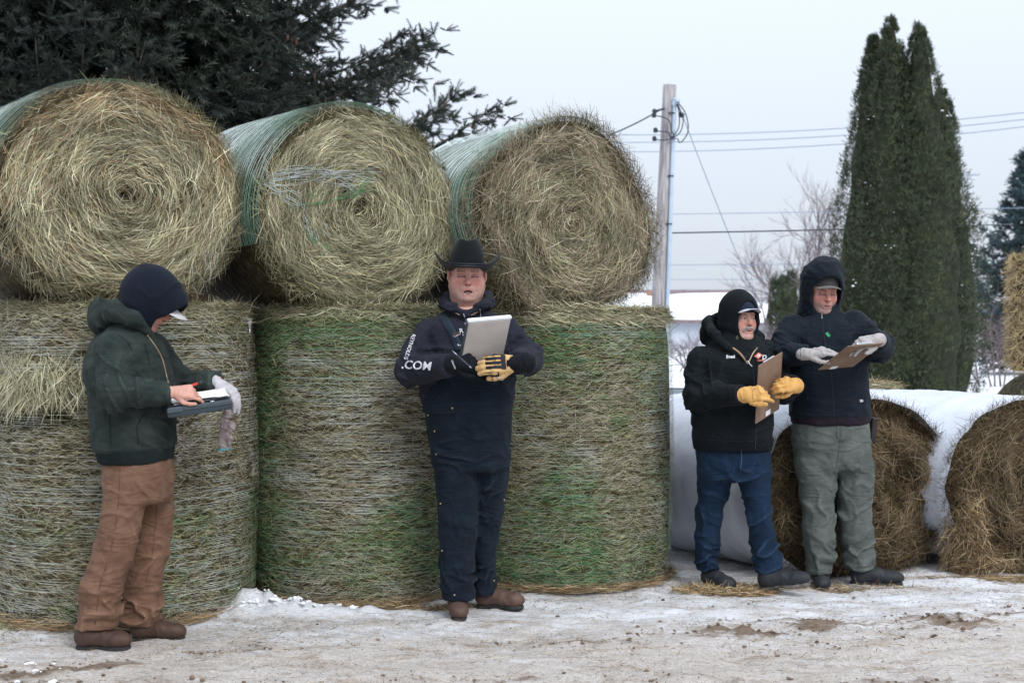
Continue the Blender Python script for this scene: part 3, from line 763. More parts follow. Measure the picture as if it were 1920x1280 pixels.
# ---- the low row at the right: white-wrapped bales with dark ends ------------------------------
M_WRAP, n, l, b = new_mat('white_wrap')
at_ = n.new('ShaderNodeAttribute'); at_.attribute_name = 'col'
l.new(at_.outputs['Color'], b.inputs['Base Color'])
b.inputs['Roughness'].default_value = 0.42; b.inputs['Specular IOR Level'].default_value = 0.45
tc = n.new('ShaderNodeTexCoord')
nb = n.new('ShaderNodeTexNoise'); nb.inputs['Scale'].default_value = 26; nb.inputs['Detail'].default_value = 5
l.new(tc.outputs['Object'], nb.inputs['Vector'])
bp = n.new('ShaderNodeBump'); bp.inputs['Strength'].default_value = 0.4; bp.inputs['Distance'].default_value = 0.01
l.new(nb.outputs['Fac'], bp.inputs['Height']); l.new(bp.outputs[0], b.inputs['Normal'])
def wrapped(label, px, Y, yaw, R, L, seed, n_face=11500, z=None, shape=None, pal=PAL_BROWN * 0.62, end_yaw=None):
    b, rel, parts = lying(label, px, 900, Y, yaw, R, L, seed, shape or sagged(0.05, 0.03), pal, 'white-wrapped bales in the low row', n_face=n_face,
                          relief=dict(hole=0.0, rings=6, amp=0.045, ragged=0.08, bulge=0.06), scatter=0.75, Lr=(0.06, 0.22), z=R * 0.845 if z is None else z, end_yaw=end_yaw, bev=0.015)
    na, nw = 150, 50
    th = np.linspace(0, 2 * np.pi, na, endpoint=False); w = np.linspace(0.012, L - 0.03, nw)
    TH, Wg = np.meshgrid(th, w, indexing='ij')
    t_, w_ = TH.ravel(), Wg.ravel()
    P = np.stack([np.cos(t_) * 3, np.sin(t_) * 3, w_ * 5.0], -1)
    # overlapping bands of film, puckers running round the bale, a ragged front edge
    band = (w_ * 4.3 + 0.35 * np.sin(t_ + seed)) % 1.0
    pucker = vnoise(np.stack([w_ * 42, np.cos(t_) * 2.5, np.sin(t_) * 2.5], -1), seed + 2)
    edge = 0.035 * fbm(np.stack([np.cos(t_) * 5, np.sin(t_) * 5, 0 * t_], -1), seed + 8, 3) * np.clip(1 - w_ / 0.12, 0, 1)
    S = b.side(t_, np.clip(w_ + edge, 0.004, L), 0.010 + 0.010 * fbm(P, seed, 3) + 0.0035 * pucker + 0.006 * (band < 0.5))
    i = np.arange(na)[:, None] * nw + np.arange(nw - 1)[None]; j = ((np.arange(na) + 1) % na)[:, None] * nw + np.arange(nw - 1)[None]
    greying = np.clip(0.45 * fbm(P * 1.3, seed + 4, 3) + 0.55 * np.clip(0.35 - (np.sin(t_) + 0.75), 0, 1) * 2 + 0.15 * vnoise(np.stack([w_ * 60, np.cos(t_) * 4, np.sin(t_) * 4], -1), seed + 6), 0, 1)[:, None]  # grit blotches and streaks, greyer towards the underside
    wc_ = np.array([0.56, 0.60, 0.68]) * (1 - greying) + np.array([0.33, 0.31, 0.31]) * greying
    link('wrap', np_mesh('wrap', S, np.stack([i, j, j + 1, i + 1], -1).reshape(-1, 4), col=wc_ * (1 + 0.05 * pucker)[:, None]), M_WRAP, b.root)
    parts.append(rim_hay(b, 3400, pal, 0.9, 0.03, (0.05, 0.17), wmax=0.04))
    # hay that sticks out at the far end
    th2 = rng.uniform(0, 2 * np.pi, 900); Nn, Tt = b.side_frame(th2)
    T = Tt + Nn * rng.normal(0, .5, 900)[:, None] + b.W * rng.normal(0, .5, 900)[:, None]
    parts.append(ribbons(b.side(th2, np.full(900, L) - 0.02, rng.uniform(-0.04, 0.012, 900)), T, Nn, rng.uniform(.05, .16, 900), rng.uniform(.002, .0045, 900), (rng.normal(0, .3, 900), rng.normal(0, .3, 900)), hay_cols(900, PAL_TAN)))
    ribbon_obj('hay_stalks', parts, M_HAY, b.root)
    return b
wa = wrapped('white-wrapped bale with dark brown end right behind the two hooded men', 1610, 8.62, 35, 0.605, 1.5, 151, shape=sagged(0.05, 0.11), end_yaw=20)
wb = wrapped('white-wrapped bale with dark brown end at the right edge of the picture', 1952, 8.86, 33, 0.605, 1.5, 163, shape=sagged(0.05, 0.11), end_yaw=20)
wc = wrapped('white-wrapped bale lying farther right, only its pale back top in view', 2330, 9.6, 24, 0.59, 1.5, 171, n_face=1500, shape=sagged(0.05, 0.08))
# more hay thrown between the two
n_ = 900
c0 = wb.U * (-0.52) + Z3 * (-0.25) - wb.W * 0.0
ribbon_obj('loose_hay', [tuft(c0 + np.array([-0.10, -0.02, -0.1]), (0.10, 0.08, 0.30), 900, PAL_BROWN, sag=0.3, dirv=(-0.3, -0.3, -0.9), dirk=0.35), tuft(c0, (0.12, 0.08, 0.28), n_, PAL_BROWN * 1.15, sag=0.3, dirv=(0.3, -0.3, -0.9), dirk=0.35),
                         tuft(c0 + np.array([0.05, -0.06, -0.2]), (0.2, 0.1, 0.06), 500, PAL_BROWN * 1.2)], M_HAY, wb.root)
tf = wb.W * 1.45 + Z3 * 0.57 + wb.U * 0.05
ribbon_obj('loose_hay', [tuft(tf, (0.22, 0.16, 0.05), 900, np.vstack([PAL_TAN, PAL_BROWN]), flat=0.25)], M_HAY, wb.root)

# ---- a golden bale on another one at the far right edge ----------------------------------------
def plain_stack():
    o = at(1926, 900, 12.4)
    low = Bale('round_bale', (o[0] + 0.72, 12.7, 0.55), X3, Z3, Y3, 0.575, 1.3, 'pale bale at far right under the golden straw bale', 'stack at the far right', shape=sagged(0.05, 0.02), seed=181)
    rel = low.face_relief(); low.core(rel)
    ribbon_obj('hay_stalks', [low.face_strands(4000, rel, PAL_TAN), rim_hay(low, 800, PAL_TAN), low.side_strands(5000, PAL_TAN, th_rng=(0.1 * np.pi, 1.3 * np.pi))], M_HAY, low.root)
    up = Bale('round_bale', (o[0] + 0.66, 12.9, 1.10), X3, Y3, Z3, 0.62, 1.06, 'golden straw bale standing up high at the far right edge', 'stack at the far right', seed=191)
    up.core(lambda fr, th: 0.01 + 0 * fr)
    gold = np.array([[0.62, 0.45, 0.22], [0.52, 0.36, 0.17], [0.70, 0.55, 0.31], [0.44, 0.30, 0.14], [0.58, 0.43, 0.24]])
    n_ = 6000
    th = rng.uniform(0.8 * np.pi, 1.7 * np.pi, n_); w = rng.uniform(0, 1.06, n_); Nn, Tt = up.side_frame(th)
    T = Tt * rng.normal(0, 0.8, n_)[:, None] - Z3 * rng.uniform(0.1, 1, n_)[:, None] + Nn * rng.normal(0.15, 0.35, n_)[:, None]
    ribbon_obj('hay_stalks', [ribbons(up.side(th, w, rng.uniform(-.03, .03, n_)), T, Nn, rng.uniform(.06, .2, n_), rng.uniform(.003, .006, n_), (rng.normal(0, .3, n_), rng.normal(0, .3, n_)), hay_cols(n_, gold))], M_HAY, up.root)
plain_stack()

# ================================================================== litter on the ground
n_ = 40000
x = rng.uniform(-3.4, 4.2, n_); y = rng.uniform(5.5, 9.0, n_)
clump = fbm(np.stack([x * 1.5, y * 1.9, np.zeros(n_)], -1), 61, 3)
keep = rng.random(n_) < np.clip(0.42 + 1.1 * clump, 0.06, 1)
x, y = x[keep], y[keep]
n_ = len(x)
i = np.clip(np.searchsorted(gx, x), 1, len(gx) - 1); j = np.clip(np.searchsorted(gy, y), 1, len(gy) - 1)
C = np.stack([x, y, np.maximum.reduce([GZ[i, j], GZ[i - 1, j], GZ[i, j - 1], GZ[i - 1, j - 1]]) + 0.006], -1)
T = rng.normal(size=(n_, 3)) * np.array([1.3, 0.8, 0.12])
pal = np.vstack([PAL_TAN[:4], PAL_BROWN, PAL_BROWN * 0.7])
# crumbs of bark, dung and broken stalk standing at all angles
nb_ = 16000
xb = rng.uniform(-3.2, 4.0, nb_); yb = rng.uniform(5.7, 8.6, nb_)
cl_ = fbm(np.stack([xb * 2.2, yb * 5.0, np.zeros(nb_)], -1), 67, 3)
kp = rng.random(nb_) < np.clip(0.38 + 1.9 * cl_, 0.03, 1)
xb, yb = xb[kp], yb[kp]; nb_ = len(xb)
ib = np.clip(np.searchsorted(gx, xb), 1, len(gx) - 1); jb = np.clip(np.searchsorted(gy, yb), 1, len(gy) - 1)
Cb = np.stack([xb, yb, np.maximum(GZ[ib, jb], GZ[ib - 1, jb - 1]) + 0.005], -1)
crumbs = ribbons(Cb, rng.normal(size=(nb_, 3)) * np.array([1.2, 0.7, 0.35]), rng.normal(size=(nb_, 3)) + np.array([0, -0.8, 0.8]), 0.006 + 0.022 * rng.random(nb_) ** 2.2, rng.uniform(0.005, 0.013, nb_), (rng.normal(0, .4, nb_), rng.normal(0, .4, nb_)), hay_cols(nb_, PAL_BROWN * 0.85), seg=1)
ribs = [crumbs, ribbons(C, T, np.repeat(Z3[None], n_, 0), 0.018 + 0.10 * rng.random(n_) ** 1.8, rng.uniform(0.0025, 0.0055, n_), (rng.normal(0, .3, n_), rng.normal(0, .12, n_)), hay_cols(n_, pal), roll=rng.normal(0, .5, n_), seg=1)]
for (cx, cy, rx, ry, k, pl) in ((1.22, 8.05, 0.32, 0.16, 2200, PAL_BROWN * 1.5), (-0.35, 7.6, 0.35, 0.06, 700, PAL_BROWN * 1.3), (2.9, 8.45, 0.7, 0.12, 1500, PAL_BROWN * 1.3), (-2.5, 7.12, 0.3, 0.08, 500, PAL_TAN), (1.9, 8.2, 0.6, 0.12, 600, PAL_BROWN * 1.3)):
    ribs.append(tuft((cx, cy, zat(cx, cy) + 0.012), (rx, ry, 0.022), k, pl, Lr=(0.04, 0.15), flat=0.2))
tag(ribbon_obj('loose_straw', ribs, M_HAY, None), 'loose straw and chaff scattered over the snowy yard', 'straw', kind='stuff')

def lumps(name, spots, mat, parent=None):
    """little broken chunks, each a squashed, roughened icosahedron"""
    bm = bmesh.new(); bmesh.ops.create_icosphere(bm, subdivisions=2 if len(spots) < 400 else 1, radius=1.0)
    v0 = np.array([v.co[:] for v in bm.verts]); f0 = np.array([[v.index for v in f.verts] for f in bm.faces]); bm.free()
    Vs, Fs, base = [], [], 0
    for k, (p, r) in enumerate(spots):
        d = 1 + 0.75 * fbm(v0 * 1.5 + k * 3.7, 71, 3)
        Rz = rng.uniform(0, 6.28); c, s = math.cos(Rz), math.sin(Rz)
        q = v0 * d[:, None] * np.array([1.0, rng.uniform(.5, .9), rng.uniform(.3, .6)]) * r
        q = q @ np.array([[c, s, 0], [-s, c, 0], [0, 0, 1]])
        Vs.append(q + p); Fs.append(f0 + base); base += len(v0)
    return link(name, np_mesh(name, np.concatenate(Vs), np.concatenate(Fs), False), mat, parent)
sp = []
while len(sp) < 1300:
    xx, yy = rng.uniform(-2.6, 3.4), rng.uniform(5.7, 7.9)
    if rng.random() < float(mud_mask(np.array([[xx]]), np.array([[yy]]))[0, 0]) * 1.0 + 0.008:
        r = 0.003 + 0.014 * rng.random() ** 3.5
        sp.append((np.array([xx, yy, zat(xx, yy) + r * 0.2]), r))
M_MUD = mat_plain('frozen_mud', (0.085, 0.055, 0.036), (0.22, 0.155, 0.11), scale=30, rough=0.85, bump=0.6, bump_scale=120)
tag(lumps('mud_clods', sp, M_MUD), 'frozen brown mud clods along the wheel ruts', 'mud', kind='stuff')
sp = []
for k in range(170):
    if k < 150:
        xx, yy = rng.normal(-1.25, 0.20), 7.47 + rng.normal(0, 0.05)
    else:
        xx, yy = rng.uniform(-2.5, -1.9), rng.uniform(5.9, 6.5)
    r = 0.005 + 0.022 * rng.random() ** 4
    sp.append((np.array([xx, yy, zat(xx, yy) + r * 0.25]), r))
tag(lumps('snow_clumps', sp, M_SNOWC), 'broken lumps of snow heaped in front of the bales at left', 'snow', kind='stuff')
# ================================================================== conifers
def needle_tris(P, T, n_per, ln, wd, col, spread=0.9):
    """needles along short shoots: start points P, shoot direction*length T"""
    k = len(P)
    u = np.tile((np.arange(n_per) + 0.5) / n_per, k)
    P = np.repeat(P, n_per, 0); Tn = np.repeat(T, n_per, 0); c = np.repeat(col, n_per, 0)
    N_ = len(P)
    d = unit(Tn)
    side = unit(np.cross(d, rng.normal(size=(N_, 3))))
    dirn = unit(d * rng.uniform(0.35, 0.9, (N_, 1)) + side * spread)
    a = P + Tn * u[:, None]
    wv = unit(np.cross(dirn, rng.normal(size=(N_, 3)))) * (wd * 0.5)
    tip = a + dirn * (ln * rng.uniform(0.7, 1.25, N_))[:, None]
    V = np.stack([a - wv, a + wv, tip], 1).reshape(-1, 3)
    F = np.arange(N_ * 3).reshape(-1, 3)
    return V, F, np.repeat(c * rng.uniform(0.7, 1.25, (N_, 1)), 3, 0)

def shoot_mat(name, c1, c2):
    m, n, l, b = new_mat(name)
    at_ = n.new('ShaderNodeAttribute'); at_.attribute_type = 'INSTANCER'; at_.attribute_name = 'tint'
    mx = n.new('ShaderNodeMix'); mx.data_type = 'RGBA'
    mx.inputs[6].default_value = (*c1, 1); mx.inputs[7].default_value = (*c2, 1)
    l.new(at_.outputs['Fac'], mx.inputs['Factor']); l.new(mx.outputs[2], b.inputs['Base Color'])
    b.inputs['Roughness'].default_value = 0.6; b.inputs['Specular IOR Level'].default_value = 0.3
    return m
M_SHOOT = shoot_mat('spruce_shoot', (0.012, 0.018, 0.016), (0.040, 0.052, 0.038))
M_BLUESHOOT = shoot_mat('blue_spruce_shoot', (0.022, 0.045, 0.052), (0.062, 0.115, 0.125))

def shoot_nodes():
    g = bpy.data.node_groups.new('needle_shoots', 'GeometryNodeTree')
    g.interface.new_socket('Geometry', in_out='INPUT', socket_type='NodeSocketGeometry')
    g.interface.new_socket('Geometry', in_out='OUTPUT', socket_type='NodeSocketGeometry')
    n, l = g.nodes, g.links
    gi, go = n.new('NodeGroupInput'), n.new('NodeGroupOutput')
    def named(nm, ty):
        q = n.new('GeometryNodeInputNamedAttribute'); q.data_type = ty; q.inputs['Name'].default_value = nm
        return q.outputs['Attribute']
    cmp_ = n.new('FunctionNodeCompare'); cmp_.data_type = 'FLOAT'; cmp_.operation = 'GREATER_THAN'; cmp_.inputs[1].default_value = 0.5
    l.new(named('pt', 'FLOAT'), cmp_.inputs[0])
    sep = n.new('GeometryNodeSeparateGeometry'); sep.domain = 'POINT'
    l.new(gi.outputs[0], sep.inputs['Geometry']); l.new(cmp_.outputs['Result'], sep.inputs['Selection'])
    e2r = n.new('FunctionNodeEulerToRotation'); l.new(named('rot', 'FLOAT_VECTOR'), e2r.inputs[0])
    ins = n.new('GeometryNodeInstanceOnPoints')
    l.new(sep.outputs['Selection'], ins.inputs['Points']); l.new(sep.outputs['Inverted'], ins.inputs['Instance'])
    l.new(e2r.outputs[0], ins.inputs['Rotation']); l.new(named('scl', 'FLOAT'), ins.inputs['Scale'])
    l.new(ins.outputs[0], go.inputs[0])
    return g
SHOOT_GROUP = shoot_nodes()

def crown_shoots(root, SP, ST, mat, name='crown'):
    """the crown: one needled shoot, set on every twig point"""
    k = 34
    u = (np.arange(k) + 0.3) / k; ph = np.arange(k) * 2.399 + 0.4
    rad = np.stack([0 * u, np.cos(ph), 0.62 * np.sin(ph)], -1)
    a = np.stack([u, 0 * u, 0 * u], -1)
    d = unit(rad + np.array([0.75, 0, 0]))
    wv = unit(np.cross(d, np.tile([[1.0, 0.2, 0.1]], (k, 1)))) * 0.030
    tip = a + d * 0.34 * (1 - 0.35 * u[:, None])
    V0 = np.stack([a - wv, a + wv, tip], 1).reshape(-1, 3); F0 = np.arange(k * 3).reshape(-1, 3)
    L = np.linalg.norm(ST, axis=1); D = ST / L[:, None]
    rotv = np.stack([rng.uniform(0, 6.28, len(SP)), -np.arcsin(np.clip(D[:, 2], -1, 1)), np.arctan2(D[:, 1], D[:, 0])], -1)
    nv, npnt = len(V0), len(SP)
    me = np_mesh(name, np.concatenate([V0, SP]), F0, False, attrs={'pt': np.r_[np.zeros(nv), np.ones(npnt)], 'scl': np.r_[np.ones(nv), L],
                 'tint': np.r_[np.zeros(nv), np.clip(0.45 + 0.5 * fbm(SP * 1.5, 91, 2) + rng.normal(0, 0.22, npnt), 0, 1)]})
    at_ = me.attributes.new('rot', 'FLOAT_VECTOR', 'POINT')
    at_.data.foreach_set('vector', np.concatenate([np.zeros((nv, 3)), rotv]).astype(np.float32).ravel())
    o = link(name, me, mat, root); o['kind'] = 'stuff'
    md = o.modifiers.new('shoots', 'NODES'); md.node_group = SHOOT_GROUP
    return o

def spruce(root, base, height, z0, z1, radius_fn, whorl_dz, n_br, twig_sp, shoot, needle, pal, trunk_r, az_keep=None, droop=0.25, tip_up=0.18, shoots_per=5, n_needles=7, cones=0, rise=0.05, extra=(), hang=-0.12, inner=0, blue=False):
    wood, SP, ST, SC_ = [], [], [], []
    tips = []
    wood.append((np.array([[0, 0, 0], [0.03, 0.02, height * 0.5], [0, 0, height]]), np.array([trunk_r, trunk_r * 0.6, 0.02])))
    z = z0
    todo = []
    while z < z1:
        k = n_br
        a0 = rng.uniform(0, 6.28)
        for q in range(k):
            az = a0 + q * 2 * np.pi / k + rng.normal(0, 0.18)
            todo.append((az, z + rng.normal(0, whorl_dz * 0.3), radius_fn(z) * rng.uniform(0.72, 1.0)))
        z += whorl_dz
    todo += list(extra)
    for az, zz, R in todo:
        if az_keep and not az_keep(az): continue
        d = np.array([math.cos(az), math.sin(az), 0.0])
        s = np.linspace(0, 1, 12)
        prof = rise * s - droop * np.sin(s * np.pi * 0.62) * 0.6 + tip_up * np.clip(s - 0.55, 0, 1) ** 2 * 4
        side = np.array([-d[1], d[0], 0]) * 0.06 * rng.normal() * R
        pts = d * (s * R)[:, None] + Z3 * (zz + prof * R)[:, None] + side * (s ** 2)[:, None]
        wood.append((pts, np.linspace(0.012 + R * 0.008, 0.004, 12)))
        nt = max(4, int(R / twig_sp))
        tang = unit(np.gradient(pts, axis=0))
        for kx in range(nt):
            f = 0.14 + 0.86 * (kx + rng.random()) / nt
            ip = min(int(f * 11), 10); fr = f * 11 - ip
            p = pts[ip] * (1 - fr) + pts[ip + 1] * fr
            t = tang[ip]
            for sgn in (-1, 1):
                lat = np.array([-t[1], t[0], 0]) * sgn
                tl = R * 0.34 * (1.12 - f) ** 0.7 * rng.uniform(0.5, 1.1) + shoot * 0.8
                td = unit(t * rng.uniform(0.5, 1.0) + lat * rng.uniform(0.6, 1.0) + Z3 * rng.normal(hang, 0.28))
                m_ = max(2, int(tl / shoot * 1.1))
                for w_ in range(m_):
                    fq = (w_ + rng.random() * 0.6) / m_
                    q0 = p + td * tl * fq + Z3 * (-0.10 * tl * fq ** 2)
                    for e in range(shoots_per if w_ < m_ - 1 else shoots_per + 1):
                        sd = unit(td + lat * 0.3 * rng.normal() + rng.normal(size=3) * np.array([0.75, 0.75, 0.55]))
                        SP.append(q0); ST.append(sd * shoot * rng.uniform(0.6, 1.15))
            if f > 0.86:
                for e in range(4):
                    SP.append(p); ST.append(unit(t + rng.normal(size=3) * 0.5) * shoot)
        tips.append(pts[-1])
    SP = np.array(SP); ST = np.array(ST)
    crown_shoots(root, SP, ST, M_BLUESHOOT if blue else M_SHOOT)
    if inner:
        # older, shaded sprays hanging under the boughs close to the trunk
        zi = rng.uniform(z0, z1, inner); ai = rng.uniform(-np.pi * 1.1, np.pi * 0.1, inner); ri = np.array([radius_fn(v) for v in zi]) * np.sqrt(rng.uniform(0.02, 0.62, inner))
        Pi = np.stack([ri * np.cos(ai), ri * np.sin(ai), zi - 0.12 * ri], -1)
        Ti = np.stack([np.cos(ai), np.sin(ai), rng.normal(-0.5, 0.4, inner)], -1) + rng.normal(0, 0.5, (inner, 3))
        crown_shoots(root, Pi, unit(Ti) * 0.34, M_SHOOT, 'inner_crown')
    link('trunk', tube_mesh(wood, 'trunk', 5), M_BARK, root)
    return tips, SP

PAL_SPR = np.array([[0.030, 0.048, 0.040], [0.024, 0.038, 0.034], [0.042, 0.058, 0.044], [0.035, 0.042, 0.030], [0.050, 0.052, 0.040]])
PAL_BLUE = np.array([[0.042, 0.085, 0.095], [0.03, 0.065, 0.075], [0.06, 0.105, 0.11], [0.028, 0.05, 0.055]])

# the big dark spruce behind the bales at the left
SPX, SPY = -4.7, 15.2
sr = empty('spruce_tree', (SPX, SPY, 0)); tag(sr, 'huge dark spruce with drooping branches towering behind the bales at left', 'tree')
def srad(z):
    return 3.35 * np.clip((13.0 - z) / 8.6, 0.06, 1.0) * (0.92 + 0.12 * math.sin(z * 5.3))
# branch heights that show above the bales, longer boughs reaching right over the middle bale
extra = [(-0.06, 3.52, 4.5), (0.02, 3.70, 3.9), (-0.10, 3.62, 4.15), (-0.02, 4.42, 3.85), (-0.12, 4.30, 3.6), (0.08, 4.5, 3.5), (-0.2, 4.15, 3.7), (0.0, 5.0, 3.4), (-0.3, 3.75, 3.9), (-0.15, 5.5, 3.3)]
tips, SPp = spruce(sr, None, 13.0, 2.3, 6.6, srad, 0.22, 10, 0.16, 0.15, (0.058, 0.017), PAL_SPR * 0.8, 0.28,
                   az_keep=lambda a: math.sin(a) < 0.45, extra=extra, shoots_per=4, n_needles=7, hang=-0.25, inner=5000)
# its upper half is out of the frame and stays coarser
top_pts = []
for k in range(1500):
    z = rng.uniform(6.4, 13.0); a = rng.uniform(0, 6.28); r = srad(z) * math.sqrt(rng.random())
    top_pts.append((r * math.cos(a), r * math.sin(a), z - 0.15 * r))
top_pts = np.array(top_pts)
crown_shoots(sr, top_pts, unit(rng.normal(size=(1500, 3)) * np.array([1, 1, .4])) * 0.45, M_SHOOT, 'upper_crown')
# hanging cones on the outer shoots
cp = []
sel = SPp[(SPp[:, 0] > 2.2) & (SPp[:, 2] > 3.4)]
for p in sel[rng.integers(0, len(sel), 45)]:
    ln = rng.uniform(0.05, 0.08); q = p + np.array([0, 0, -0.01])
    dx = rng.normal(0, 0.012, 3)
    cp.append((np.array([q, q + dx * .3 - Z3 * ln * .25, q + dx * .7 - Z3 * ln * .7, q + dx - Z3 * ln]), np.array([.006, .014, .013, .005])))
o = link('cones', tube_mesh(cp, 'cones', 6), mat_plain('cone_brown', (0.10, 0.045, 0.03), (0.18, 0.09, 0.055), scale=60, rough=0.8, bump=0.6, bump_scale=150), sr); o['kind'] = 'stuff'

# blue spruce at the right, farther off
p = at(1935, 668, 46)
br = empty('blue_spruce', (p[0], 46, 0)); tag(br, 'blue-green spruce standing on the snow behind the tall cedars at far right', 'tree')
spruce(br, None, 7.2, 0.35, 7.0, lambda z: 2.9 * np.clip((7.3 - z) / 6.2, 0.05, 1.0), 0.36, 9, 0.26, 0.26, (0.085, 0.022), PAL_BLUE, 0.2, droop=0.1, tip_up=0.35, rise=0.22, shoots_per=3, n_needles=7, blue=True)

# ---- columnar cedars ---------------------------------------------------------------------
PAL_CED = np.array([[0.038, 0.058, 0.028], [0.048, 0.064, 0.028], [0.030, 0.050, 0.027], [0.064, 0.074, 0.034], [0.024, 0.040, 0.024], [0.056, 0.054, 0.027]])
def cedar(label, px, Y, top_py, wpx, seed, lean=0.0, n_=9000, group='tall columnar cedars behind the low row', power=0.74, base_py=None, snow=7, pal=PAL_CED, tip_sharp=1.0):
    base = at(px, 700, Y); H = at(px, top_py, Y)[2]; Rm = wpx * Y / FPX / 2
    root = empty('cedar_tree', (base[0], Y, 0)); tag(root, label, 'tree', group)
    def R(z):
        t = np.clip(z / H, 0, 1)
        return Rm * np.clip((1 - t) ** power * 1.35, 0, 1.0) * (0.75 + 0.25 * np.clip(t * 6, 0, 1))
    # foliage gathers in upright clumps
    nc = max(60, n_ // 16)
    zc = H * 0.99 * rng.random(nc) ** 0.92; ac = rng.uniform(0, 2 * np.pi, nc)
    Qc0 = np.stack([np.cos(ac) * 2.2, np.sin(ac) * 2.2, zc * 1.2], -1)
    rc0 = R(zc) * (0.88 + 0.20 * fbm(Qc0, seed, 3) + 0.12 * rng.random(nc))
    tone = rng.uniform(0.5, 1.5, nc)
    k_ = rng.integers(0, nc, n_)
    cs_ = (0.10 + 0.05 * rng.random(n_)) * (Rm / 0.9) * np.clip(R(zc[k_]) / Rm * 1.25, 0.16, 1)
    dz_ = rng.normal(0, 1, n_) * cs_ * 1.5; dt_ = rng.normal(0, 1, n_) * cs_ * 0.75; dr_ = np.abs(rng.normal(0, 1, n_)) * cs_ * 0.7
    z = np.clip(zc[k_] + dz_, 0.02, H * 1.01)
    r = np.maximum(rc0[k_] - 0.35 * dz_ * (Rm / H) + dr_ - np.abs(dt_) * 0.55, 0.0)
    a = ac[k_] + dt_ / np.maximum(r, 0.12)
    cx = lean * (z / H) ** 2
    Q = np.stack([np.cos(a) * 2.2, np.sin(a) * 2.2, z * 1.5], -1)
    P = np.stack([cx + r * np.cos(a), r * np.sin(a), z], -1)
    out = np.stack([np.cos(a), np.sin(a), np.zeros(n_)], -1)
    # upright flat sprays, several leaflets each
    m_ = 3
    Pm = np.repeat(P, m_, 0); om = np.repeat(out, m_, 0)
    tang = np.stack([-om[:, 1], om[:, 0], np.zeros(len(om))], -1)
    fan = np.tile(np.linspace(-0.7, 0.7, m_), n_) + rng.normal(0, 0.25, n_ * m_)
    ax1 = unit(tang * rng.normal(0, 1, (n_ * m_, 1)) + om * rng.uniform(0.1, 1.0, (n_ * m_, 1)))
    d = unit(Z3 * np.cos(fan)[:, None] * 0.9 + ax1 * np.sin(fan)[:, None] + om * 0.35 + rng.normal(0, 0.2, (n_ * m_, 3)))
    sz = Y / FPX
    L = rng.uniform(3.5, 8.0, n_ * m_) * sz * 1.25; W = rng.uniform(1.8, 3.6, n_ * m_) * sz * 1.25
    clump = np.repeat(tone[k_], m_)
    col = pal[rng.integers(0, len(pal), n_ * m_)] * clump[:, None]
    V, F, C = ribbons(Pm + d * L[:, None] * 0.5, d, unit(om + rng.normal(0, 0.6, (n_ * m_, 3))), L, W, (rng.normal(0, .25, n_ * m_), rng.normal(0, .25, n_ * m_)), col, seg=1)
    o = link('crown', np_mesh('crown', V, F, False, col=C), M_LEAF, root); o['kind'] = 'stuff'
    # inner core, shade between the clumps put into its dark colour
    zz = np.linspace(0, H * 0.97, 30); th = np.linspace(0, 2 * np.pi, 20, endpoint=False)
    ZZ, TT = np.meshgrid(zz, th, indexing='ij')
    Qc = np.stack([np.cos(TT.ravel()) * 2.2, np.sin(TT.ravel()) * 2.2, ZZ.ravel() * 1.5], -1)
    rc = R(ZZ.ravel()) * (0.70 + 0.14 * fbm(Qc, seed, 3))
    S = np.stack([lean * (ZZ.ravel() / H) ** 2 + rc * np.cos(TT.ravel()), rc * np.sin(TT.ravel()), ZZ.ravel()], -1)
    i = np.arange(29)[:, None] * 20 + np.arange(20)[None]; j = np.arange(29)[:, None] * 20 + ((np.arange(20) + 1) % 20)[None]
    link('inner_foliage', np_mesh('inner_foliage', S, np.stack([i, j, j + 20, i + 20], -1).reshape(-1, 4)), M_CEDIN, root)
    link('trunk', tube_mesh([(np.array([[0, 0, -0.05], [0, 0, H * 0.5]]), np.array([Rm * 0.16, Rm * 0.06]))], 'trunk', 8), M_BARK, root)
    if snow:
        k = np.nonzero((out[:, 1] < 0.2) & (z < H * 0.8) & (z > H * .12))[0]
        k = k[rng.integers(0, len(k), snow)]
        spots = []
        for q in k:
            for e in range(rng.integers(1, 4)):
                spots.append((P[q] + rng.normal(0, 0.05, 3), rng.uniform(1.0, 3.0) * sz))
        o = lumps('snow_patches', spots, M_SNOWC, root); o['kind'] = 'stuff'
    return root
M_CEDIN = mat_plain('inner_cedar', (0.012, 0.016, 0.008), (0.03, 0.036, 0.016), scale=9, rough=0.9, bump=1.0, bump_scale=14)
cedar('tall cedar on the left of the clump, with the lowest left tip', 1628, 27.3, 62, 150, 301, lean=0.10, n_=9500)
cedar('tallest middle cedar of the clump with the highest tip', 1674, 27.0, 30, 190, 307, n_=11000, lean=-0.05)
cedar('tall cedar on the right of the clump with the second highest tip', 1732, 26.8, 42, 186, 313, n_=10500, lean=-0.10)
cedar('shorter cedar at the back right of the clump, its tip hidden', 1766, 27.9, 165, 165, 319, n_=7000, lean=0.0)
cedar('small clipped dark evergreen far off beside the bare trees', 1474, 62, 512, 62, 331, n_=2600, group='distant evergreens', power=0.25, snow=0)

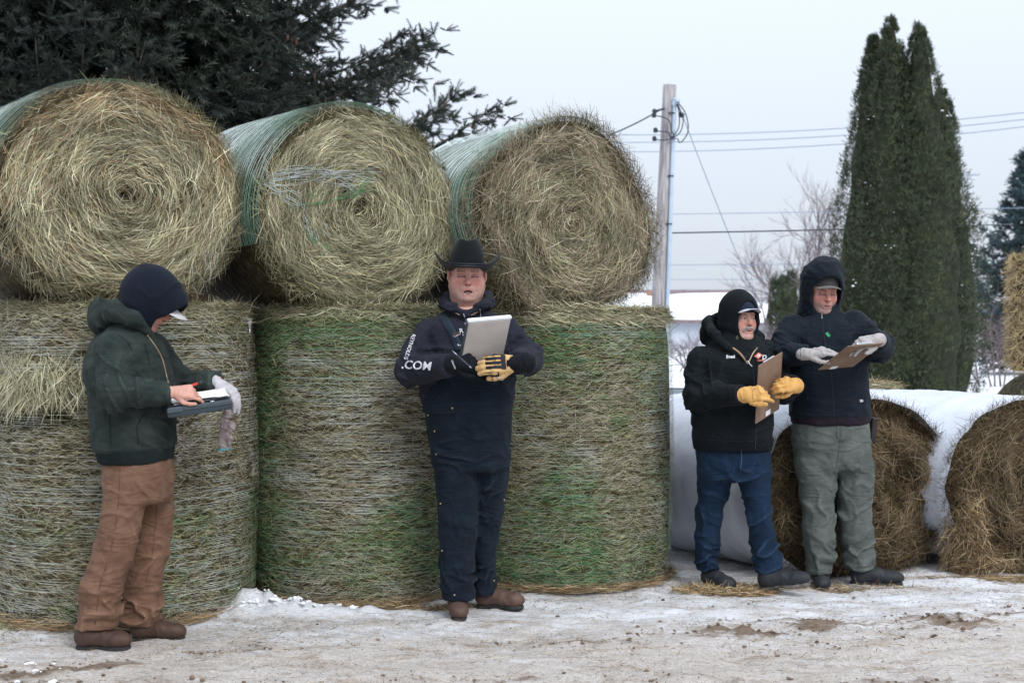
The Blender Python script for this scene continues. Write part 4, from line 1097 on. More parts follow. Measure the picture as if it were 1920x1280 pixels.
# ================================================================== bare trees and shrubs
def bare(name, label, cat, px, Y, top_py, levels, seed, spread=0.5, trunk=0.1, base_py=None, multi=1, mat=None, group=None, squat=1.0, kids=(3, 5)):
    r_ = np.random.default_rng(seed)
    base = at(px, 700, Y); H = at(px, top_py, Y)[2]
    root = empty(name, (base[0], Y, 0)); tag(root, label, cat, group)
    paths = []
    def grow(p, d, ln, rad, lev):
        n_ = 5
        pts = [p]; dd = d.copy()
        for q in range(n_ - 1):
            dd = unit(dd + r_.normal(0, 0.13, 3) + np.array([0, 0, 0.06]))
            pts.append(pts[-1] + dd * ln / (n_ - 1))
        pts = np.array(pts)
        paths.append((pts, np.linspace(rad, rad * 0.55, n_)))
        if lev == 0: return
        for c in range(r_.integers(*kids)):
            f = r_.uniform(0.35, 1.0); k = min(int(f * (n_ - 1)), n_ - 2)
            nd = unit(dd + r_.normal(0, spread, 3) * np.array([1, 1, 0.7 * squat]))
            grow(pts[k] + (pts[k + 1] - pts[k]) * (f * (n_ - 1) - k), nd, ln * r_.uniform(0.5, 0.8), max(rad * 0.5, 0.25 * Y / FPX), lev - 1)
    for q in range(multi):
        d0 = unit(np.array([r_.normal(0, 0.25 * (multi > 1) + 0.05), r_.normal(0, 0.2), 1.0]))
        grow(np.array([r_.normal(0, 0.1 * multi ** 0.5), r_.normal(0, 0.1), 0.0]), d0, H * (0.42 if levels > 2 else 0.5), trunk, levels)
    link('branches', tube_mesh(paths, 'branches', 3), mat or M_TWIG, root)
    return root
bare('bare_tree', 'leafless tree with forked limbs left of the tall cedars', 'tree', 1512, 52, 300, 5, 5, 0.42, 0.13)
bare('bare_tree', 'slender leafless tree right against the left side of the cedars', 'tree', 1550, 50, 300, 5, 12, 0.36, 0.10)
bare('bare_tree', 'bushy leafless tree above the snowy roof, left of the clipped evergreen', 'tree', 1425, 70, 440, 4, 23, 0.55, 0.12, kids=(4, 6))
bare('bare_tree', 'leafless twiggy tree far off behind the clipped evergreen', 'tree', 1490, 75, 360, 4, 29, 0.4, 0.14, kids=(4, 6))
bare('bare_shrub', 'leafless brown shrub in front of the white house', 'shrub', 1284, 42, 588, 3, 31, 0.7, 0.03, multi=6, kids=(4, 6))
bare('bare_shrub', 'leafless shrub between the bale stack and the pole', 'shrub', 1206, 40, 560, 3, 37, 0.6, 0.03, multi=5, kids=(4, 6))
bare('bare_shrub', 'leafless twiggy shrub between the cedars and the blue spruce', 'shrub', 1868, 36, 545, 3, 43, 0.75, 0.03, multi=8, kids=(4, 6), mat=mat_plain('red_twig', (0.13, 0.10, 0.10), (0.24, 0.19, 0.19), scale=6, rough=0.9))
bare('bare_shrub', 'pale tangled shrub at the foot of the clipped evergreen', 'shrub', 1486, 55, 560, 3, 47, 0.7, 0.03, multi=7, kids=(4, 6))
bare('bare_tree', 'faint leafless tree on the horizon right of the pole', 'tree', 1282, 150, 545, 3, 53, 0.4, 0.2, multi=2)

# ================================================================== houses
M_SIDING = mat_plain('grey_siding', (0.42, 0.46, 0.53), (0.48, 0.52, 0.58), scale=3, rough=0.6)
M_ROOFB = mat_plain('brown_shingle', (0.15, 0.115, 0.125), (0.21, 0.165, 0.175), scale=3, rough=0.9)
def poly_obj(name, V, F, mat, parent):
    me = bpy.data.meshes.new(name); me.from_pydata([tuple(v) for v in V], [], F); me.update()
    return link(name, me, mat, parent)
def house(label, cx, Y, W_, D_, eave, ridge, snow_frac=0.8, tilt=0):
    root = empty('house', (cx, Y, 0), tilt); tag(root, label, 'house')
    hw, hd = W_ / 2, D_ / 2
    V = [(-hw, -hd, 0), (hw, -hd, 0), (hw, hd, 0), (-hw, hd, 0), (-hw, -hd, eave), (hw, -hd, eave), (hw, hd, eave), (-hw, hd, eave), (-hw, 0, ridge - .15), (hw, 0, ridge - .15)]
    poly_obj('wall', V, [(0, 1, 5, 4), (1, 2, 6, 9, 5), (2, 3, 7, 6), (3, 0, 4, 8, 7)], M_SIDING, root)
    ov = 0.5
    def slab(name, y0, z0, y1, z1, th, mat, x0=-hw - ov, x1=hw + ov, wav=0.0):
        xs = np.linspace(x0, x1, 24); Vb, Fb = [], []
        for k, xx in enumerate(xs):
            e = wav * fbm(np.array([[xx * 0.5, 3, 0]]), 5, 2)[0]
            Vb += [(xx, y0, z0), (xx, y1 + e * 1.0, z1 + e * (z1 - z0) / (y1 - y0) if y1 != y0 else z1), (xx, y1 + e, z1 + th + e * (z1 - z0) / (y1 - y0)), (xx, y0, z0 + th)]
        for k in range(23):
            a = 4 * k
            for q in range(4):
                Fb.append((a + q, a + (q + 1) % 4, a + 4 + (q + 1) % 4, a + 4 + q))
        Fb += [(0, 1, 2, 3), (92 + 3, 92 + 2, 92 + 1, 92)]
        return poly_obj(name, Vb, Fb, mat, root)
    dz = (ridge - eave) / hd
    r1 = slab('roof', -hd - ov, eave - ov * dz, 0, ridge, 0.12, M_ROOFB)
    slab('roof', hd + ov, eave - ov * dz, 0, ridge, 0.12, M_ROOFB)
    ys = -hd * (1 - snow_frac)
    s_ = slab('roof_snow', -hd - ov - 0.05, eave - ov * dz + 0.125, ys, ridge + ys * dz + 0.125, 0.28, M_SNOWC, wav=0.5)
    f = link('fascia', box_mesh('fascia', (hw + ov, 0.04, 0.10)), M_ROOFB, root); f.location = (0, -hd - ov - 0.10, eave - ov * dz + 0.0)
    return root
h1 = house('low grey house under a thick snow roof with bare brown ridge, behind the pole', at(1262, 600, 96)[0], 98, 8.6, 9.0, 2.05, 3.95, 0.66)
house('distant grey house with a snow roof behind the hooded men', at(1452, 600, 120)[0], 122, 9.0, 8.0, 1.9, 3.2, 0.95)
# brick chimney on the near house
ch = link('chimney', box_mesh('chimney', (0.28, 0.28, 0.5), 0.02, 1), mat_plain('brick', (0.25, 0.12, 0.09), (0.34, 0.18, 0.14), scale=20, rough=0.9), h1)
ch.location = (at(1222, 600, 96)[0] - h1.location.x, -1.5, 3.45)

# ================================================================== a snow-covered low trailer
tr = empty('flat_trailer', tuple(at(1262, 700, 16.0) * np.array([1, 1, 0])), math.radians(-28))
tag(tr, 'low flat trailer buried in snow beyond the lower bales', 'trailer')
M_GREYP = mat_plain('grey_metal', (0.20, 0.24, 0.28), (0.32, 0.36, 0.42), scale=8, rough=0.5, metal=0.2)
o = link('deck', box_mesh('deck', (1.0, 0.6, 0.05), 0.01, 1), M_GREYP, tr); o.location = (0, 0, 0.78)
for yy in (-0.61, 0.61):
    o = link('side_rail', box_mesh('side_rail', (1.02, 0.02, 0.09), 0.005, 1), M_GREYP, tr); o.location = (0, yy + (0.012 if yy > 0 else -0.012), 0.74)
for xx in (-0.3, 0.3):
    for yy in (-0.5, 0.5):
        o = link('wheel', tube_mesh([(np.array([[xx, yy - 0.09, 0.3], [xx, yy + 0.09, 0.3]]), 0.3)], 'wheel', 20), mat_plain('tyre', (0.02, 0.02, 0.02)), tr)
o = link('axle', tube_mesh([(np.array([[-0.3, 0, 0.3], [-0.3, 0, 0.74]]), .04), (np.array([[0.3, 0, 0.3], [0.3, 0, 0.74]]), .04), (np.array([[-0.3, -.45, 0.3], [-0.3, .45, 0.3]]), .03), (np.array([[0.3, -.45, 0.3], [0.3, .45, 0.3]]), .03)], 'axle', 8), M_GREYP, tr)
gxx, gyy = np.meshgrid(np.linspace(-0.99, 0.99, 30), np.linspace(-0.59, 0.59, 20), indexing='ij')
hh = 0.834 + 0.16 * (1 - (gxx / 1.0) ** 4) * (1 - (gyy / 0.6) ** 4) * (1 + 0.3 * fbm(np.stack([gxx.ravel() * 2, gyy.ravel() * 2, 0 * gxx.ravel()], -1), 3, 2).reshape(gxx.shape))
ii = (np.arange(29)[:, None] * 20 + np.arange(19)[None]).ravel()
link('snow_load', np_mesh('snow_load', np.stack([gxx, gyy, hh], -1).reshape(-1, 3), np.stack([ii, ii + 20, ii + 21, ii + 1], -1)), M_SNOWC, tr)

# ================================================================== utility pole and lines
PY = 26.0
pb = at(1232, 720, PY); ptop = at(1256, 160, PY)
pole = empty('utility_pole', (pb[0], PY, 0)); tag(pole, 'weathered wooden utility pole with a grey conduit and looped wires', 'pole')
M_POLE = mat_plain('weathered_pole', (0.21, 0.19, 0.19), (0.40, 0.385, 0.395), scale=9, rough=0.9, bump=0.7, bump_scale=30, stretch=(3, 3, 0.25))
dx = (ptop[0] - pb[0])
foot = np.array([-0.055, 0, 0.0]); topv = np.array([dx, 0, ptop[2]])
zz = np.linspace(0, 1, 14)
link('shaft', tube_mesh([(foot + (topv - foot) * zz[:, None], np.linspace(0.15, 0.122, 14))], 'shaft', 18), M_POLE, pole)
def pl(px, py, dy=0.0):
    q = at(px, py, PY + dy); return q - np.array([pb[0], PY, 0])
M_COND = mat_plain('grey_conduit', (0.34, 0.42, 0.52), (0.42, 0.50, 0.58), scale=4, rough=0.45)
M_WIRE = mat_plain('dark_wire', (0.03, 0.04, 0.055), rough=0.5)
link('conduit', tube_mesh([(curve_pts([pl(1246, 720, -0.13), pl(1252, 560, -0.13), pl(1261, 300, -0.13), pl(1265, 195, -0.13)], 16), 0.036)], 'conduit', 10), M_COND, pole)
wh = link('weatherhead', tube_mesh([(curve_pts([pl(1264, 200, -0.13), pl(1264, 189, -0.13), pl(1268, 187, -0.14), pl(1271, 193, -0.15)], 10), np.linspace(0.042, 0.048, 10))], 'weatherhead', 10), M_COND, pole)
for (a, b_) in ((1259, 212), (1257, 330), (1254, 420)):
    link('strap', tube_mesh([(np.array([pl(a - 5, b_, -0.14), pl(a + 6, b_, -0.17)]), 0.014)], 'strap', 6), M_WIRE, pole)
loops = [[(1271, 192), (1284, 210), (1290, 232), (1289, 250), (1280, 264), (1274, 267), (1270, 259)],
         [(1268, 196), (1272, 205), (1274, 225), (1272, 240), (1264, 254), (1258, 258)],
         [(1270, 195), (1276, 210), (1281, 226), (1277, 245), (1268, 255), (1259, 259)],
         [(1227, 217), (1240, 219), (1252, 224), (1257, 232), (1259, 245), (1264, 254)],
         [(1229, 246), (1245, 247), (1254, 249), (1256, 256), (1262, 258)], [(1227, 262), (1245, 263), (1258, 261), (1268, 260)]]
for lp in loops:
    link('wire_loop', tube_mesh([(curve_pts([pl(a, b_, -0.2) for a, b_ in lp], 26), 0.011)], 'wire_loop', 5), M_WIRE, pole)
for (a, b_) in ((1227, 209), (1226, 216), (1229, 244), (1227, 260), (1276, 215), (1279, 216)):
    q = pl(a, b_, -0.15)
    link('insulator', tube_mesh([(np.array([q - Z3 * .045, q - Z3 * .03, q - Z3 * .012, q, q + Z3 * .02, q + Z3 * .045]), np.array([.03, .045, .03, .045, .04, .02]))], 'insulator', 10), M_WIRE, pole)
link('bracket', tube_mesh([(np.array([pl(1227, 209, -0.15), pl(1246, 204, -0.12)]), 0.02)], 'bracket', 6), M_WIRE, pole)

def line(name, label, a, b_, r, sag=0.0, mat=None, group='overhead lines'):
    a, b_ = np.asarray(a), np.asarray(b_)
    t = np.linspace(0, 1, 30)[:, None]
    pts = a + (b_ - a) * t - Z3 * (4 * sag * t * (1 - t))
    o = link(name, tube_mesh([(pts, r)], name, 5), mat or M_WIRE)
    tag(o, label, 'wire', group)
M_LINE = mat_plain('thin_line', (0.18, 0.24, 0.33), rough=0.6)
line('power_line', 'top one of three long wires crossing behind the pole', at(700, 232, 58), at(2300, 160, 50), 0.016, 1.0, M_LINE)
line('power_line', 'middle one of three long wires crossing behind the pole', at(700, 247, 58), at(2300, 172, 50), 0.016, 1.0, M_LINE)
line('power_line', 'lowest one of three long wires crossing behind the pole', at(700, 265, 58), at(2300, 182, 50), 0.016, 1.05, M_LINE)
line('telephone_line', 'single thin wire above the twisted cable, ending in the cedars', at(1200, 402, 40), at(2100, 385, 38), 0.010, 0.03, M_LINE)
line('telephone_line', 'thick dark twisted cable running from the pole into the cedars', at(1240, 437, 26.2), at(1900, 420, 34), 0.014, 0.02)
line('telephone_line', 'thin wire crossing just above the hood of the tallest man', at(1000, 497, 60), at(2100, 492, 60), 0.014, 0.02, M_LINE)
line('telephone_line', 'faint low wire above the snowy roof', at(1000, 524, 75), at(1900, 522, 75), 0.014, 0.02, M_LINE)
line('guy_wire', 'slanting guy wire running down to the right from the pole top', at(1272, 196, 26), at(1425, 580, 29), 0.008, 0.06, M_LINE)
line('service_wire', 'sagging wire running from the pole top to the left behind the shaggy bale', at(1240, 205, 25.9), at(900, 280, 24), 0.014, 0.3)

# an aerial mast on the horizon between the cedars and the blue spruce
an = empty('aerial_mast', tuple(at(1814, 650, 60) * np.array([1, 1, 0]))); tag(an, 'thin television aerial mast between the cedars and the blue spruce', 'aerial')
hT = at(1814, 328, 60)[2]
link('mast', tube_mesh([(np.array([[0, 0, 0], [0, 0, hT]]), 0.022)], 'mast', 6), M_LINE, an)
link('boom', tube_mesh([(np.array([[-0.3, 0, hT], [0.5, 0, hT - 0.02]]), 0.016)], 'boom', 5), M_LINE, an)
for xx in np.linspace(-0.25, 0.45, 5):
    link('rod', tube_mesh([(np.array([[xx, -0.35, hT + 0.02], [xx, 0.35, hT + 0.02]]), 0.008)], 'rod', 4), M_LINE, an)
# ================================================================== solid modelling for people (distance fields -> mesh)
def surface_nets(D, org, h):
    s = D < 0
    nx, ny, nz = D.shape
    cnt = np.zeros((nx - 1, ny - 1, nz - 1), np.int8)
    for a in (0, 1):
        for b in (0, 1):
            for c in (0, 1):
                cnt += s[a:nx - 1 + a, b:ny - 1 + b, c:nz - 1 + c]
    act = (cnt > 0) & (cnt < 8)
    idx = np.full(act.shape, -1, np.int32)
    I = np.argwhere(act)
    idx[act] = np.arange(len(I))
    corner = {}
    for a in (0, 1):
        for b in (0, 1):
            for c in (0, 1):
                corner[a, b, c] = D[I[:, 0] + a, I[:, 1] + b, I[:, 2] + c]
    acc = np.zeros((len(I), 3)); k = np.zeros(len(I))
    for ax in range(3):
        for u in (0, 1):
            for v in (0, 1):
                p = [u, v]; p.insert(ax, 0); q = [u, v]; q.insert(ax, 1)
                d0, d1 = corner[tuple(p)], corner[tuple(q)]
                cr = (d0 < 0) != (d1 < 0)
                t = np.where(cr, d0 / np.where(cr, d0 - d1, 1), 0)
                pos = np.tile(np.array(p, float), (len(I), 1)); pos[:, ax] += t
                acc[cr] += pos[cr]; k[cr] += 1
    V = (I + acc / np.maximum(k, 1)[:, None]) * h + org
    Fs = []
    for ax in range(3):
        o = [a for a in range(3) if a != ax]
        sl0 = [slice(None)] * 3; sl1 = [slice(None)] * 3
        sl0[ax] = slice(0, D.shape[ax] - 1); sl1[ax] = slice(1, D.shape[ax])
        for a in o:
            sl0[a] = slice(1, D.shape[a] - 1); sl1[a] = slice(1, D.shape[a] - 1)
        A, B = s[tuple(sl0)], s[tuple(sl1)]
        E = np.argwhere(A != B)
        if len(E) == 0: continue
        fl = A[tuple(E.T)]
        E = E.copy(); E[:, o[0]] += 1; E[:, o[1]] += 1
        def cell(d0, d1):
            q = E.copy(); q[:, o[0]] -= d0; q[:, o[1]] -= d1
            return idx[q[:, 0], q[:, 1], q[:, 2]]
        quad = np.stack([cell(1, 1), cell(0, 1), cell(0, 0), cell(1, 0)], -1)
        if ax == 1: fl = ~fl
        quad[~fl] = quad[~fl][:, ::-1]
        Fs.append(quad)
    F = np.concatenate(Fs)
    return V, F[(F >= 0).all(1)]

def smin(a, b, k):
    if k <= 0: return np.minimum(a, b)
    h = np.clip(0.5 + 0.5 * (b - a) / k, 0, 1)
    return b + (a - b) * h - k * h * (1 - h)
def smax(a, b, k):
    return -smin(-a, -b, k)

class Field:
    def __init__(s, lo, hi, h):
        s.lo = np.asarray(lo, float); s.h = h
        n = np.ceil((np.asarray(hi, float) - s.lo) / h).astype(int) + 1
        ax = [(s.lo[i] + np.arange(n[i]) * h).astype(np.float32) for i in range(3)]
        s.P = np.stack(np.meshgrid(*ax, indexing='ij'), -1)
        s.D = np.full(tuple(n), 9.0, np.float32)
    def add(s, d, k=0.0): s.D = smin(s.D, d, k); return s
    def cut(s, d, k=0.0): s.D = smax(s.D, -d, k); return s
    def clip(s, d, k=0.0): s.D = smax(s.D, d, k); return s
    def mesh(s):
        # keep the grid's border outside the solid
        D = s.D.copy()
        for a in range(3):
            for e in (0, -1):
                sl = [slice(None)] * 3; sl[a] = e
                D[tuple(sl)] = np.maximum(D[tuple(sl)], s.h * 0.5)
        return surface_nets(D, s.lo, s.h)

def f32(v): return np.asarray(v, np.float32)
def cap(P, a, b, ra, rb=None):
    a, b = f32(a), f32(b); rb = ra if rb is None else rb
    ba = b - a; pa = P - a
    t = np.clip((pa @ ba) / max(float(ba @ ba), 1e-9), 0, 1)
    return np.linalg.norm(pa - t[..., None] * ba, axis=-1) - (ra + (rb - ra) * t)
def chain(P, pts, rad, k=0.01):
    d = None
    for i in range(len(pts) - 1):
        c = cap(P, pts[i], pts[i + 1], rad[i], rad[i + 1])
        d = c if d is None else smin(d, c, k)
    return d
def ell(P, c, r, R=None):
    q = P - f32(c)
    if R is not None: q = q @ f32(R)          # R columns: local axes
    r = f32(r)
    k0 = np.linalg.norm(q / r, axis=-1); k1 = np.linalg.norm(q / (r * r), axis=-1)
    return k0 * (k0 - 1) / np.maximum(k1, 1e-6)
def rbox(P, c, hv, r, R=None):
    q = P - f32(c)
    if R is not None: q = q @ f32(R)
    q = np.abs(q) - (f32(hv) - r)
    return np.linalg.norm(np.maximum(q, 0), axis=-1) + np.minimum(q.max(-1), 0) - r
def loft(P, z, cx, cy, a, b, pw=2.3, zlo=None, zhi=None, k=0.015):
    """stack of superellipses along z"""
    z = np.asarray(z, float); o = np.argsort(z)
    zz = P[0, 0, :, 2].astype(float)
    zf = np.linspace(z.min(), z.max(), 120)
    def prof(v):
        v = np.asarray(v, float)
        if np.ndim(v) == 0: return np.full(len(zz), float(v))
        f = np.interp(zf, z[o], v[o])
        kern = np.hanning(17); kern /= kern.sum()
        f = np.convolve(np.pad(f, 8, mode='edge'), kern, 'valid')
        return np.interp(zz, zf, f)
    X, Y, A, B = prof(cx), prof(cy), prof(a), prof(b)
    u = np.abs(P[..., 0] - X) / A; v = np.abs(P[..., 1] - Y) / B
    rr = (u ** pw + v ** pw) ** (1 / pw)
    d = (rr - 1) * np.minimum(A, B) * 0.95
    if zlo is not None: d = smax(d, zlo - P[..., 2], k)
    if zhi is not None: d = smax(d, P[..., 2] - zhi, k)
    return d.astype(np.float32)

def rot(yaw=0, pitch=0, roll=0):
    cy, sy = math.cos(yaw), math.sin(yaw); cp, sp = math.cos(pitch), math.sin(pitch); cr, sr = math.cos(roll), math.sin(roll)
    Rz = np.array([[cy, -sy, 0], [sy, cy, 0], [0, 0, 1]]); Rx = np.array([[1, 0, 0], [0, cp, -sp], [0, sp, cp]]); Ry = np.array([[cr, 0, sr], [0, 1, 0], [-sr, 0, cr]])
    return Rz @ Rx @ Ry

def normals(V, F):
    fn = np.cross(V[F[:, 2]] - V[F[:, 0]], V[F[:, 3]] - V[F[:, 1]])
    N = np.zeros_like(V)
    for k in range(4): np.add.at(N, F[:, k], fn)
    return unit(N)

def smooth(V, F, it=1, lam=0.5):
    E = np.concatenate([F[:, [0, 1]], F[:, [1, 2]], F[:, [2, 3]], F[:, [3, 0]]])
    for _ in range(it):
        S = np.zeros_like(V); c = np.zeros(len(V))
        np.add.at(S, E[:, 0], V[E[:, 1]]); np.add.at(c, E[:, 0], 1)
        np.add.at(S, E[:, 1], V[E[:, 0]]); np.add.at(c, E[:, 1], 1)
        V = V + lam * (S / np.maximum(c, 1)[:, None] - V)
    return V

def crease(V, N, layers):
    """push the cloth out and in along folds. layer: centre, reach, fold direction, wave across, wave along, height, seed"""
    d = np.zeros(len(V))
    for (c, rad, dirv, f1, f2, amp, seed) in layers:
        a = unit(np.asarray(dirv, float))
        q = V - np.asarray(c)
        along = q @ a
        perp = q - along[:, None] * a
        # folds run across 'a': the pattern changes fast along a, slowly across it
        Q = perp * (f2 * 1.15) + a * (along * f1 * 1.2)[:, None] + seed * 1.37
        wob = vnoise(V * 7.0 + seed, seed) * 0.85
        n_ = vnoise(Q + wob[:, None], seed + 1)
        r = np.maximum(1 - np.abs(n_) * 3.2, 0.0) ** 0.9 - 0.3
        win = np.exp(-((q / np.broadcast_to(np.asarray(rad, float), (3,))) ** 2).sum(1))
        d += 1.65 * amp * r * win
    return V + N * d[:, None]

# ------------------------------------------------------------------ cloth and skin
def cloth(name, c1, c2, scale=5, rough=0.9, bump=0.35, bump_scale=420, sheen=0.02, lo=0.35, hi=0.7, spec=0.15, weave=0.0, wrinkles=((5, 5, 11, 0.014, 0.34), (12, 12, 26, 0.006, 0.16))):
    m, n, l, b = new_mat(name)
    tc = n.new('ShaderNodeTexCoord')
    z = n.new('ShaderNodeTexNoise'); z.inputs['Scale'].default_value = scale; z.inputs['Detail'].default_value = 7; z.inputs['Roughness'].default_value = 0.65
    l.new(tc.outputs['Object'], z.inputs['Vector'])
    cr = n.new('ShaderNodeValToRGB')
    cr.color_ramp.elements[0].position = lo; cr.color_ramp.elements[1].position = hi
    cr.color_ramp.elements[0].color = (*c1, 1); cr.color_ramp.elements[1].color = (*c2, 1)
    l.new(z.outputs['Fac'], cr.inputs['Fac'])
    # worn along the ridges of the folds and seams
    g = n.new('ShaderNodeNewGeometry')
    mr = n.new('ShaderNodeMapRange'); mr.inputs['From Min'].default_value = 0.52; mr.inputs['From Max'].default_value = 0.62
    mr.inputs['To Max'].default_value = weave
    l.new(g.outputs['Pointiness'], mr.inputs['Value'])
    mx = n.new('ShaderNodeMix'); mx.data_type = 'RGBA'
    l.new(mr.outputs[0], mx.inputs['Factor']); l.new(cr.outputs[0], mx.inputs[6])
    mx.inputs[7].default_value = (*[min(1, v * 2.2 + 0.02) for v in c2], 1)
    l.new(mx.outputs[2], b.inputs['Base Color'])
    b.inputs['Roughness'].default_value = rough; b.inputs['Specular IOR Level'].default_value = spec; b.inputs['Sheen Weight'].default_value = sheen
    nb = n.new('ShaderNodeTexNoise'); nb.inputs['Scale'].default_value = bump_scale; nb.inputs['Detail'].default_value = 3
    l.new(tc.outputs['Object'], nb.inputs['Vector'])
    n2 = n.new('ShaderNodeTexNoise'); n2.inputs['Scale'].default_value = 38; n2.inputs['Detail'].default_value = 4
    l.new(tc.outputs['Object'], n2.inputs['Vector'])
    ad = n.new('ShaderNodeMath'); ad.operation = 'MULTIPLY_ADD'; ad.inputs[1].default_value = 0.9
    l.new(n2.outputs['Fac'], ad.inputs[0]); l.new(nb.outputs['Fac'], ad.inputs[2])
    bp = n.new('ShaderNodeBump'); bp.inputs['Strength'].default_value = bump; bp.inputs['Distance'].default_value = 0.006
    l.new(ad.outputs[0], bp.inputs['Height'])
    # small sharp puckers of the cloth
    last = bp.outputs[0]
    if scale >= 12 or scale == 9: wrinkles = ()
    for (sx, sy, sz, dist, st) in wrinkles:
        mp_ = n.new('ShaderNodeMapping'); mp_.inputs['Scale'].default_value = (sx, sy, sz); mp_.inputs['Rotation'].default_value = (0.2, 0.5 if sx > 9 else -0.35, 0.3)
        l.new(tc.outputs['Object'], mp_.inputs['Vector'])
        nw = n.new('ShaderNodeTexNoise'); nw.inputs['Scale'].default_value = 1.0; nw.inputs['Detail'].default_value = 2.0; nw.inputs['Distortion'].default_value = 0.6
        l.new(mp_.outputs[0], nw.inputs['Vector'])
        m1 = n.new('ShaderNodeMath'); m1.operation = 'SUBTRACT'; m1.inputs[1].default_value = 0.5; l.new(nw.outputs['Fac'], m1.inputs[0])
        m2 = n.new('ShaderNodeMath'); m2.operation = 'ABSOLUTE'; l.new(m1.outputs[0], m2.inputs[0])
        m3 = n.new('ShaderNodeMapRange'); m3.inputs['From Max'].default_value = 0.13; m3.inputs['To Min'].default_value = 1.0; m3.inputs['To Max'].default_value = 0.0; m3.interpolation_type = 'SMOOTHSTEP'
        l.new(m2.outputs[0], m3.inputs['Value'])
        b2 = n.new('ShaderNodeBump'); b2.inputs['Strength'].default_value = st; b2.inputs['Distance'].default_value = dist
        l.new(m3.outputs[0], b2.inputs['Height']); l.new(last, b2.inputs['Normal']); last = b2.outputs[0]
    l.new(last, b.inputs['Normal'])
    return m

M_SKIN = mat_attr('skin', rough=0.55, spec=0.35, noise_scale=90, noise_amt=0.10, bump=0.25, bump_scale=260, sss=0.0)

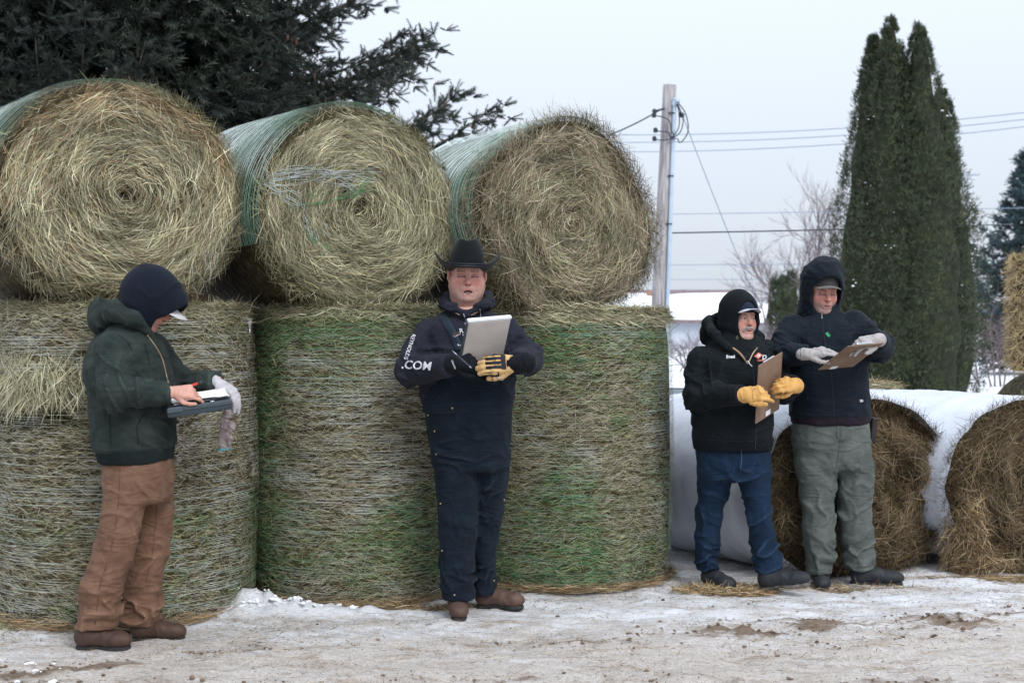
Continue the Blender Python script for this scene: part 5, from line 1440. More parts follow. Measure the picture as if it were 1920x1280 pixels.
# ------------------------------------------------------------------ head
def head_mesh(o):
    """a man's head, face towards -y, origin between the ears at eye height. o: options"""
    hv = o.get('heavy', 0.0)
    f = Field((-0.115, -0.14, -0.24), (0.115, 0.075, 0.145), 0.0035)
    P = f.P
    d = ell(P, (0, 0.018, 0.045), (0.077, 0.098, 0.084))
    d = smin(d, ell(P, (0, -0.028, -0.03), (0.063 + 0.008 * hv, 0.066, 0.092)), 0.03)
    for s in (-1, 1):
        d = smin(d, ell(P, (s * (0.036 + 0.005 * hv), -0.055, -0.032), (0.030 + 0.006 * hv, 0.028, 0.036)), 0.02)
        d = smin(d, cap(P, (s * (0.056 - 0.003 * hv), 0.0, -0.050), (s * 0.022, -0.066, -0.100), 0.022 + 0.006 * hv, 0.022), 0.03)
        if hv: d = smin(d, ell(P, (s * 0.033, -0.036, -0.074), (0.032, 0.042, 0.034)), 0.03)
    d = smin(d, ell(P, (0, -0.080 - 0.004 * hv, -0.100), (0.024 + 0.003 * hv, 0.022, 0.020)), 0.022 - 0.008 * hv)
    if hv: d = smin(d, ell(P, (0, -0.030, -0.128), (0.060, 0.054, 0.042)), 0.02)
    d = smin(d, cap(P, (-0.030, -0.080, 0.026), (0.030, -0.080, 0.026), 0.0145), 0.014)
    d = smax(d, -cap(P, (-0.028, -0.1015, 0.052), (0.028, -0.1015, 0.052), 0.0022), 0.008)
    d = smax(d, -cap(P, (-0.022, -0.0985, 0.064), (0.022, -0.0985, 0.064), 0.0022), 0.008)
    for s in (-1, 1): d = smax(d, -cap(P, (s * 0.006, -0.0985, 0.022), (s * 0.004, -0.0985, 0.036), 0.002), 0.006)
    # eye hollows, lids, nose, mouth
    for s in (-1, 1):
        d = smax(d, -ell(P, (s * 0.031, -0.103, 0.007), (0.021, 0.0235, 0.0135)), 0.012)
        d = smin(d, ell(P, (s * 0.031, -0.0755, 0.006), (0.0160, 0.0130, 0.0100)), 0.003)
        d = smin(d, cap(P, (s * 0.018, -0.087, -0.004), (s * 0.044, -0.080, -0.006), 0.004), 0.008)   # bag under the eye
    d = smin(d, cap(P, (0, -0.087, 0.016), (0, -0.112, -0.022), 0.008, 0.0135), 0.013)
    for s in (-1, 1):
        d = smin(d, ell(P, (s * 0.013, -0.098, -0.026), (0.010, 0.012, 0.0095)), 0.006)
        d = smax(d, -ell(P, (s * 0.0075, -0.106, -0.037), (0.0045, 0.006, 0.005)), 0.003)
        d = smax(d, -cap(P, (s * 0.020, -0.104, -0.030), (s * 0.034, -0.088, -0.066), 0.0035), 0.010)   # fold from nose to mouth
    mo = o.get('mouth', 0.0)
    d = smin(d, ell(P, (0, -0.086, -0.060), (0.030, 0.016, 0.022)), 0.015)
    d = smin(d, cap(P, (-0.019, -0.093, -0.0585 + mo * 0.2), (0.019, -0.093, -0.0585 + mo * 0.2), 0.0058), 0.006)
    d = smin(d, cap(P, (-0.016, -0.093, -0.0715 - mo), (0.016, -0.093, -0.0715 - mo), 0.0072), 0.006)
    d = smax(d, -ell(P, (0, -0.106, -0.0648 - mo * 0.45), (0.024, 0.014, 0.0022 + mo * 0.62)), 0.003)
    for s in (-1, 1):
        e = ell(P, (s * (0.079 + 0.004 * hv), 0.012, -0.004), (0.011, 0.021, 0.032), rot(s * 0.5, 0, 0))
        e = smax(e, -ell(P, (s * (0.092 + 0.004 * hv), 0.004, 0.0), (0.010, 0.012, 0.020)), 0.006)
        d = smin(d, e, 0.006)
    d = smin(d, cap(P, (0, 0.018, -0.07), (0, 0.035, -0.26), 0.060 + 0.016 * hv, 0.070 + 0.014 * hv), 0.03)
    if o.get('moustache'):
        for s in (-1, 1):
            d = smin(d, chain(P, [(0, -0.103, -0.044), (s * 0.018, -0.101, -0.050), (s * 0.033, -0.088, -0.066)], [0.0072, 0.0070, 0.0035], 0.004), 0.004)
    f.D = d
    V, F = f.mesh()
    V = smooth(V, F, 1, 0.4)
    x, y, z = V[:, 0], V[:, 1], V[:, 2]
    n1 = fbm(V * 60, 3, 3); n2 = vnoise(V * 420, 7)
    base = np.array(o.get('skin', (0.60, 0.345, 0.275))) * 0.90
    C = np.tile(base, (len(V), 1)) * (1 + 0.16 * n1 + 0.07 * n2)[:, None]
    def blend(w, c):
        nonlocal C
        w = np.clip(w, 0, 1)[:, None]; C = C * (1 - w) + np.asarray(c) * w
    def blob(cx, cy, cz, rx, ry, rz): return np.exp(-(((x - cx) / rx) ** 2 + ((y - cy) / ry) ** 2 + ((z - cz) / rz) ** 2))
    red = (0.47, 0.165, 0.13)
    for s in (-1, 1):
        blend(0.75 * blob(s * 0.042, -0.075, -0.028, 0.026, 0.04, 0.024), red)
        blend(0.7 * blob(s * 0.085, 0.01, 0, 0.02, 0.04, 0.04), red)
    blend(0.85 * blob(0, -0.112, -0.02, 0.018, 0.02, 0.022), (0.46, 0.15, 0.12))
    blend(0.4 * blob(0, -0.09, 0.055, 0.06, 0.05, 0.02), red)
    st = o.get('stubble', 0.0)
    if st:
        jaw = np.clip((-0.040 - z) / 0.02, 0, 1) * np.clip((z + 0.15) / 0.03, 0, 1) * (y < 0.03) * (1 - 0.85 * blob(0, -0.095, -0.065, 0.023, 0.03, 0.012))
        jaw = np.maximum(jaw, np.clip((np.abs(x) - 0.052) / 0.012, 0, 1) * (z < 0.01) * (z > -0.12) * (y > -0.06) * (y < 0.0))
        blend(jaw * st * np.clip(0.6 + 0.8 * n2, 0, 1), o.get('stubble_col', (0.20, 0.165, 0.15)))
    lip = np.maximum(blob(0, -0.098, -0.0585 + mo * 0.2, 0.021, 0.012, 0.005), blob(0, -0.098, -0.0715 - mo, 0.018, 0.012, 0.006))
    blend(lip * 0.85, (0.42, 0.15, 0.135))
    # the parted lips, nostrils
    gapz = -0.0648 - mo * 0.45
    inside = ((x / 0.021) ** 2 + ((z - gapz) / (0.0024 + mo * 0.6)) ** 2 < 1) & (y < -0.06)
    blend(inside * 0.95, (0.05, 0.015, 0.013))
    if mo > 0.003:
        blend(np.exp(-(x / 0.011) ** 4 - ((z - (gapz - mo * 0.42)) / 0.0020) ** 2) * (y < -0.06) * 0.7, (0.40, 0.36, 0.32))
    for s in (-1, 1):
        blend((np.hypot(x - s * 0.0075, z + 0.036) < 0.0045) & (y < -0.09), (0.12, 0.04, 0.035))
        # brows
        bz = 0.0275 - 0.1 * np.clip(np.abs(x) - 0.03, 0, 1) + o.get('frown', 0) * (0.028 - np.abs(x)) * -0.35
        bw = np.exp(-((z - bz) / 0.0060) ** 2) * ((s * x) > 0.012) * ((s * x) < 0.050) * (y < -0.05)
        blend(bw * 0.95 * np.clip(0.7 + 0.7 * n2, 0, 1), o.get('brow', (0.07, 0.045, 0.032)))
        e = np.hypot((x - s * 0.031) / 0.0150, (z - 0.0055) / 0.0080)
        lidz = o.get('lid', 0.0)                       # 0 open, 1 closed / looking down
        front = y < -0.06
        if lidz < 0.6:
            eye = (e < 0.80) & front & (z < 0.0055 + 0.0042 - lidz * 0.006)
            blend(eye * 0.9, (0.36, 0.33, 0.31))
            ir = np.hypot(x - s * 0.031 - o.get('gaze', 0.0), z - 0.0052) < 0.0060
            blend(eye & ir, (0.025, 0.03, 0.035))
            blend(np.exp(-((e - 0.86) / 0.10) ** 2) * front * (z > 0.0055) * 1.0, (0.07, 0.035, 0.03))
            blend(np.exp(-((e - 0.86) / 0.10) ** 2) * front * (z <= 0.0055) * 0.45, (0.38, 0.14, 0.12))
        else:
            ln = np.exp(-((z - (0.0010 - 0.10 * np.abs(x - s * 0.031))) / 0.0036) ** 2) * (np.abs(x - s * 0.031) < 0.0185) * front
            blend(ln, (0.050, 0.024, 0.022))
            cr_ = np.exp(-((z - (0.0115 - 0.10 * np.abs(x - s * 0.031))) / 0.0022) ** 2) * (np.abs(x - s * 0.031) < 0.017) * front
            blend(cr_ * 0.6, (0.22, 0.09, 0.075))  # shade in the upper-lid crease, painted as a thin darker line
            blend(0.6 * (e < 1.25) * front * (1 - ln), (0.40, 0.17, 0.14))
    if o.get('moustache'):
        mu = np.zeros(len(V))
        for s in (-1, 1):
            dm = chain(V[None, None].astype(np.float32), [(0, -0.103, -0.044), (s * 0.018, -0.101, -0.050), (s * 0.033, -0.088, -0.066)], [0.0072, 0.0070, 0.0035], 0.004)[0, 0]
            mu = np.maximum(mu, np.clip(1 - dm / 0.0025, 0, 1))
        blend(mu * (y < -0.05), np.array([0.27, 0.245, 0.225]) * (1 + 0.55 * vnoise(V * np.array([900, 300, 150]), 5))[:, None])
    if o.get('hair'):
        hz = np.clip((z - 0.012) / 0.012, 0, 1) * np.clip((np.abs(x) - 0.055) / 0.008, 0, 1) * np.clip((y + 0.055) / 0.02, 0, 1)
        hz = np.maximum(hz, np.clip((y - 0.035) / 0.02, 0, 1) * np.clip((z + 0.05) / 0.03, 0, 1))
        hz = np.maximum(hz, np.clip((z - 0.075) / 0.01, 0, 1))
        blend(hz * (1 - 0.9 * (np.abs(x) > 0.078) * (np.abs(z) < 0.03)), np.array(o['hair']) * (1 + 0.5 * n2)[:, None])
    return V, F, np.clip(C, 0.005, 0.9)

# ------------------------------------------------------------------ hands
def hand_solid(f, wrist, fw, nb, thumb_side, curl, thumb, size=1.0, r=0.0092, k=0.006, spread=0.02, lens=None, palm_r=0.0135):
    """adds a five-fingered hand: fw = direction of the fingers, nb = out of the back of the hand,
    thumb_side = +1/-1, curl = bends of (index, middle, ring, little) as lists of three angles"""
    fw = unit(fw); nb = unit(np.asarray(nb, float) - fw * float(np.dot(nb, fw)))
    sd = np.cross(nb, fw) * thumb_side
    w = np.asarray(wrist, float); P = f.P
    d = cap(P, w - fw * 0.02 * size, w + fw * 0.02 * size, 0.026 * size, 0.025 * size)
    off = (0.030, 0.0105, -0.0095, -0.028); fl = (0.092, 0.096, 0.091, 0.083)
    seg = ((0.043, 0.026, 0.021), (0.047, 0.029, 0.022), (0.043, 0.027, 0.021), (0.034, 0.021, 0.019))
    for i in range(4):
        kn = w + fw * fl[i] * size + sd * off[i] * size + nb * 0.004 * size
        st = w + fw * 0.012 * size + sd * off[i] * 0.55 * size
        d = smin(d, cap(P, st, kn, palm_r * size * 1.15, palm_r * size), 0.012)
    fd = None
    for i in range(4):
        kn = w + fw * fl[i] * size + sd * off[i] * size + nb * 0.004 * size
        ang = 0.0; p = kn; rr = r * size * (1.0, 1.05, 1.0, 0.88)[i]
        base_dir = unit(fw + sd * (off[i] / 0.03) * spread * 3)
        for j in range(3):
            ang += curl[i][j]
            dirn = base_dir * math.cos(ang) - nb * math.sin(ang)
            q = p + dirn * seg[i][j] * size
            c = cap(P, p, q, rr * (1 - 0.06 * j), rr * (1 - 0.06 * (j + 1)))
            fd = c if fd is None else np.minimum(fd, c)
            p = q
    d = smin(d, fd, k)
    b0 = w + fw * 0.026 * size + sd * 0.026 * size - nb * 0.006 * size
    p = b0; td = None
    for j, ln in enumerate((0.040, 0.032, 0.026)):
        v = thumb[min(j, len(thumb) - 1)]
        dirn = unit(fw * v[0] + sd * v[1] + nb * v[2])
        q = p + dirn * ln * size
        c = cap(P, p, q, r * size * (1.5, 1.2, 1.08)[j], r * size * (1.2, 1.08, 0.95)[j])
        td = c if td is None else smin(td, c, 0.004)
        p = q
    d = smin(d, td, 0.008)
    f.add(d, 0.004)

def boot_solids(f, heel, yaw, L=0.29, W=0.043, pitch=0.0, shaft=0.16, roll=0.0):
    """boot upper into f; returns function giving the sole field. yaw: direction of the toe, 0 = +x, pitch lifts the toe"""
    R = rot(yaw, 0, 0) @ np.array([[math.cos(pitch), 0, -math.sin(pitch)], [0, 1, 0], [math.sin(pitch), 0, math.cos(pitch)]])
    q = (f.P - f32(heel)) @ f32(R)                     # boot frame: x to the toe, z up
    s = L / 0.29
    d = cap(q, (0.048 * s, 0, 0.064), (0.145 * s, 0, 0.062), 0.047, 0.048)
    d = smin(d, ell(q, (0.212 * s, 0.0, 0.050), (0.080 * s, 0.052, 0.044)), 0.02)
    d = smin(d, cap(q, (0.055 * s, 0, 0.06), (0.055 * s, 0, shaft), 0.046, 0.044), 0.03)
    d = smax(d, 0.022 - q[..., 2], 0.004)
    x, y, z = q[..., 0], q[..., 1], q[..., 2]
    w = W * np.interp(np.clip(x / L, 0, 1), [0, 0.12, 0.35, 0.5, 0.75, 0.92, 1.0], [0.55, 0.78, 0.72, 0.76, 1.0, 0.82, 0.35]).astype(np.float32)
    arch = 0.010 * np.exp(-((x - 0.42 * L) / (0.10 * L)) ** 2)
    sole = np.maximum.reduce([np.abs(y) - w, x - L * 0.975, 0.006 - x, z - 0.026, arch - z])
    return d, sole.astype(np.float32)
# ================================================================== people
class Person:
    def __init__(s, label, px, py):
        s.D = EYE * FPX / (py - HOR)
        s.X0 = (px - 960) * s.D / FPX
        s.root = empty('person', (s.X0, s.D, 0.0)); tag(s.root, label, 'person')
        s.eye = np.array([-s.X0, -s.D, EYE])
        s.bvh = []
    def p(s, px, py, y=0.0):
        return at(px, py, s.D + y) - np.array([s.X0, s.D, 0.0])
    def rows(s, R):
        """rows of (py, left px, right px, depth offset, half depth) -> z, cx, cy, a, b"""
        out = []
        for (py, l, r, y, b) in R:
            q0, q1 = s.p(l, py, y), s.p(r, py, y)
            out.append((q0[2], (q0[0] + q1[0]) / 2, y, (q1[0] - q0[0]) / 2, b))
        return [np.array(v) for v in zip(*out)]
    def put(s, name, V, F, mat, layers=(), col=None, parent=None, drape=True, sm=1):
        V = smooth(V, F, sm, 0.5) if sm else V
        if layers: V = crease(V, normals(V, F), layers)
        o = link(name, np_mesh(name, V, F, True, col=col), mat, parent or s.root)
        if drape: s.bvh.append(BVHTree.FromPolygons([tuple(v) for v in V], [tuple(int(i) for i in f) for f in F]))
        return o
    def hit(s, px, py, lift=0.002):
        d = Vector(unit(s.p(px, py) - s.eye)); best = None
        for b in s.bvh:
            h = b.ray_cast(Vector(s.eye), d)
            if h[0] is not None and (best is None or h[3] < best[3]): best = h
        if best is None: return None
        return np.array(best[0] - d * lift)
    def seam(s, pts, r, mat, name='seam', parent=None, n=30, lift=0.001):
        """a line of stitching, tape or cord laid on the clothes along points of the view from the front"""
        c = curve_pts([(a, b, 0) for a, b in pts], n)
        q = [s.hit(a, b, lift) for a, b, _ in c]
        q = [v for v in q if v is not None]
        if len(q) < 3: return None
        q = np.array(q)
        for _ in range(2):
            q[1:-1] = 0.25 * q[:-2] + 0.5 * q[1:-1] + 0.25 * q[2:]
        return link(name, tube_mesh([(q, r)], name, 5), mat, parent or s.root)
    def patch(s, poly, mat, name, parent=None, lift=0.004, n=5):
        """a flat patch laid on the clothes: four corners in view order"""
        c = np.array(poly, float)
        u = np.linspace(0, 1, n)
        V = []
        for a in u:
            for b in u:
                q = (c[0] * (1 - a) + c[1] * a) * (1 - b) + (c[3] * (1 - a) + c[2] * a) * b
                h = s.hit(q[0], q[1], lift)
                V.append(h if h is not None else s.p(q[0], q[1], -0.2))
        i = (np.arange(n - 1)[:, None] * n + np.arange(n - 1)[None]).ravel()
        return link(name, np_mesh(name, np.array(V), np.stack([i, i + 1, i + n + 1, i + n], -1)), mat, parent or s.root)
    def text(s, body, px, py, size, ang, mat, name, parent=None, lift=0.003, bold=0.0, shear=0.0):
        """printed lettering laid on the clothes; size in picture pixels per letter height"""
        cu = bpy.data.curves.new(name, 'FONT'); cu.body = body; cu.size = 1.0; cu.offset = bold; cu.shear = shear
        cu.resolution_u = 3
        ob = bpy.data.objects.new(name, cu); COL.objects.link(ob)
        bpy.context.view_layer.update()
        me = bpy.data.meshes.new_from_object(ob.evaluated_get(bpy.context.evaluated_depsgraph_get()))
        bpy.data.objects.remove(ob); bpy.data.curves.remove(cu)
        bm = bmesh.new(); bm.from_mesh(me)
        bmesh.ops.triangulate(bm, faces=list(bm.faces))
        bmesh.ops.subdivide_edges(bm, edges=[e for e in bm.edges if e.calc_length() > 0.15], cuts=2, use_grid_fill=False)
        bmesh.ops.triangulate(bm, faces=list(bm.faces))
        ca, sa = math.cos(ang), math.sin(ang)
        dead = []
        for v in bm.verts:
            x, y = v.co.x * size / 0.7, v.co.y * size / 0.7
            h = s.hit(px + x * ca + y * sa, py + x * sa - y * ca, lift)
            if h is None: dead.append(v)
            else: v.co = Vector(h)
        bmesh.ops.delete(bm, geom=dead, context='VERTS')
        bm.to_mesh(me); bm.free()
        return link(name, me, mat, parent or s.root)
    def limb_cut(s, f, pts, rad, end_dir, k=0.02, kj=0.03):
        """sleeve: a tapering chain cut flat at the wrist"""
        d = chain(f.P, pts, rad, kj)
        e = unit(end_dir)
        return smax(d, (f.P - f32(pts[-1])) @ f32(e), 0.006)
    def body(s, head, M, T, sc, limbs, extra=None):
        """the man himself: head, neck and the body under the clothes, in one mesh"""
        V, F, C = head_mesh(head)
        V = (V * sc) @ M.T + T
        lo = np.min([np.min([np.minimum(a, b) for a, b, *_ in limbs], 0)], 0) - 0.15
        hi = np.max([np.max([np.maximum(a, b) for a, b, *_ in limbs], 0)], 0) + 0.15
        f = Field(lo, hi, 0.02)
        for a, b, r0, r1 in limbs: f.add(cap(f.P, a, b, r0, r1), 0.03)
        V2, F2 = f.mesh()
        parts = [(V, F, C), (V2, F2, np.tile(np.array([0.55, 0.33, 0.26]), (len(V2), 1)))]
        if extra is not None: parts.append(extra)
        b = 0; Vs, Fs, Cs = [], [], []
        for v, q, c in parts:
            Vs.append(v); Fs.append(q + b); Cs.append(c); b += len(v)
        return link('body', np_mesh('body', np.concatenate(Vs), np.concatenate(Fs), True, col=np.concatenate(Cs)), M_SKIN, s.root)

def bounds(*pts, pad=0.12):
    q = np.array([np.asarray(v, float) for v in pts])
    return q.min(0) - pad, q.max(0) + pad

def hood_mesh(o):
    """a raised hood in the head's frame"""
    f = Field((-0.20, -0.22, -0.30), (0.20, 0.26, 0.26), 0.008)
    P = f.P
    out = ell(P, o.get('c', (0, 0.02, 0.03)), o.get('r', (0.105, 0.135, 0.142)))
    if 'c2' in o: out = smin(out, ell(P, o['c2'], o['r2']), 0.04)
    nk = o.get('neck', ((0, 0.03, -0.06), (0, 0.045, -0.24), 0.095, 0.12))
    out = smin(out, cap(P, *nk), 0.045)
    for (q0, q1, r0, r1) in o.get('drape', ()): out = smin(out, cap(P, q0, q1, r0, r1), 0.05)
    t = 0.019
    sh = np.maximum(out, -(out + t))
    ax, az, zc = o.get('open', (0.072, 0.115, -0.012)); y0 = o.get('y0', -0.03); sl = o.get('slope', 0.0)
    eo = (np.sqrt((P[..., 0] / ax) ** 2 + ((P[..., 2] - zc) / az) ** 2) - 1) * min(ax, az)
    back = P[..., 1] - (y0 + sl * (P[..., 2] - zc))
    op = np.maximum(eo, back)
    d = smax(sh, -op, 0.004)
    rim = np.sqrt((out + t * 0.5) ** 2 + (eo - 0.004) ** 2) - o.get('rim', 0.010)
    d = smin(d, np.maximum(rim, back), 0.006)
    f.D = d.astype(np.float32)
    return f.mesh()

def visor_mesh(name, w=0.082, reach=0.070, z0=0.050, curve=0.024, tip=0.012, y0=-0.060, thick=0.004, droop=0.0):
    nu, nv = 25, 9
    u, v = np.meshgrid(np.linspace(-1, 1, nu), np.linspace(0, 1, nv), indexing='ij')
    edge = np.sqrt(np.clip(1 - u ** 2, 0, 1))
    x = w * u * (1 - 0.05 * v)
    y = y0 - 0.030 * edge - v * reach * (edge ** 0.75)
    z = z0 - curve * u ** 2 - tip * v * edge - droop * v ** 2
    V0 = np.stack([x, y, z], -1).reshape(-1, 3); V1 = V0 - np.array([0, 0, thick])
    i = (np.arange(nu - 1)[:, None] * nv + np.arange(nv - 1)[None]).ravel()
    q = np.stack([i, i + nv, i + nv + 1, i + 1], -1)
    n0 = len(V0)
    F = [q, q[:, ::-1] + n0]
    e = np.arange(nu - 1) * nv + nv - 1
    F.append(np.stack([e, e + nv, e + nv + n0, e + n0], -1))
    return np.concatenate([V0, V1]), np.concatenate(F)

def cap_crown(o=None):
    f = Field((-0.12, -0.14, 0.01), (0.12, 0.14, 0.18), 0.005)
    d = ell(f.P, (0, 0.012, 0.05), (0.087, 0.107, 0.092))
    d = smax(d, 0.038 - f.P[..., 2], 0.006)
    f.D = d
    return f.mesh()

def xf(V, M, T, sc): return (V * sc) @ M.T + T

BL = 'black'
M_THREAD = mat_plain('thread', (0.02, 0.022, 0.028), rough=0.9)

# ------------------------------------------------------------------ 1: bent man in the dark green jacket, writing
a1 = Person('bent man in navy hood, dark green jacket and brown work trousers writing at left', 245, 1200)
M_GRN = cloth('green_canvas', (0.0115, 0.0180, 0.0170), (0.033, 0.045, 0.041), scale=7, weave=0.5)
M_RIB = cloth('green_rib', (0.008, 0.014, 0.015), (0.014, 0.022, 0.022), scale=9)
M_BRN = cloth('brown_canvas', (0.112, 0.062, 0.041), (0.200, 0.117, 0.079), scale=6, weave=0.45)
M_NAVY = cloth('navy_fleece', (0.0035, 0.0060, 0.0125), (0.0065, 0.0105, 0.0205), scale=9, sheen=0.05)
P = a1.p
# trousers
f = Field((-0.36, -0.27, 0.0), (0.32, 0.28, 0.95), 0.0095)
rr = a1.rows([(862, 197, 322, 0, 0.175), (900, 194, 326, 0, 0.185), (935, 200, 322, 0, 0.17)])
hips = loft(f.P, *rr, zlo=rr[0].min() - 0.02, zhi=rr[0].max() + 0.03, k=0.04)
rl = a1.rows([(890, 196, 278, -0.085, 0.10), (943, 191, 275, -0.095, 0.098), (996, 183, 262, -0.10, 0.090), (1059, 167, 247, -0.10, 0.082), (1099, 148, 229, -0.10, 0.080), (1137, 147, 227, -0.10, 0.080), (1178, 142, 222, -0.10, 0.082)])
ll = a1.rows([(890, 248, 326, 0.085, 0.10), (943, 246, 325, 0.09, 0.098), (996, 250, 322, 0.10, 0.090), (1059, 238, 311, 0.10, 0.082), (1099, 229, 301, 0.10, 0.080), (1137, 226, 304, 0.10, 0.080), (1172, 224, 294, 0.10, 0.080)])
f.D = hips
f.add(loft(f.P, *rl, pw=2.15, zlo=rl[0].min(), zhi=rl[0].max() + 0.02, k=0.01), 0.014)
f.add(loft(f.P, *ll, pw=2.15, zlo=ll[0].min(), zhi=ll[0].max() + 0.02, k=0.01), 0.014)
V, F = f.mesh()
kn, an = P(215, 1060, -0.1), P(187, 1145, -0.1); kn2, an2 = P(275, 1060, 0.1), P(265, 1140, 0.1)
tr1 = a1.put('trousers', V, F, M_BRN, [
    (an, (0.16, 0.16, 0.085), (0.15, 0, 1), 15, 5, 0.022, 3), (an2, (0.16, 0.16, 0.085), (-0.1, 0, 1), 15, 5, 0.022, 5),
    (kn, (0.16, 0.16, 0.12), (0.7, 0, 1), 11, 4, 0.008, 7), (kn2, (0.16, 0.16, 0.12), (-0.6, 0, 1), 11, 4, 0.009, 9),
    (P(260, 905), (0.2, 0.25, 0.08), (0.7, 0, 0.8), 12, 4, 0.011, 11), (P(250, 960), 0.5, (0.5, 0.2, 1), 8, 3, 0.006, 13)])
M_SEAMB = mat_plain('brown_thread', (0.12, 0.055, 0.035), rough=0.9)
for pts in ([(225, 870), (224, 900), (221, 950), (214, 1000), (203, 1050), (187, 1095), (183, 1130), (178, 1170)], [(221, 944), (248, 946), (272, 949)], [(186, 1096), (206, 1099), (228, 1101)],
            [(296, 940), (320, 941)], [(295, 945), (290, 1000), (285, 1040), (274, 1088)], [(273, 1089), (300, 1092)], [(200, 868), (212, 880), (225, 884)], [(302, 862), (305, 880), (298, 895)], [(197, 905), (212, 908)]):
    a1.seam(pts, 0.0018, M_SEAMB, parent=tr1, lift=0.0003)
# jacket
f = Field((-0.33, -0.42, 0.84), (0.55, 0.40, 1.62), 0.0095)
rr = a1.rows([(846, 181, 322, 0, 0.20), (826, 174, 325, 0, 0.21), (792, 171, 326, 0, 0.215), (730, 168, 324, 0, 0.22), (683, 162, 317, 0, 0.225), (645, 172, 305, 0, 0.22), (622, 192, 290, 0, 0.16), (600, 214, 280, 0, 0.10)])
f.D = loft(f.P, *rr, zlo=rr[0].min(), zhi=1.56, k=0.02)
R_sh, R_el, R_wr = P(214, 655, -0.18), P(214, 737, -0.29), P(318, 736, -0.22)
L_sh, L_el, L_wr = P(285, 655, 0.17), P(335, 722, 0.19), P(408, 716, 0.06)
rdir = unit(R_wr - R_el); ldir = unit(L_wr - L_el)
f.add(a1.limb_cut(f, [R_sh, R_el, R_wr], [0.086, 0.080, 0.057], rdir), 0.012)
f.add(a1.limb_cut(f, [L_sh, L_el, L_wr], [0.085, 0.078, 0.058], ldir), 0.012)
V, F = f.mesh()
jk1 = a1.put('jacket', V, F, M_GRN, [
    (R_el, (0.13, 0.13, 0.13), (1, 0, 0.55), 16, 5, 0.016, 3), ((R_el + R_wr) / 2, (0.12, 0.15, 0.12), (1, 0, 0.2), 14, 4, 0.009, 4), ((R_sh + R_el) / 2, (0.13, 0.15, 0.12), (0.4, 0, 1), 12, 4, 0.012, 5),
    (L_el, 0.13, (1, 0, 0.2), 14, 5, 0.014, 6), (P(290, 800), (0.2, 0.4, 0.16), (0.8, 0, 0.5), 9, 3, 0.010, 7), (P(200, 690), (0.14, 0.4, 0.16), (0.5, 0, 1), 9, 3, 0.009, 8), (P(250, 760), 0.6, (0.4, 0.3, 1), 7, 3, 0.005, 9)])
rb = a1.rows([(866, 189, 318, 0, 0.185), (852, 186, 322, 0, 0.195), (836, 183, 324, 0, 0.203)])
f = Field((-0.25, -0.25, 0.83), (0.28, 0.25, 0.96), 0.006)
f.D = loft(f.P, *rb, zlo=rb[0].min(), zhi=rb[0].max(), k=0.012)
V, F = f.mesh()
N_ = normals(V, F); th = np.arctan2(V[:, 1], V[:, 0])
V = V + N_ * (0.0035 * np.sin(th * 95))[:, None]
a1.put('waistband', V, F, M_RIB, sm=0, parent=jk1)
# the jacket's own hood, lying on the back
f = Field((-0.30, -0.22, 1.38), (0.16, 0.22, 1.72), 0.007)
c0 = P(222, 600)
pts = [P(277, 622, -0.10), P(250, 598, -0.15), P(212, 584, -0.13), P(190, 578, 0.0), P(212, 584, 0.13), P(250, 600, 0.15), P(277, 622, 0.10)]
f.D = chain(f.P, pts, [0.022, 0.036, 0.048, 0.052, 0.048, 0.036, 0.022], 0.03)
f.add(ell(f.P, P(196, 600), (0.080, 0.13, 0.082), rot(0, 0, -0.35)), 0.04)
f.cut(ell(f.P, P(240, 566), (0.13, 0.10, 0.085)), 0.03)
V, F = f.mesh()
a1.put('jacket_hood', V, F, M_GRN, [(P(200, 600), (0.12, 0.25, 0.12), (1, 0, 0.6), 14, 5, 0.012, 21)], parent=jk1)
# head, navy hood, cap
H1 = rot(math.radians(86), math.radians(36), 0); T1 = P(283, 566); S1 = 1.0
f = Field((0.10, -0.38, 1.02), (0.42, -0.02, 1.34), 0.0045)
hand_solid(f, P(322, 735, -0.215), (0.93, 0.12, -0.02), (0.15, -0.80, 0.58), -1,
           [[0.35, 0.75, 0.4], [0.75, 0.9, 0.5], [0.95, 1.0, 0.6], [1.0, 1.1, 0.6]], [(0.75, 0.65, -0.1), (0.98, 0.12, -0.15), (1.0, -0.1, -0.1)], size=0.98, r=0.0088)
hv, hf = f.mesh()
hc = np.tile(np.array([0.50, 0.27, 0.21]), (len(hv), 1)) * (1 + 0.22 * fbm(hv * 45, 4, 3))[:, None]
a1.body(dict(stubble=0.4, lid=0.9, skin=(0.50, 0.26, 0.20)), H1, T1, S1,
        [(T1 + H1 @ np.array([0, 0.03, -0.12]), P(240, 660), 0.055, 0.12), (P(240, 660), P(255, 870), 0.13, 0.12), (R_sh, R_el, 0.05, 0.045), (R_el, R_wr, 0.045, 0.035), (L_sh, L_el, 0.05, 0.045), (L_el, L_wr, 0.045, 0.03),
         (P(240, 880, -.09), kn, 0.075, 0.05), (kn, P(180, 1170, -.1), 0.05, 0.04), (P(290, 880, .09), kn2, 0.075, 0.05), (kn2, P(262, 1165, .1), 0.05, 0.04)], extra=(hv, hf, hc))
hl_ = lambda px, py, y=0.0: H1.T @ (P(px, py, y) - T1)
V, F = hood_mesh(dict(drape=[(hl_(262, 545), hl_(262, 612), 0.072, 0.082), (hl_(296, 540), hl_(268, 548), 0.07, 0.08)], c=(0, 0.034, 0.035), r=(0.112, 0.135, 0.136), c2=(0, -0.045, 0.035), r2=(0.092, 0.125, 0.118), neck=((0, 0.02, -0.05), (0, 0.05, -0.19), 0.104, 0.095), open=(0.074, 0.115, -0.015), y0=-0.070, rim=0.011))
hd1 = a1.put('hood', xf(V, H1, T1, S1), F, M_NAVY, [(T1, 0.3, (0.3, 0, 1), 11, 4, 0.005, 31)])
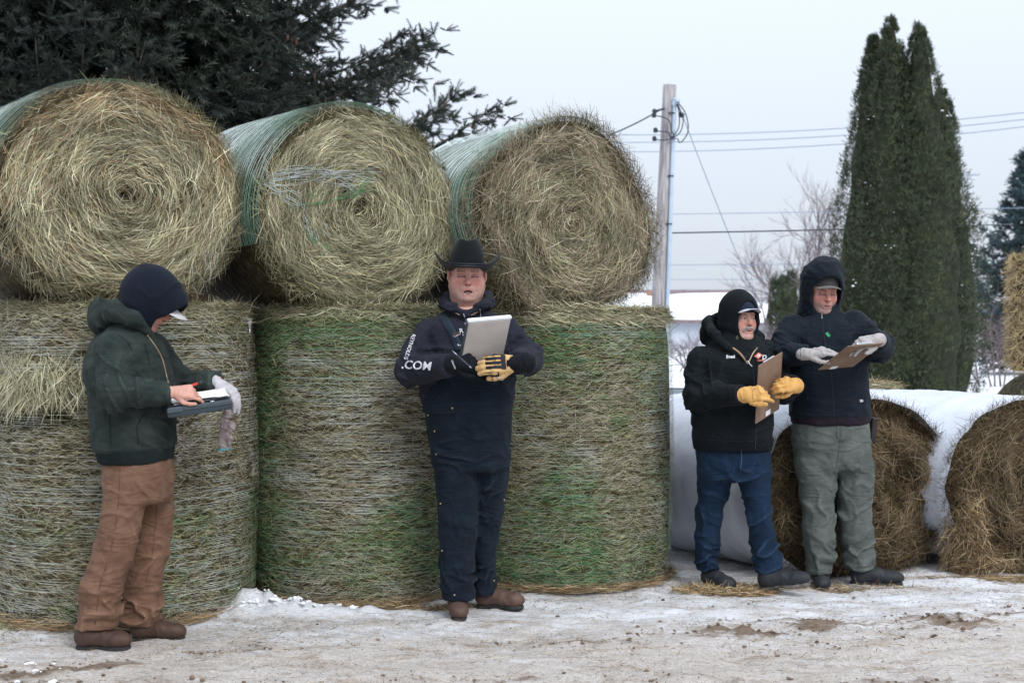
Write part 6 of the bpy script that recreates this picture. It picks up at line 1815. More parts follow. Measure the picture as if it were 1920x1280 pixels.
cp1 = a1.put('cap', xf(cap_crown()[0], H1, T1, S1), cap_crown()[1], cloth('cap_grey', (0.38, 0.37, 0.39), (0.46, 0.45, 0.47)))
V, F = visor_mesh('visor', reach=0.092, y0=-0.072, z0=0.046)
a1.put('visor', xf(V, H1, T1, S1), F, cloth('cap_white', (0.44, 0.43, 0.45), (0.55, 0.54, 0.56)), sm=0, parent=cp1)
# zip, pocket and seams
M_BRASS = mat_plain('brass', (0.34, 0.27, 0.17), rough=0.4, metal=0.7)
for pts in ([(276, 628), (292, 650), (304, 672), (311, 700), (315, 716)],): a1.seam(pts, 0.0035, M_BRASS, 'zip', jk1)
for pts in ([(247, 655), (238, 640), (222, 628)], [(204, 770), (206, 800), (207, 832)], [(259, 832), (257, 800), (264, 785), (274, 774)]): a1.seam(pts, 0.0022, M_RIB, 'seam', jk1)
a1.seam([(272, 645), (277, 665), (281, 684)], 0.0022, M_NAVY, 'drawcord', jk1)
# boots
def boots(A, specs, m_up, m_sole):
    for (px, py, y, yaw, L, pitch, shaft) in specs:
        h = A.p(px, py, y); h[2] = max(h[2], 0.0) if pitch == 0 else h[2]
        if pitch == 0: h[2] = zat(A.X0 + h[0], A.D + h[1]) - 0.004
        f = Field(h - np.array([0.36, 0.36, 0.06]), h + np.array([0.36, 0.36, 0.26]), 0.008)
        d, sole = boot_solids(f, h, yaw, L, pitch=pitch, shaft=shaft)
        f.D = d; V, F = f.mesh()
        o = A.put('boot', V, F, m_up, [(h + np.array([math.cos(yaw), math.sin(yaw), 0.35]) * 0.14, 0.12, (math.cos(yaw), math.sin(yaw), 0.3), 22, 7, 0.0028, 3)])
        f.D = sole; V, F = f.mesh()
        A.put('sole', V, F, m_sole, sm=1, parent=o)
M_BOOTB = cloth('brown_leather', (0.038, 0.020, 0.014), (0.085, 0.046, 0.033), scale=12, rough=0.6, spec=0.35, bump=0.2)
M_SOLE = mat_plain('black_rubber', (0.012, 0.013, 0.016), (0.03, 0.03, 0.03), scale=30, rough=0.7)
boots(a1, [(142, 1198, -0.10, math.radians(-8), 0.275, 0, 0.09), (247, 1180, 0.10, math.radians(-4), 0.27, 0, 0.09)], M_BOOTB, M_SOLE)
# far hand in a knitted glove
M_KNIT = cloth('pale_knit', (0.40, 0.385, 0.42), (0.52, 0.50, 0.53), scale=60, bump=0.8, bump_scale=250)
f = Field((0.28, -0.20, 1.00), (0.60, 0.22, 1.36), 0.0045)
hand_solid(f, P(407, 717, 0.055), (0.80, -0.15, -0.50), (0.55, -0.35, 0.75), -1, [[0.55, 0.45, 0.3]] * 4, [(0.5, 0.75, -0.5), (0.4, 0.5, -0.75), (0.6, 0.3, -0.7)], size=1.04, r=0.0112)
V, F = f.mesh(); a1.put('glove', V, F, M_KNIT, [(P(420, 735), 0.1, (1, 0, -0.6), 30, 14, 0.004, 3)])

# what he holds: a slim storage clipboard with papers, a red pen, the other glove hanging from it
def held(name, label, cat, pos, M, group=None):
    o = bpy.data.objects.new(name, None); COL.objects.link(o)
    mm = Matrix(M.tolist()).to_4x4(); mm.translation = Vector(pos); o.matrix_world = mm
    return tag(o, label, cat, group)
W1 = np.array([a1.X0, a1.D, 0.0])
M_CASE = mat_plain('slate_plastic', (0.022, 0.034, 0.045), (0.032, 0.047, 0.060), scale=4, rough=0.45, spec=0.4)
M_PAPER = mat_plain('paper', (0.70, 0.70, 0.72), (0.78, 0.78, 0.79), scale=30, rough=0.8)
e0, e1 = P(306, 765, -0.17), P(426, 748, -0.07)
ax = unit(e1 - e0); upv = unit(np.array([-0.10, -0.24, 1.0]) - ax * np.dot(ax, [-0.10, -0.24, 1.0])); sdv = np.cross(upv, ax)
Mc = np.stack([ax, sdv, upv], -1)
cs = held('storage_clipboard', 'slate-blue storage clipboard with papers held flat by the bent man', 'clipboard', W1 + (e0 + e1) / 2 + np.array([0.0, 0.02, 0]), Mc)
hl = np.linalg.norm(e1 - e0) / 2
o = link('case', box_mesh('case', (hl, 0.115, 0.024), 0.010, 3), M_CASE, cs)
o = link('lid_edge', box_mesh('lid_edge', (hl + 0.003, 0.118, 0.005), 0.004, 2), M_CASE, cs); o.location.z = 0.008
o = link('hinge', box_mesh('hinge', (0.035, 0.006, 0.012), 0.004, 2), mat_plain('slate_light', (0.06, 0.08, 0.10), rough=0.5), cs); o.location = (-hl + 0.035, -0.117, 0.014)
for k, (zz, rz) in enumerate(((0.0265, 0.02), (0.0295, -0.05))):
    nu = 12
    u, v = np.meshgrid(np.linspace(-0.13, 0.13, nu), np.linspace(-0.095, 0.095, nu), indexing='ij')
    hgt = 0.006 * np.clip(u / 0.13, 0, 1) ** 2 + 0.004 * np.clip(-v / 0.095, 0, 1) ** 3 * (k + 1)
    i = (np.arange(nu - 1)[:, None] * nu + np.arange(nu - 1)[None]).ravel()
    o = link('sheet', np_mesh('sheet', np.stack([u, v, hgt], -1).reshape(-1, 3), np.stack([i, i + nu, i + nu + 1, i + 1], -1)), M_PAPER, cs)
    o.location = (0.015, 0.004, zz); o.rotation_euler = (0, 0, rz)
M_STEEL = mat_plain('steel', (0.45, 0.47, 0.5), rough=0.3, metal=0.9)
o = link('clip', tube_mesh([(np.array([[-0.07, -0.085, 0.036], [-0.02, -0.09, 0.040], [0.06, -0.09, 0.040], [0.09, -0.085, 0.036]]), 0.004)], 'clip', 6), mat_plain('black_clip', (0.012, 0.014, 0.018), rough=0.4), cs)
for xx in (-0.03, 0.06):
    o = link('rivet', tube_mesh([(np.array([[xx - 0.01, -0.108, 0.027], [xx + 0.01, -0.108, 0.027]]), 0.004)], 'rivet', 8), M_STEEL, cs)
pen0, pen1 = P(345, 729, -0.19), P(380, 714, -0.13)
pen = empty('pen', tuple(W1 + pen0)); tag(pen, 'red pen in the bare hand of the bent man', 'pen')
dv = pen1 - pen0
link('barrel', tube_mesh([(np.array([dv * 0.0, dv * 0.72]), 0.0062)], 'barrel', 10), mat_plain('red_plastic', (0.50, 0.045, 0.025), rough=0.35), pen)
link('cap', tube_mesh([(np.array([dv * 0.72, dv * 0.95, dv * 1.0]), np.array([0.0066, 0.0066, 0.004]))], 'cap', 10), mat_plain('dark_plastic', (0.02, 0.022, 0.03), rough=0.3), pen)
M_MAUVE = cloth('mauve_knit', (0.20, 0.165, 0.165), (0.32, 0.275, 0.275), scale=40, bump=0.8, bump_scale=250)
gl = empty('glove', tuple(W1 + P(424, 765, 0.0))); tag(gl, 'empty mauve knitted glove hanging limp from the storage clipboard', 'glove')
g0 = P(424, 765, 0.0)
f = Field((-0.10, -0.08, -0.28), (0.10, 0.08, 0.08), 0.0038)
def gp(px, py, y=0.0): return P(px, py, y) - g0
f.D = chain(f.P, [gp(429, 757), gp(427, 775), gp(421, 800), gp(419, 822), gp(420, 838)], [0.014, 0.016, 0.020, 0.023, 0.027], 0.02)
f.add(chain(f.P, [gp(424, 775), gp(414, 788, -.01), gp(407, 792, -.015)], [0.011, 0.009, 0.007], 0.01), 0.008)
f.add(chain(f.P, [gp(424, 805, -.02), gp(434, 796, -.025), gp(436, 803, -.03), gp(426, 812, -.03)], [0.011, 0.013, 0.012, 0.010], 0.01), 0.008)
f.add(chain(f.P, [gp(421, 820, -.02), gp(431, 822, -.03), gp(430, 828, -.03)], [0.011, 0.012, 0.010], 0.01), 0.008)
f.clip(-(f.P[..., 2] - gp(420, 842)[2]), 0.004)
V, F = f.mesh(); V = crease(V, normals(V, F), [(np.zeros(3), 0.4, (0.3, 0, 1), 40, 16, 0.005, 3)])
link('knit', np_mesh('knit', V, F), M_MAUVE, gl)
th = np.linspace(0, 2 * np.pi, 24)
link('hem', tube_mesh([(gp(420, 842) + np.stack([0.030 * np.cos(th), 0.022 * np.sin(th), 0.004 * np.cos(th)], -1), 0.0045)], 'hem', 6), mat_plain('teal_hem', (0.04, 0.22, 0.28), (0.07, 0.3, 0.36), scale=60, rough=0.9), gl)

# ------------------------------------------------------------------ 2: man in the cowboy hat and bib overalls
a2 = Person('heavy man in black cowboy hat, navy hoodie and dark bib overalls reading aloud', 885, 1150)
M_HOODY = cloth('navy_jersey', (0.0120, 0.0138, 0.0220), (0.022, 0.0245, 0.036), scale=5, bump=0.2)
M_BIB = cloth('dark_duck', (0.0040, 0.0082, 0.0145), (0.0088, 0.0165, 0.0270), scale=7, weave=0.6)
P = a2.p
f = Field((-0.36, -0.27, 0.02), (0.32, 0.36, 1.15), 0.0095)
rr = a2.rows([(738, 787, 966, 0, 0.235), (774, 796, 960, 0, 0.225), (810, 802, 958, 0.01, 0.205), (843, 806, 957, 0.01, 0.19), (870, 811, 956, 0.02, 0.18)])
f.D = loft(f.P, *rr, zlo=rr[0].min() - 0.03, zhi=rr[0].max() + 0.02, k=0.03)
rl = a2.rows([(843, 806, 900, -0.01, 0.145), (877, 814, 901, -0.01, 0.135), (946, 820, 899, -0.02, 0.118), (1032, 824, 891, -0.03, 0.102), (1084, 824, 891, -0.03, 0.102), (1122, 829, 892, -0.03, 0.104)])
ll = a2.rows([(843, 888, 957, 0.03, 0.145), (877, 888, 955, 0.04, 0.132), (946, 882, 947, 0.08, 0.118), (1032, 878, 931, 0.12, 0.098), (1084, 881, 932, 0.13, 0.096), (1113, 884, 932, 0.13, 0.096)])
f.add(loft(f.P, *rl, pw=2.15, zlo=rl[0].min(), zhi=rl[0].max(), k=0.01), 0.014)
f.add(loft(f.P, *ll, pw=2.15, zlo=ll[0].min(), zhi=ll[0].max(), k=0.01), 0.014)
V, F = f.mesh()
tr2 = a2.put('overalls', V, F, M_BIB, [
    (P(858, 1075), (0.14, 0.2, 0.10), (0.3, 0, 1), 14, 5, 0.015, 3), (P(905, 1070), (0.1, 0.3, 0.10), (-0.4, 0, 1), 14, 5, 0.013, 4), (P(860, 960), (0.15, 0.2, 0.14), (0.5, 0, 1), 9, 3, 0.011, 5), (P(920, 950), (0.12, 0.2, 0.16), (-0.6, 0, 1), 9, 3, 0.011, 6),
    (P(870, 840), (0.2, 0.3, 0.11), (0.45, 0, 1), 11, 3, 0.015, 7), (P(880, 790), (0.25, 0.3, 0.08), (0.1, 0, 1), 10, 2.5, 0.010, 8), (P(880, 900), 0.6, (0.3, 0.2, 1), 7, 3, 0.005, 9)])
# bib
f = Field((-0.34, -0.34, 1.02), (0.32, 0.10, 1.50), 0.008)
rb = a2.rows([(765, 792, 962, 0, 0.236), (740, 788, 966, 0, 0.246), (700, 800, 962, 0, 0.242), (660, 815, 950, 0.0, 0.222), (632, 828, 942, 0.01, 0.196)])
f.D = loft(f.P, *rb, zlo=rb[0].min() - 0.02, zhi=P(880, 640)[2], k=0.012)
f.clip(f.P[..., 1] + 0.05, 0.01)
side = (np.abs(f.P[..., 0] + 0.02) - np.interp(f.P[0, 0, :, 2], [1.06, 1.16, 1.25, 1.42], [0.26, 0.22, 0.155, 0.125]).astype(np.float32))
f.clip(side, 0.01)
V, F = f.mesh()
bib = a2.put('bib', V, F, M_BIB, [(P(880, 720), 0.25, (0.2, 0, 1), 10, 3, 0.006, 11)], parent=tr2)
# hoodie
f = Field((-0.50, -0.42, 1.00), (0.46, 0.36, 1.74), 0.0095)
rr = a2.rows([(775, 800, 958, 0, 0.215), (740, 785, 967, 0, 0.228), (700, 788, 966, 0, 0.225), (660, 796, 962, 0, 0.208), (628, 794, 960, 0.0, 0.19), (606, 800, 952, 0.01, 0.165), (594, 814, 940, 0.02, 0.13), (584, 832, 920, 0.03, 0.09), (572, 848, 906, 0.04, 0.06)])
f.D = loft(f.P, *rr, zlo=rr[0].min(), zhi=1.64, k=0.02)
R_sh, R_el, R_wr = P(806, 628, 0.0), P(770, 694, -0.12), P(846, 684, -0.37)
L_sh, L_el, L_wr = P(944, 622, 0.02), P(990, 674, -0.10), P(968, 680, -0.40)
f.add(a2.limb_cut(f, [R_sh, R_el, R_wr], [0.088, 0.084, 0.060], R_wr - R_el), 0.016)
f.add(a2.limb_cut(f, [L_sh, L_el, L_wr], [0.088, 0.082, 0.060], L_wr - L_el), 0.016)
V, F = f.mesh()
hd2 = a2.put('hoodie', V, F, M_HOODY, [
    (R_el, 0.14, (0.6, 0, 1), 15, 4, 0.015, 3), ((R_el + R_wr) / 2, (0.13, 0.2, 0.12), (1, 0, 0.3), 13, 4, 0.010, 4), ((R_sh + R_el) / 2, 0.14, (0.3, 0, 1), 10, 3, 0.012, 5),
    (L_el, 0.14, (-0.5, 0, 1), 15, 4, 0.015, 6), ((L_sh + L_el) / 2, 0.14, (-0.5, 0, 1), 12, 3, 0.013, 7), (P(950, 630, -.1), (0.10, 0.2, 0.14), (1, 0, 0.15), 13, 3, 0.011, 8), (P(815, 640, -.1), (0.10, 0.2, 0.14), (1, 0, -0.3), 12, 3, 0.010, 9)])
f = Field((-0.26, -0.24, 1.48), (0.22, 0.26, 1.76), 0.006)
pts = [P(874, 588, -0.140), P(846, 575, -0.115), P(834, 570, 0.0), P(845, 558, 0.10), P(875, 554, 0.13), P(908, 558, 0.10), P(917, 568, 0.0), P(905, 573, -0.115), P(874, 588, -0.140)]
f.D = chain(f.P, pts, [0.014, 0.021, 0.030, 0.038, 0.042, 0.038, 0.030, 0.021, 0.014], 0.03)
f.add(ell(f.P, P(876, 572, 0.13), (0.12, 0.075, 0.085)), 0.04)
V, F = f.mesh()
a2.put('hoodie_hood', V, F, M_HOODY, [(P(874, 570), 0.25, (0.2, 0.2, 1), 18, 6, 0.008, 21)], parent=hd2)
# head and hat
H2 = rot(math.radians(5), math.radians(10), math.radians(1)); T2 = P(876, 514, 0.0); S2 = 1.13
a2.body(dict(heavy=1.0, stubble=0.6, mouth=0.0105, lid=0.95, hair=(0.16, 0.14, 0.13), skin=(0.60, 0.33, 0.275), brow=(0.07, 0.04, 0.028)), H2, T2, S2,
        [(T2 + np.array([0, .03, -0.15]), P(876, 620), 0.07, 0.14), (P(876, 640), P(880, 830), 0.15, 0.16), (R_sh, R_el, 0.06, 0.05), (R_el, R_wr, 0.05, 0.035), (L_sh, L_el, 0.06, 0.05), (L_el, L_wr, 0.05, 0.035),
         (P(855, 850), P(860, 980), 0.09, 0.06), (P(860, 980), P(860, 1115), 0.06, 0.045), (P(915, 850, .04), P(910, 980, .10), 0.08, 0.04), (P(910, 980, .10), P(905, 1105, .14), 0.04, 0.03)])
M_FELT = cloth('black_felt', (0.0035, 0.005, 0.007), (0.006, 0.008, 0.0095), scale=9, rough=0.85, bump=0.15, sheen=0.1)
nt = 72
th = np.linspace(0, 2 * np.pi, nt, endpoint=False)
ct, st = np.cos(th), np.sin(th)
rings = []
for t in np.linspace(0, 1, 18):                      # brim, from the crown out: rolled up at both sides, dipped front and back
    rx = 0.086 + 0.096 * t; ry = 0.103 + 0.100 * t
    x = rx * ct; y = ry * st
    side = np.abs(ct) ** 3.0
    z = 0.038 - 0.028 * side * (1 - t) ** 1.2 + t ** 1.6 * (0.068 * side - 0.004 * np.abs(st) ** 2)
    x = x * (1 - 0.10 * t ** 2 * side) + 0.0
    rings.append(np.stack([x, y, z], -1))
brim = np.array(rings)
crown = []
for t in np.linspace(0, 1, 16):
    rx = 0.087 - 0.036 * t ** 2.4; ry = 0.104 - 0.020 * t ** 1.5
    pinch = 1 - 0.20 * t * np.exp(-((th - np.pi * 1.5) / 0.55) ** 2)
    z = 0.038 + 0.122 * t - 0.030 * (1 - t) ** 6 * np.abs(ct) ** 3.0
    crown.append(np.stack([rx * ct * pinch, ry * st * (1 - 0.06 * t * (st < 0)), z + 0.010 * t * np.abs(ct) - 0.012 * t * (st > 0) * st], -1))
for q in np.linspace(0.88, 0.0, 9):                 # crease in the top
    c = crown[15].copy()
    c[:, :2] *= q; c[:, 2] = c[:, 2] + 0.010 * math.sin(min(1, (1 - q) * 4) * math.pi * 0.5) * 0.6 - 0.030 * np.exp(-(c[:, 0] / 0.022) ** 2) * (1 - q) ** 0.5
    crown.append(c)
crown = np.array(crown)
def grid_faces(nr, nt):
    i = np.arange(nr - 1)[:, None] * nt + np.arange(nt)[None]; j = np.arange(nr - 1)[:, None] * nt + (np.arange(nt) + 1)[None] % nt
    return np.stack([i, j, j + nt, i + nt], -1).reshape(-1, 4)
Hh = rot(math.radians(4), math.radians(3), math.radians(1))
Th = T2 + np.array([0, 0.0, 0.004])
V = np.concatenate([crown.reshape(-1, 3)]); hat = link('cowboy_hat', np_mesh('cowboy_hat', xf(V, Hh, Th, 1.06), grid_faces(len(crown), nt)), M_FELT, a2.root)
o = link('brim', np_mesh('brim', xf(brim.reshape(-1, 3), Hh, Th, 1.06), grid_faces(18, nt)), M_FELT, hat)
md = o.modifiers.new('thickness', 'SOLIDIFY'); md.thickness = 0.008; md.offset = 0
bandp = np.stack([0.0875 * ct, 0.1045 * st, np.full(nt, 0.047)], -1)
bandp = np.vstack([bandp, bandp[:1]])
link('hat_band', tube_mesh([(xf(bandp, Hh, Th, 1.06), 0.005)], 'hat_band', 6), mat_plain('hat_band', (0.015, 0.02, 0.026), rough=0.6), hat)
# gloves
M_BLKG = cloth('black_fleece', (0.004, 0.005, 0.008), (0.008, 0.010, 0.014), scale=20)
M_TANL = cloth('tan_leather', (0.42, 0.26, 0.11), (0.60, 0.40, 0.19), scale=30, rough=0.65, bump=0.3, bump_scale=200)
f = Field(P(862, 680, -0.44) - 0.17, P(862, 680, -0.44) + 0.17, 0.0045)
hand_solid(f, P(848, 682, -0.38), (0.92, -0.30, 0.12), (-0.15, -0.75, 0.45), -1, [[0.7, 0.9, 0.5], [0.9, 1.0, 0.6], [1.0, 1.1, 0.6], [1.1, 1.1, 0.6]], [(0.6, 0.6, -0.3), (0.9, 0.1, -0.5), (0.9, -0.2, -0.4)], size=1.06, r=0.0112, palm_r=0.0155)
f.add(cap(f.P, P(836, 685, -0.35), P(850, 682, -0.39), 0.050, 0.042), 0.01)
V, F = f.mesh(); gv = a2.put('glove', V, F, M_BLKG)
f = Field(P(938, 684, -0.46) - 0.18, P(938, 684, -0.46) + 0.18, 0.0035)
Lw = P(966, 681, -0.42)
hand_solid(f, Lw, (-0.96, -0.16, -0.04), (-0.10, -0.95, 0.12), 1, [[0.15, 0.7, 0.9], [0.15, 0.75, 0.9], [0.2, 0.75, 0.9], [0.25, 0.8, 0.9]], [(0.8, 0.6, -0.2), (0.95, 0.2, -0.2), (1.0, 0.0, -0.3)], size=1.16, r=0.0128, palm_r=0.0175)
V, F = f.mesh()
# tan leather with a black stretch back
loc = V - Lw; fw = unit(np.array([-0.96, -0.16, -0.04])); nbk = unit(np.array([-0.10, -0.95, 0.12])); sdd = np.cross(nbk, fw)
u = loc @ fw; n_ = normals(V, F) @ nbk; sv = loc @ sdd
blk = (n_ > 0.25) & (u > 0.05) & (u < 0.150) & (sv < 0.030)
stripe = (np.abs((sv + 0.047) % 0.0212 - 0.0106) < 0.0028) & (u > 0.075)
blk = blk & ~stripe
colr = np.where(blk[:, None], np.array([0.008, 0.009, 0.012]), np.array([0.52, 0.335, 0.15]) * (1 + 0.25 * fbm(V * 50, 3, 3))[:, None])
M_GLV = mat_attr('leather_glove', rough=0.65, spec=0.3, bump=0.3, bump_scale=200)
gt = a2.put('glove', V, F, M_GLV, col=colr)
f = Field(Lw - 0.13, Lw + 0.13, 0.004)
f.D = cap(f.P, Lw + fw * 0.012, Lw - fw * 0.055, 0.042, 0.052)
V, F = f.mesh(); a2.put('glove_cuff', V, F, M_BLKG, [(Lw, 0.12, tuple(fw), 30, 8, 0.005, 3)], parent=gt)
# boots
M_BOOTC = cloth('worn_brown_leather', (0.055, 0.029, 0.022), (0.115, 0.066, 0.052), scale=14, rough=0.6, spec=0.35, bump=0.2)
boots(a2, [(858, 1128, 0.06, math.radians(-86), 0.285, 0, 0.10), (893, 1132, 0.13, math.radians(-14), 0.265, 0, 0.10)], M_BOOTC, M_SOLE)
# seams, straps, buckle, prints
M_SEAMD = cloth('worn_seam', (0.010, 0.017, 0.026), (0.020, 0.031, 0.045), scale=40)
for pts in ([(804, 850), (840, 846), (880, 843)], [(900, 843), (930, 845), (955, 846)], [(817, 870), (822, 930), (827, 1000), (829, 1060), (831, 1110)], [(829, 1034), (855, 1036), (886, 1032)], [(918, 762), (918, 800), (913, 830), (903, 845)], [(924, 762), (924, 800), (919, 830), (905, 848)], [(815, 803), (830, 785), (847, 767)], [(902, 842), (899, 900), (897, 960), (890, 1020)], [(800, 762), (840, 757), (900, 756), (960, 757)], [(824, 740), (812, 765), (806, 800)], [(895, 1112), (925, 1108)]):
    a2.seam(pts, 0.0017, M_SEAMD, parent=tr2, lift=0.0003)
for (sx, sy) in ((848, 765), (815, 808), (826, 944), (829, 1032), (852, 1115), (945, 937), (926, 1088), (803, 778), (818, 851)):
    h = a2.hit(sx, sy, 0.0)
    if h is not None: link('stud', tube_mesh([(np.array([h + np.array([0, .003, 0]), h - np.array([0, .003, 0])]), np.array([.0062, .0048]))], 'stud', 10), M_BRASS, tr2)
strapm = M_BIB
for c in ([(823, 573), (835, 600), (849, 625), (861, 655)], [(922, 588), (930, 610), (940, 640)]):
    c2 = curve_pts([(a, b, 0) for a, b in c], 16)
    L_, R_ = [], []
    for (a, b, _) in c2:
        q1, q2 = a2.hit(a - 7, b + 3, 0.006), a2.hit(a + 7, b - 3, 0.006)
        if q1 is not None and q2 is not None: L_.append(q1); R_.append(q2)
    n_ = len(L_)
    if n_ > 3:
        V = np.stack([np.array(L_), (np.array(L_) + np.array(R_)) / 2 - np.array([0, 0.002, 0]), np.array(R_)], 1).reshape(-1, 3)
        i = np.concatenate([np.arange(n_ - 1) * 3, np.arange(n_ - 1) * 3 + 1])
        o = link('strap', np_mesh('strap', V, np.stack([i, i + 1, i + 4, i + 3], -1)), strapm, bib)
        md = o.modifiers.new('t', 'SOLIDIFY'); md.thickness = 0.004; md.offset = 0
M_SILV = mat_plain('buckle_steel', (0.50, 0.50, 0.53), rough=0.3, metal=0.9)
bq = [a2.hit(a, b, 0.012) for a, b in ((849, 627), (862, 621), (864, 626), (852, 632), (849, 627))]
if all(v is not None for v in bq):
    link('buckle', tube_mesh([(np.array(bq), 0.0022)], 'buckle', 6), M_SILV, bib)
a2.patch([(850.5, 627), (861.5, 622), (863, 625.5), (852.5, 631)], mat_plain('buckle_brown', (0.06, 0.035, 0.03), rough=0.6), 'buckle_tab', bib, lift=0.009)
a2.seam([(858, 645), (860, 648), (864, 647)], 0.003, M_SILV, 'hook', bib, lift=0.01, n=10)
a2.patch([(933, 706), (944, 706), (944, 713), (933, 713)], mat_plain('tan_tag', (0.62, 0.52, 0.42), (0.40, 0.26, 0.18), scale=300, rough=0.8), 'tag', bib, lift=0.004)
a2.patch([(878, 699), (936, 697), (936, 728), (884, 730)], M_BIB, 'bib_pocket', bib, lift=0.005)
a2.seam([(878, 700), (880, 724), (888, 731), (932, 729)], 0.002, M_SEAMD, parent=bib, lift=0.005)
M_PRINT = mat_plain('white_print', (0.60, 0.61, 0.66), (0.42, 0.43, 0.48), scale=90, rough=0.8, lo=0.45, hi=0.75)
a2.text('REYNOLDS', 773, 625, 7.0, math.radians(108), M_PRINT, 'sleeve_lettering', hd2, bold=0.02, lift=0.006)
a2.text('.COM', 752, 690, 15.5, math.radians(4), M_PRINT, 'sleeve_lettering', hd2, bold=0.02, shear=0.12, lift=0.009)
a2.text('P', 872, 611, 6, math.radians(-12), M_PRINT, 'chest_lettering', hd2, lift=0.010)
a2.text('RA', 862, 625, 9, math.radians(-12), M_PRINT, 'chest_lettering', hd2, lift=0.012)
a2.text('R', 868, 633, 7, math.radians(-12), M_PRINT, 'chest_lettering', hd2, lift=0.012)
a2.text('Columbia', 846, 675.5, 3.2, math.radians(68), M_PRINT, 'glove_lettering', gv, bold=0.02)
for pts in ([(869, 588), (872, 596), (874, 601)], [(900, 580), (901, 588), (901, 595)]):
    a2.seam(pts, 0.0024, mat_plain('cord_grey', (0.30, 0.32, 0.36), rough=0.8), 'drawcord', hd2, lift=0.003)
a2.seam([(972, 700), (976, 735), (978, 765)], 0.003, M_THREAD, 'cord', tr2)

# his clipboard, seen from behind, and his pen
W2 = np.array([a2.X0, a2.D, 0.0])
def board(name, label, corners, th, mat, group=None):
    """a flat board through corners: top-left, top-right, bottom-left (world)"""
    tl, tr_, bl = [np.asarray(v, float) for v in corners]
    ux = unit(tr_ - tl); uz = unit(tl - bl - ux * np.dot(tl - bl, ux)); uy = np.cross(uz, ux)
    w, h = np.linalg.norm(tr_ - tl), abs(np.dot(tl - bl, uz))
    c = (tr_ + bl) / 2
    o = held(name, label, 'clipboard', c, np.stack([ux, uy, uz], -1), group)
    link('board', box_mesh('board', (w / 2, th / 2, h / 2), min(0.008, th * 0.45), 2), mat, o)
    return o, w, h
M_ALU = mat_plain('dull_aluminium', (0.34, 0.315, 0.30), (0.43, 0.40, 0.385), scale=6, rough=0.6, spec=0.4, bump=0.15, bump_scale=60)
bd, w, h = board('metal_clipboard', 'grey-brown metal clipboard seen from behind, held by the man in the cowboy hat', [W2 + P(877, 604, -0.50), W2 + P(957, 597, -0.40), W2 + P(861, 692, -0.35)], 0.014, M_ALU)
o = link('white_edge', box_mesh('white_edge', (w / 2 + 0.002, 0.011, 0.007), 0.003, 2), mat_plain('white_edge', (0.72, 0.76, 0.84), rough=0.5), bd); o.location = (0, 0.004, h / 2 + 0.0065)
o = link('side_edge', box_mesh('side_edge', (0.004, 0.010, h / 2 - 0.004), 0.002, 1), mat_plain('dark_edge', (0.05, 0.055, 0.065), rough=0.5), bd); o.location = (-w / 2 - 0.003, 0.003, 0)
o = link('sheet', box_mesh('sheet', (w / 2 - 0.012, 0.0015, h / 2 - 0.015)), M_PAPER, bd); o.location = (0, 0.0105, 0)
o = link('clip', box_mesh('clip', (0.05, 0.006, 0.012), 0.003, 2), M_STEEL, bd); o.location = (0, 0.016, h / 2 - 0.02)
q0, q1 = W2 + P(848, 658, -0.44), W2 + P(884, 690, -0.50)
pn = empty('pen', tuple(q0)); tag(pn, 'silver-tipped dark pen in the black glove of the man in the cowboy hat', 'pen')
link('barrel', tube_mesh([(np.array([np.zeros(3), (q1 - q0) * 0.9]), 0.005)], 'barrel', 8), mat_plain('pen_dark', (0.03, 0.04, 0.055), rough=0.35), pn)
link('tip', tube_mesh([(np.array([(q1 - q0) * 0.9, (q1 - q0)]), np.array([0.005, 0.001]))], 'tip', 8), M_STEEL, pn)
link('clip', tube_mesh([(np.array([(q1 - q0) * 0.0 + np.array([0, -.006, 0.002]), (q1 - q0) * 0.25 + np.array([0, -.007, 0.002])]), 0.003)], 'clip', 6), M_STEEL, pn)

# ------------------------------------------------------------------ 3: moustached man in black jacket and jeans
a3 = Person('moustached man in black hood and jacket, blue jeans and yellow gloves, stepping forward', 1390, 1103)
M_BLK = cloth('black_canvas', (0.0036, 0.0060, 0.0080), (0.0075, 0.0112, 0.0140), scale=6, weave=0.35)
M_BLKF = cloth('black_sweat', (0.0032, 0.005, 0.0075), (0.0055, 0.0085, 0.012), scale=9)
M_JEAN = cloth('blue_denim', (0.0030, 0.0090, 0.022), (0.0110, 0.0290, 0.062), scale=5, weave=0.7, lo=0.3, hi=0.75)
P = a3.p
f = Field((-0.36, -0.32, 0.04), (0.36, 0.30, 0.92), 0.0095)
rr = a3.rows([(828, 1305, 1444, 0, 0.16), (850, 1305, 1446, 0, 0.165), (876, 1308, 1446, 0, 0.16), (895, 1308, 1445, 0, 0.15)])
f.D = loft(f.P, *rr, zlo=rr[0].min() - 0.02, zhi=rr[0].max() + 0.03, k=0.04)
rl = a3.rows([(880, 1308, 1378, 0.02, 0.12), (910, 1308, 1372, 0.03, 0.108), (933, 1308, 1364, 0.04, 0.10), (977, 1304, 1351, 0.06, 0.085), (1035, 1301, 1347, 0.06, 0.078), (1068, 1305, 1348, 0.06, 0.075)])
ll = a3.rows([(880, 1376, 1446, -0.02, 0.12), (910, 1384, 1445, -0.03, 0.108), (933, 1392, 1444, -0.05, 0.10), (977, 1401, 1449, -0.09, 0.086), (1035, 1411, 1462, -0.12, 0.082), (1075, 1415, 1467, -0.13, 0.082)])
f.add(loft(f.P, *rl, pw=2.15, zlo=rl[0].min(), zhi=rl[0].max() + 0.02, k=0.01), 0.014)
f.add(loft(f.P, *ll, pw=2.15, zlo=ll[0].min(), zhi=ll[0].max() + 0.02, k=0.01), 0.014)
V, F = f.mesh()
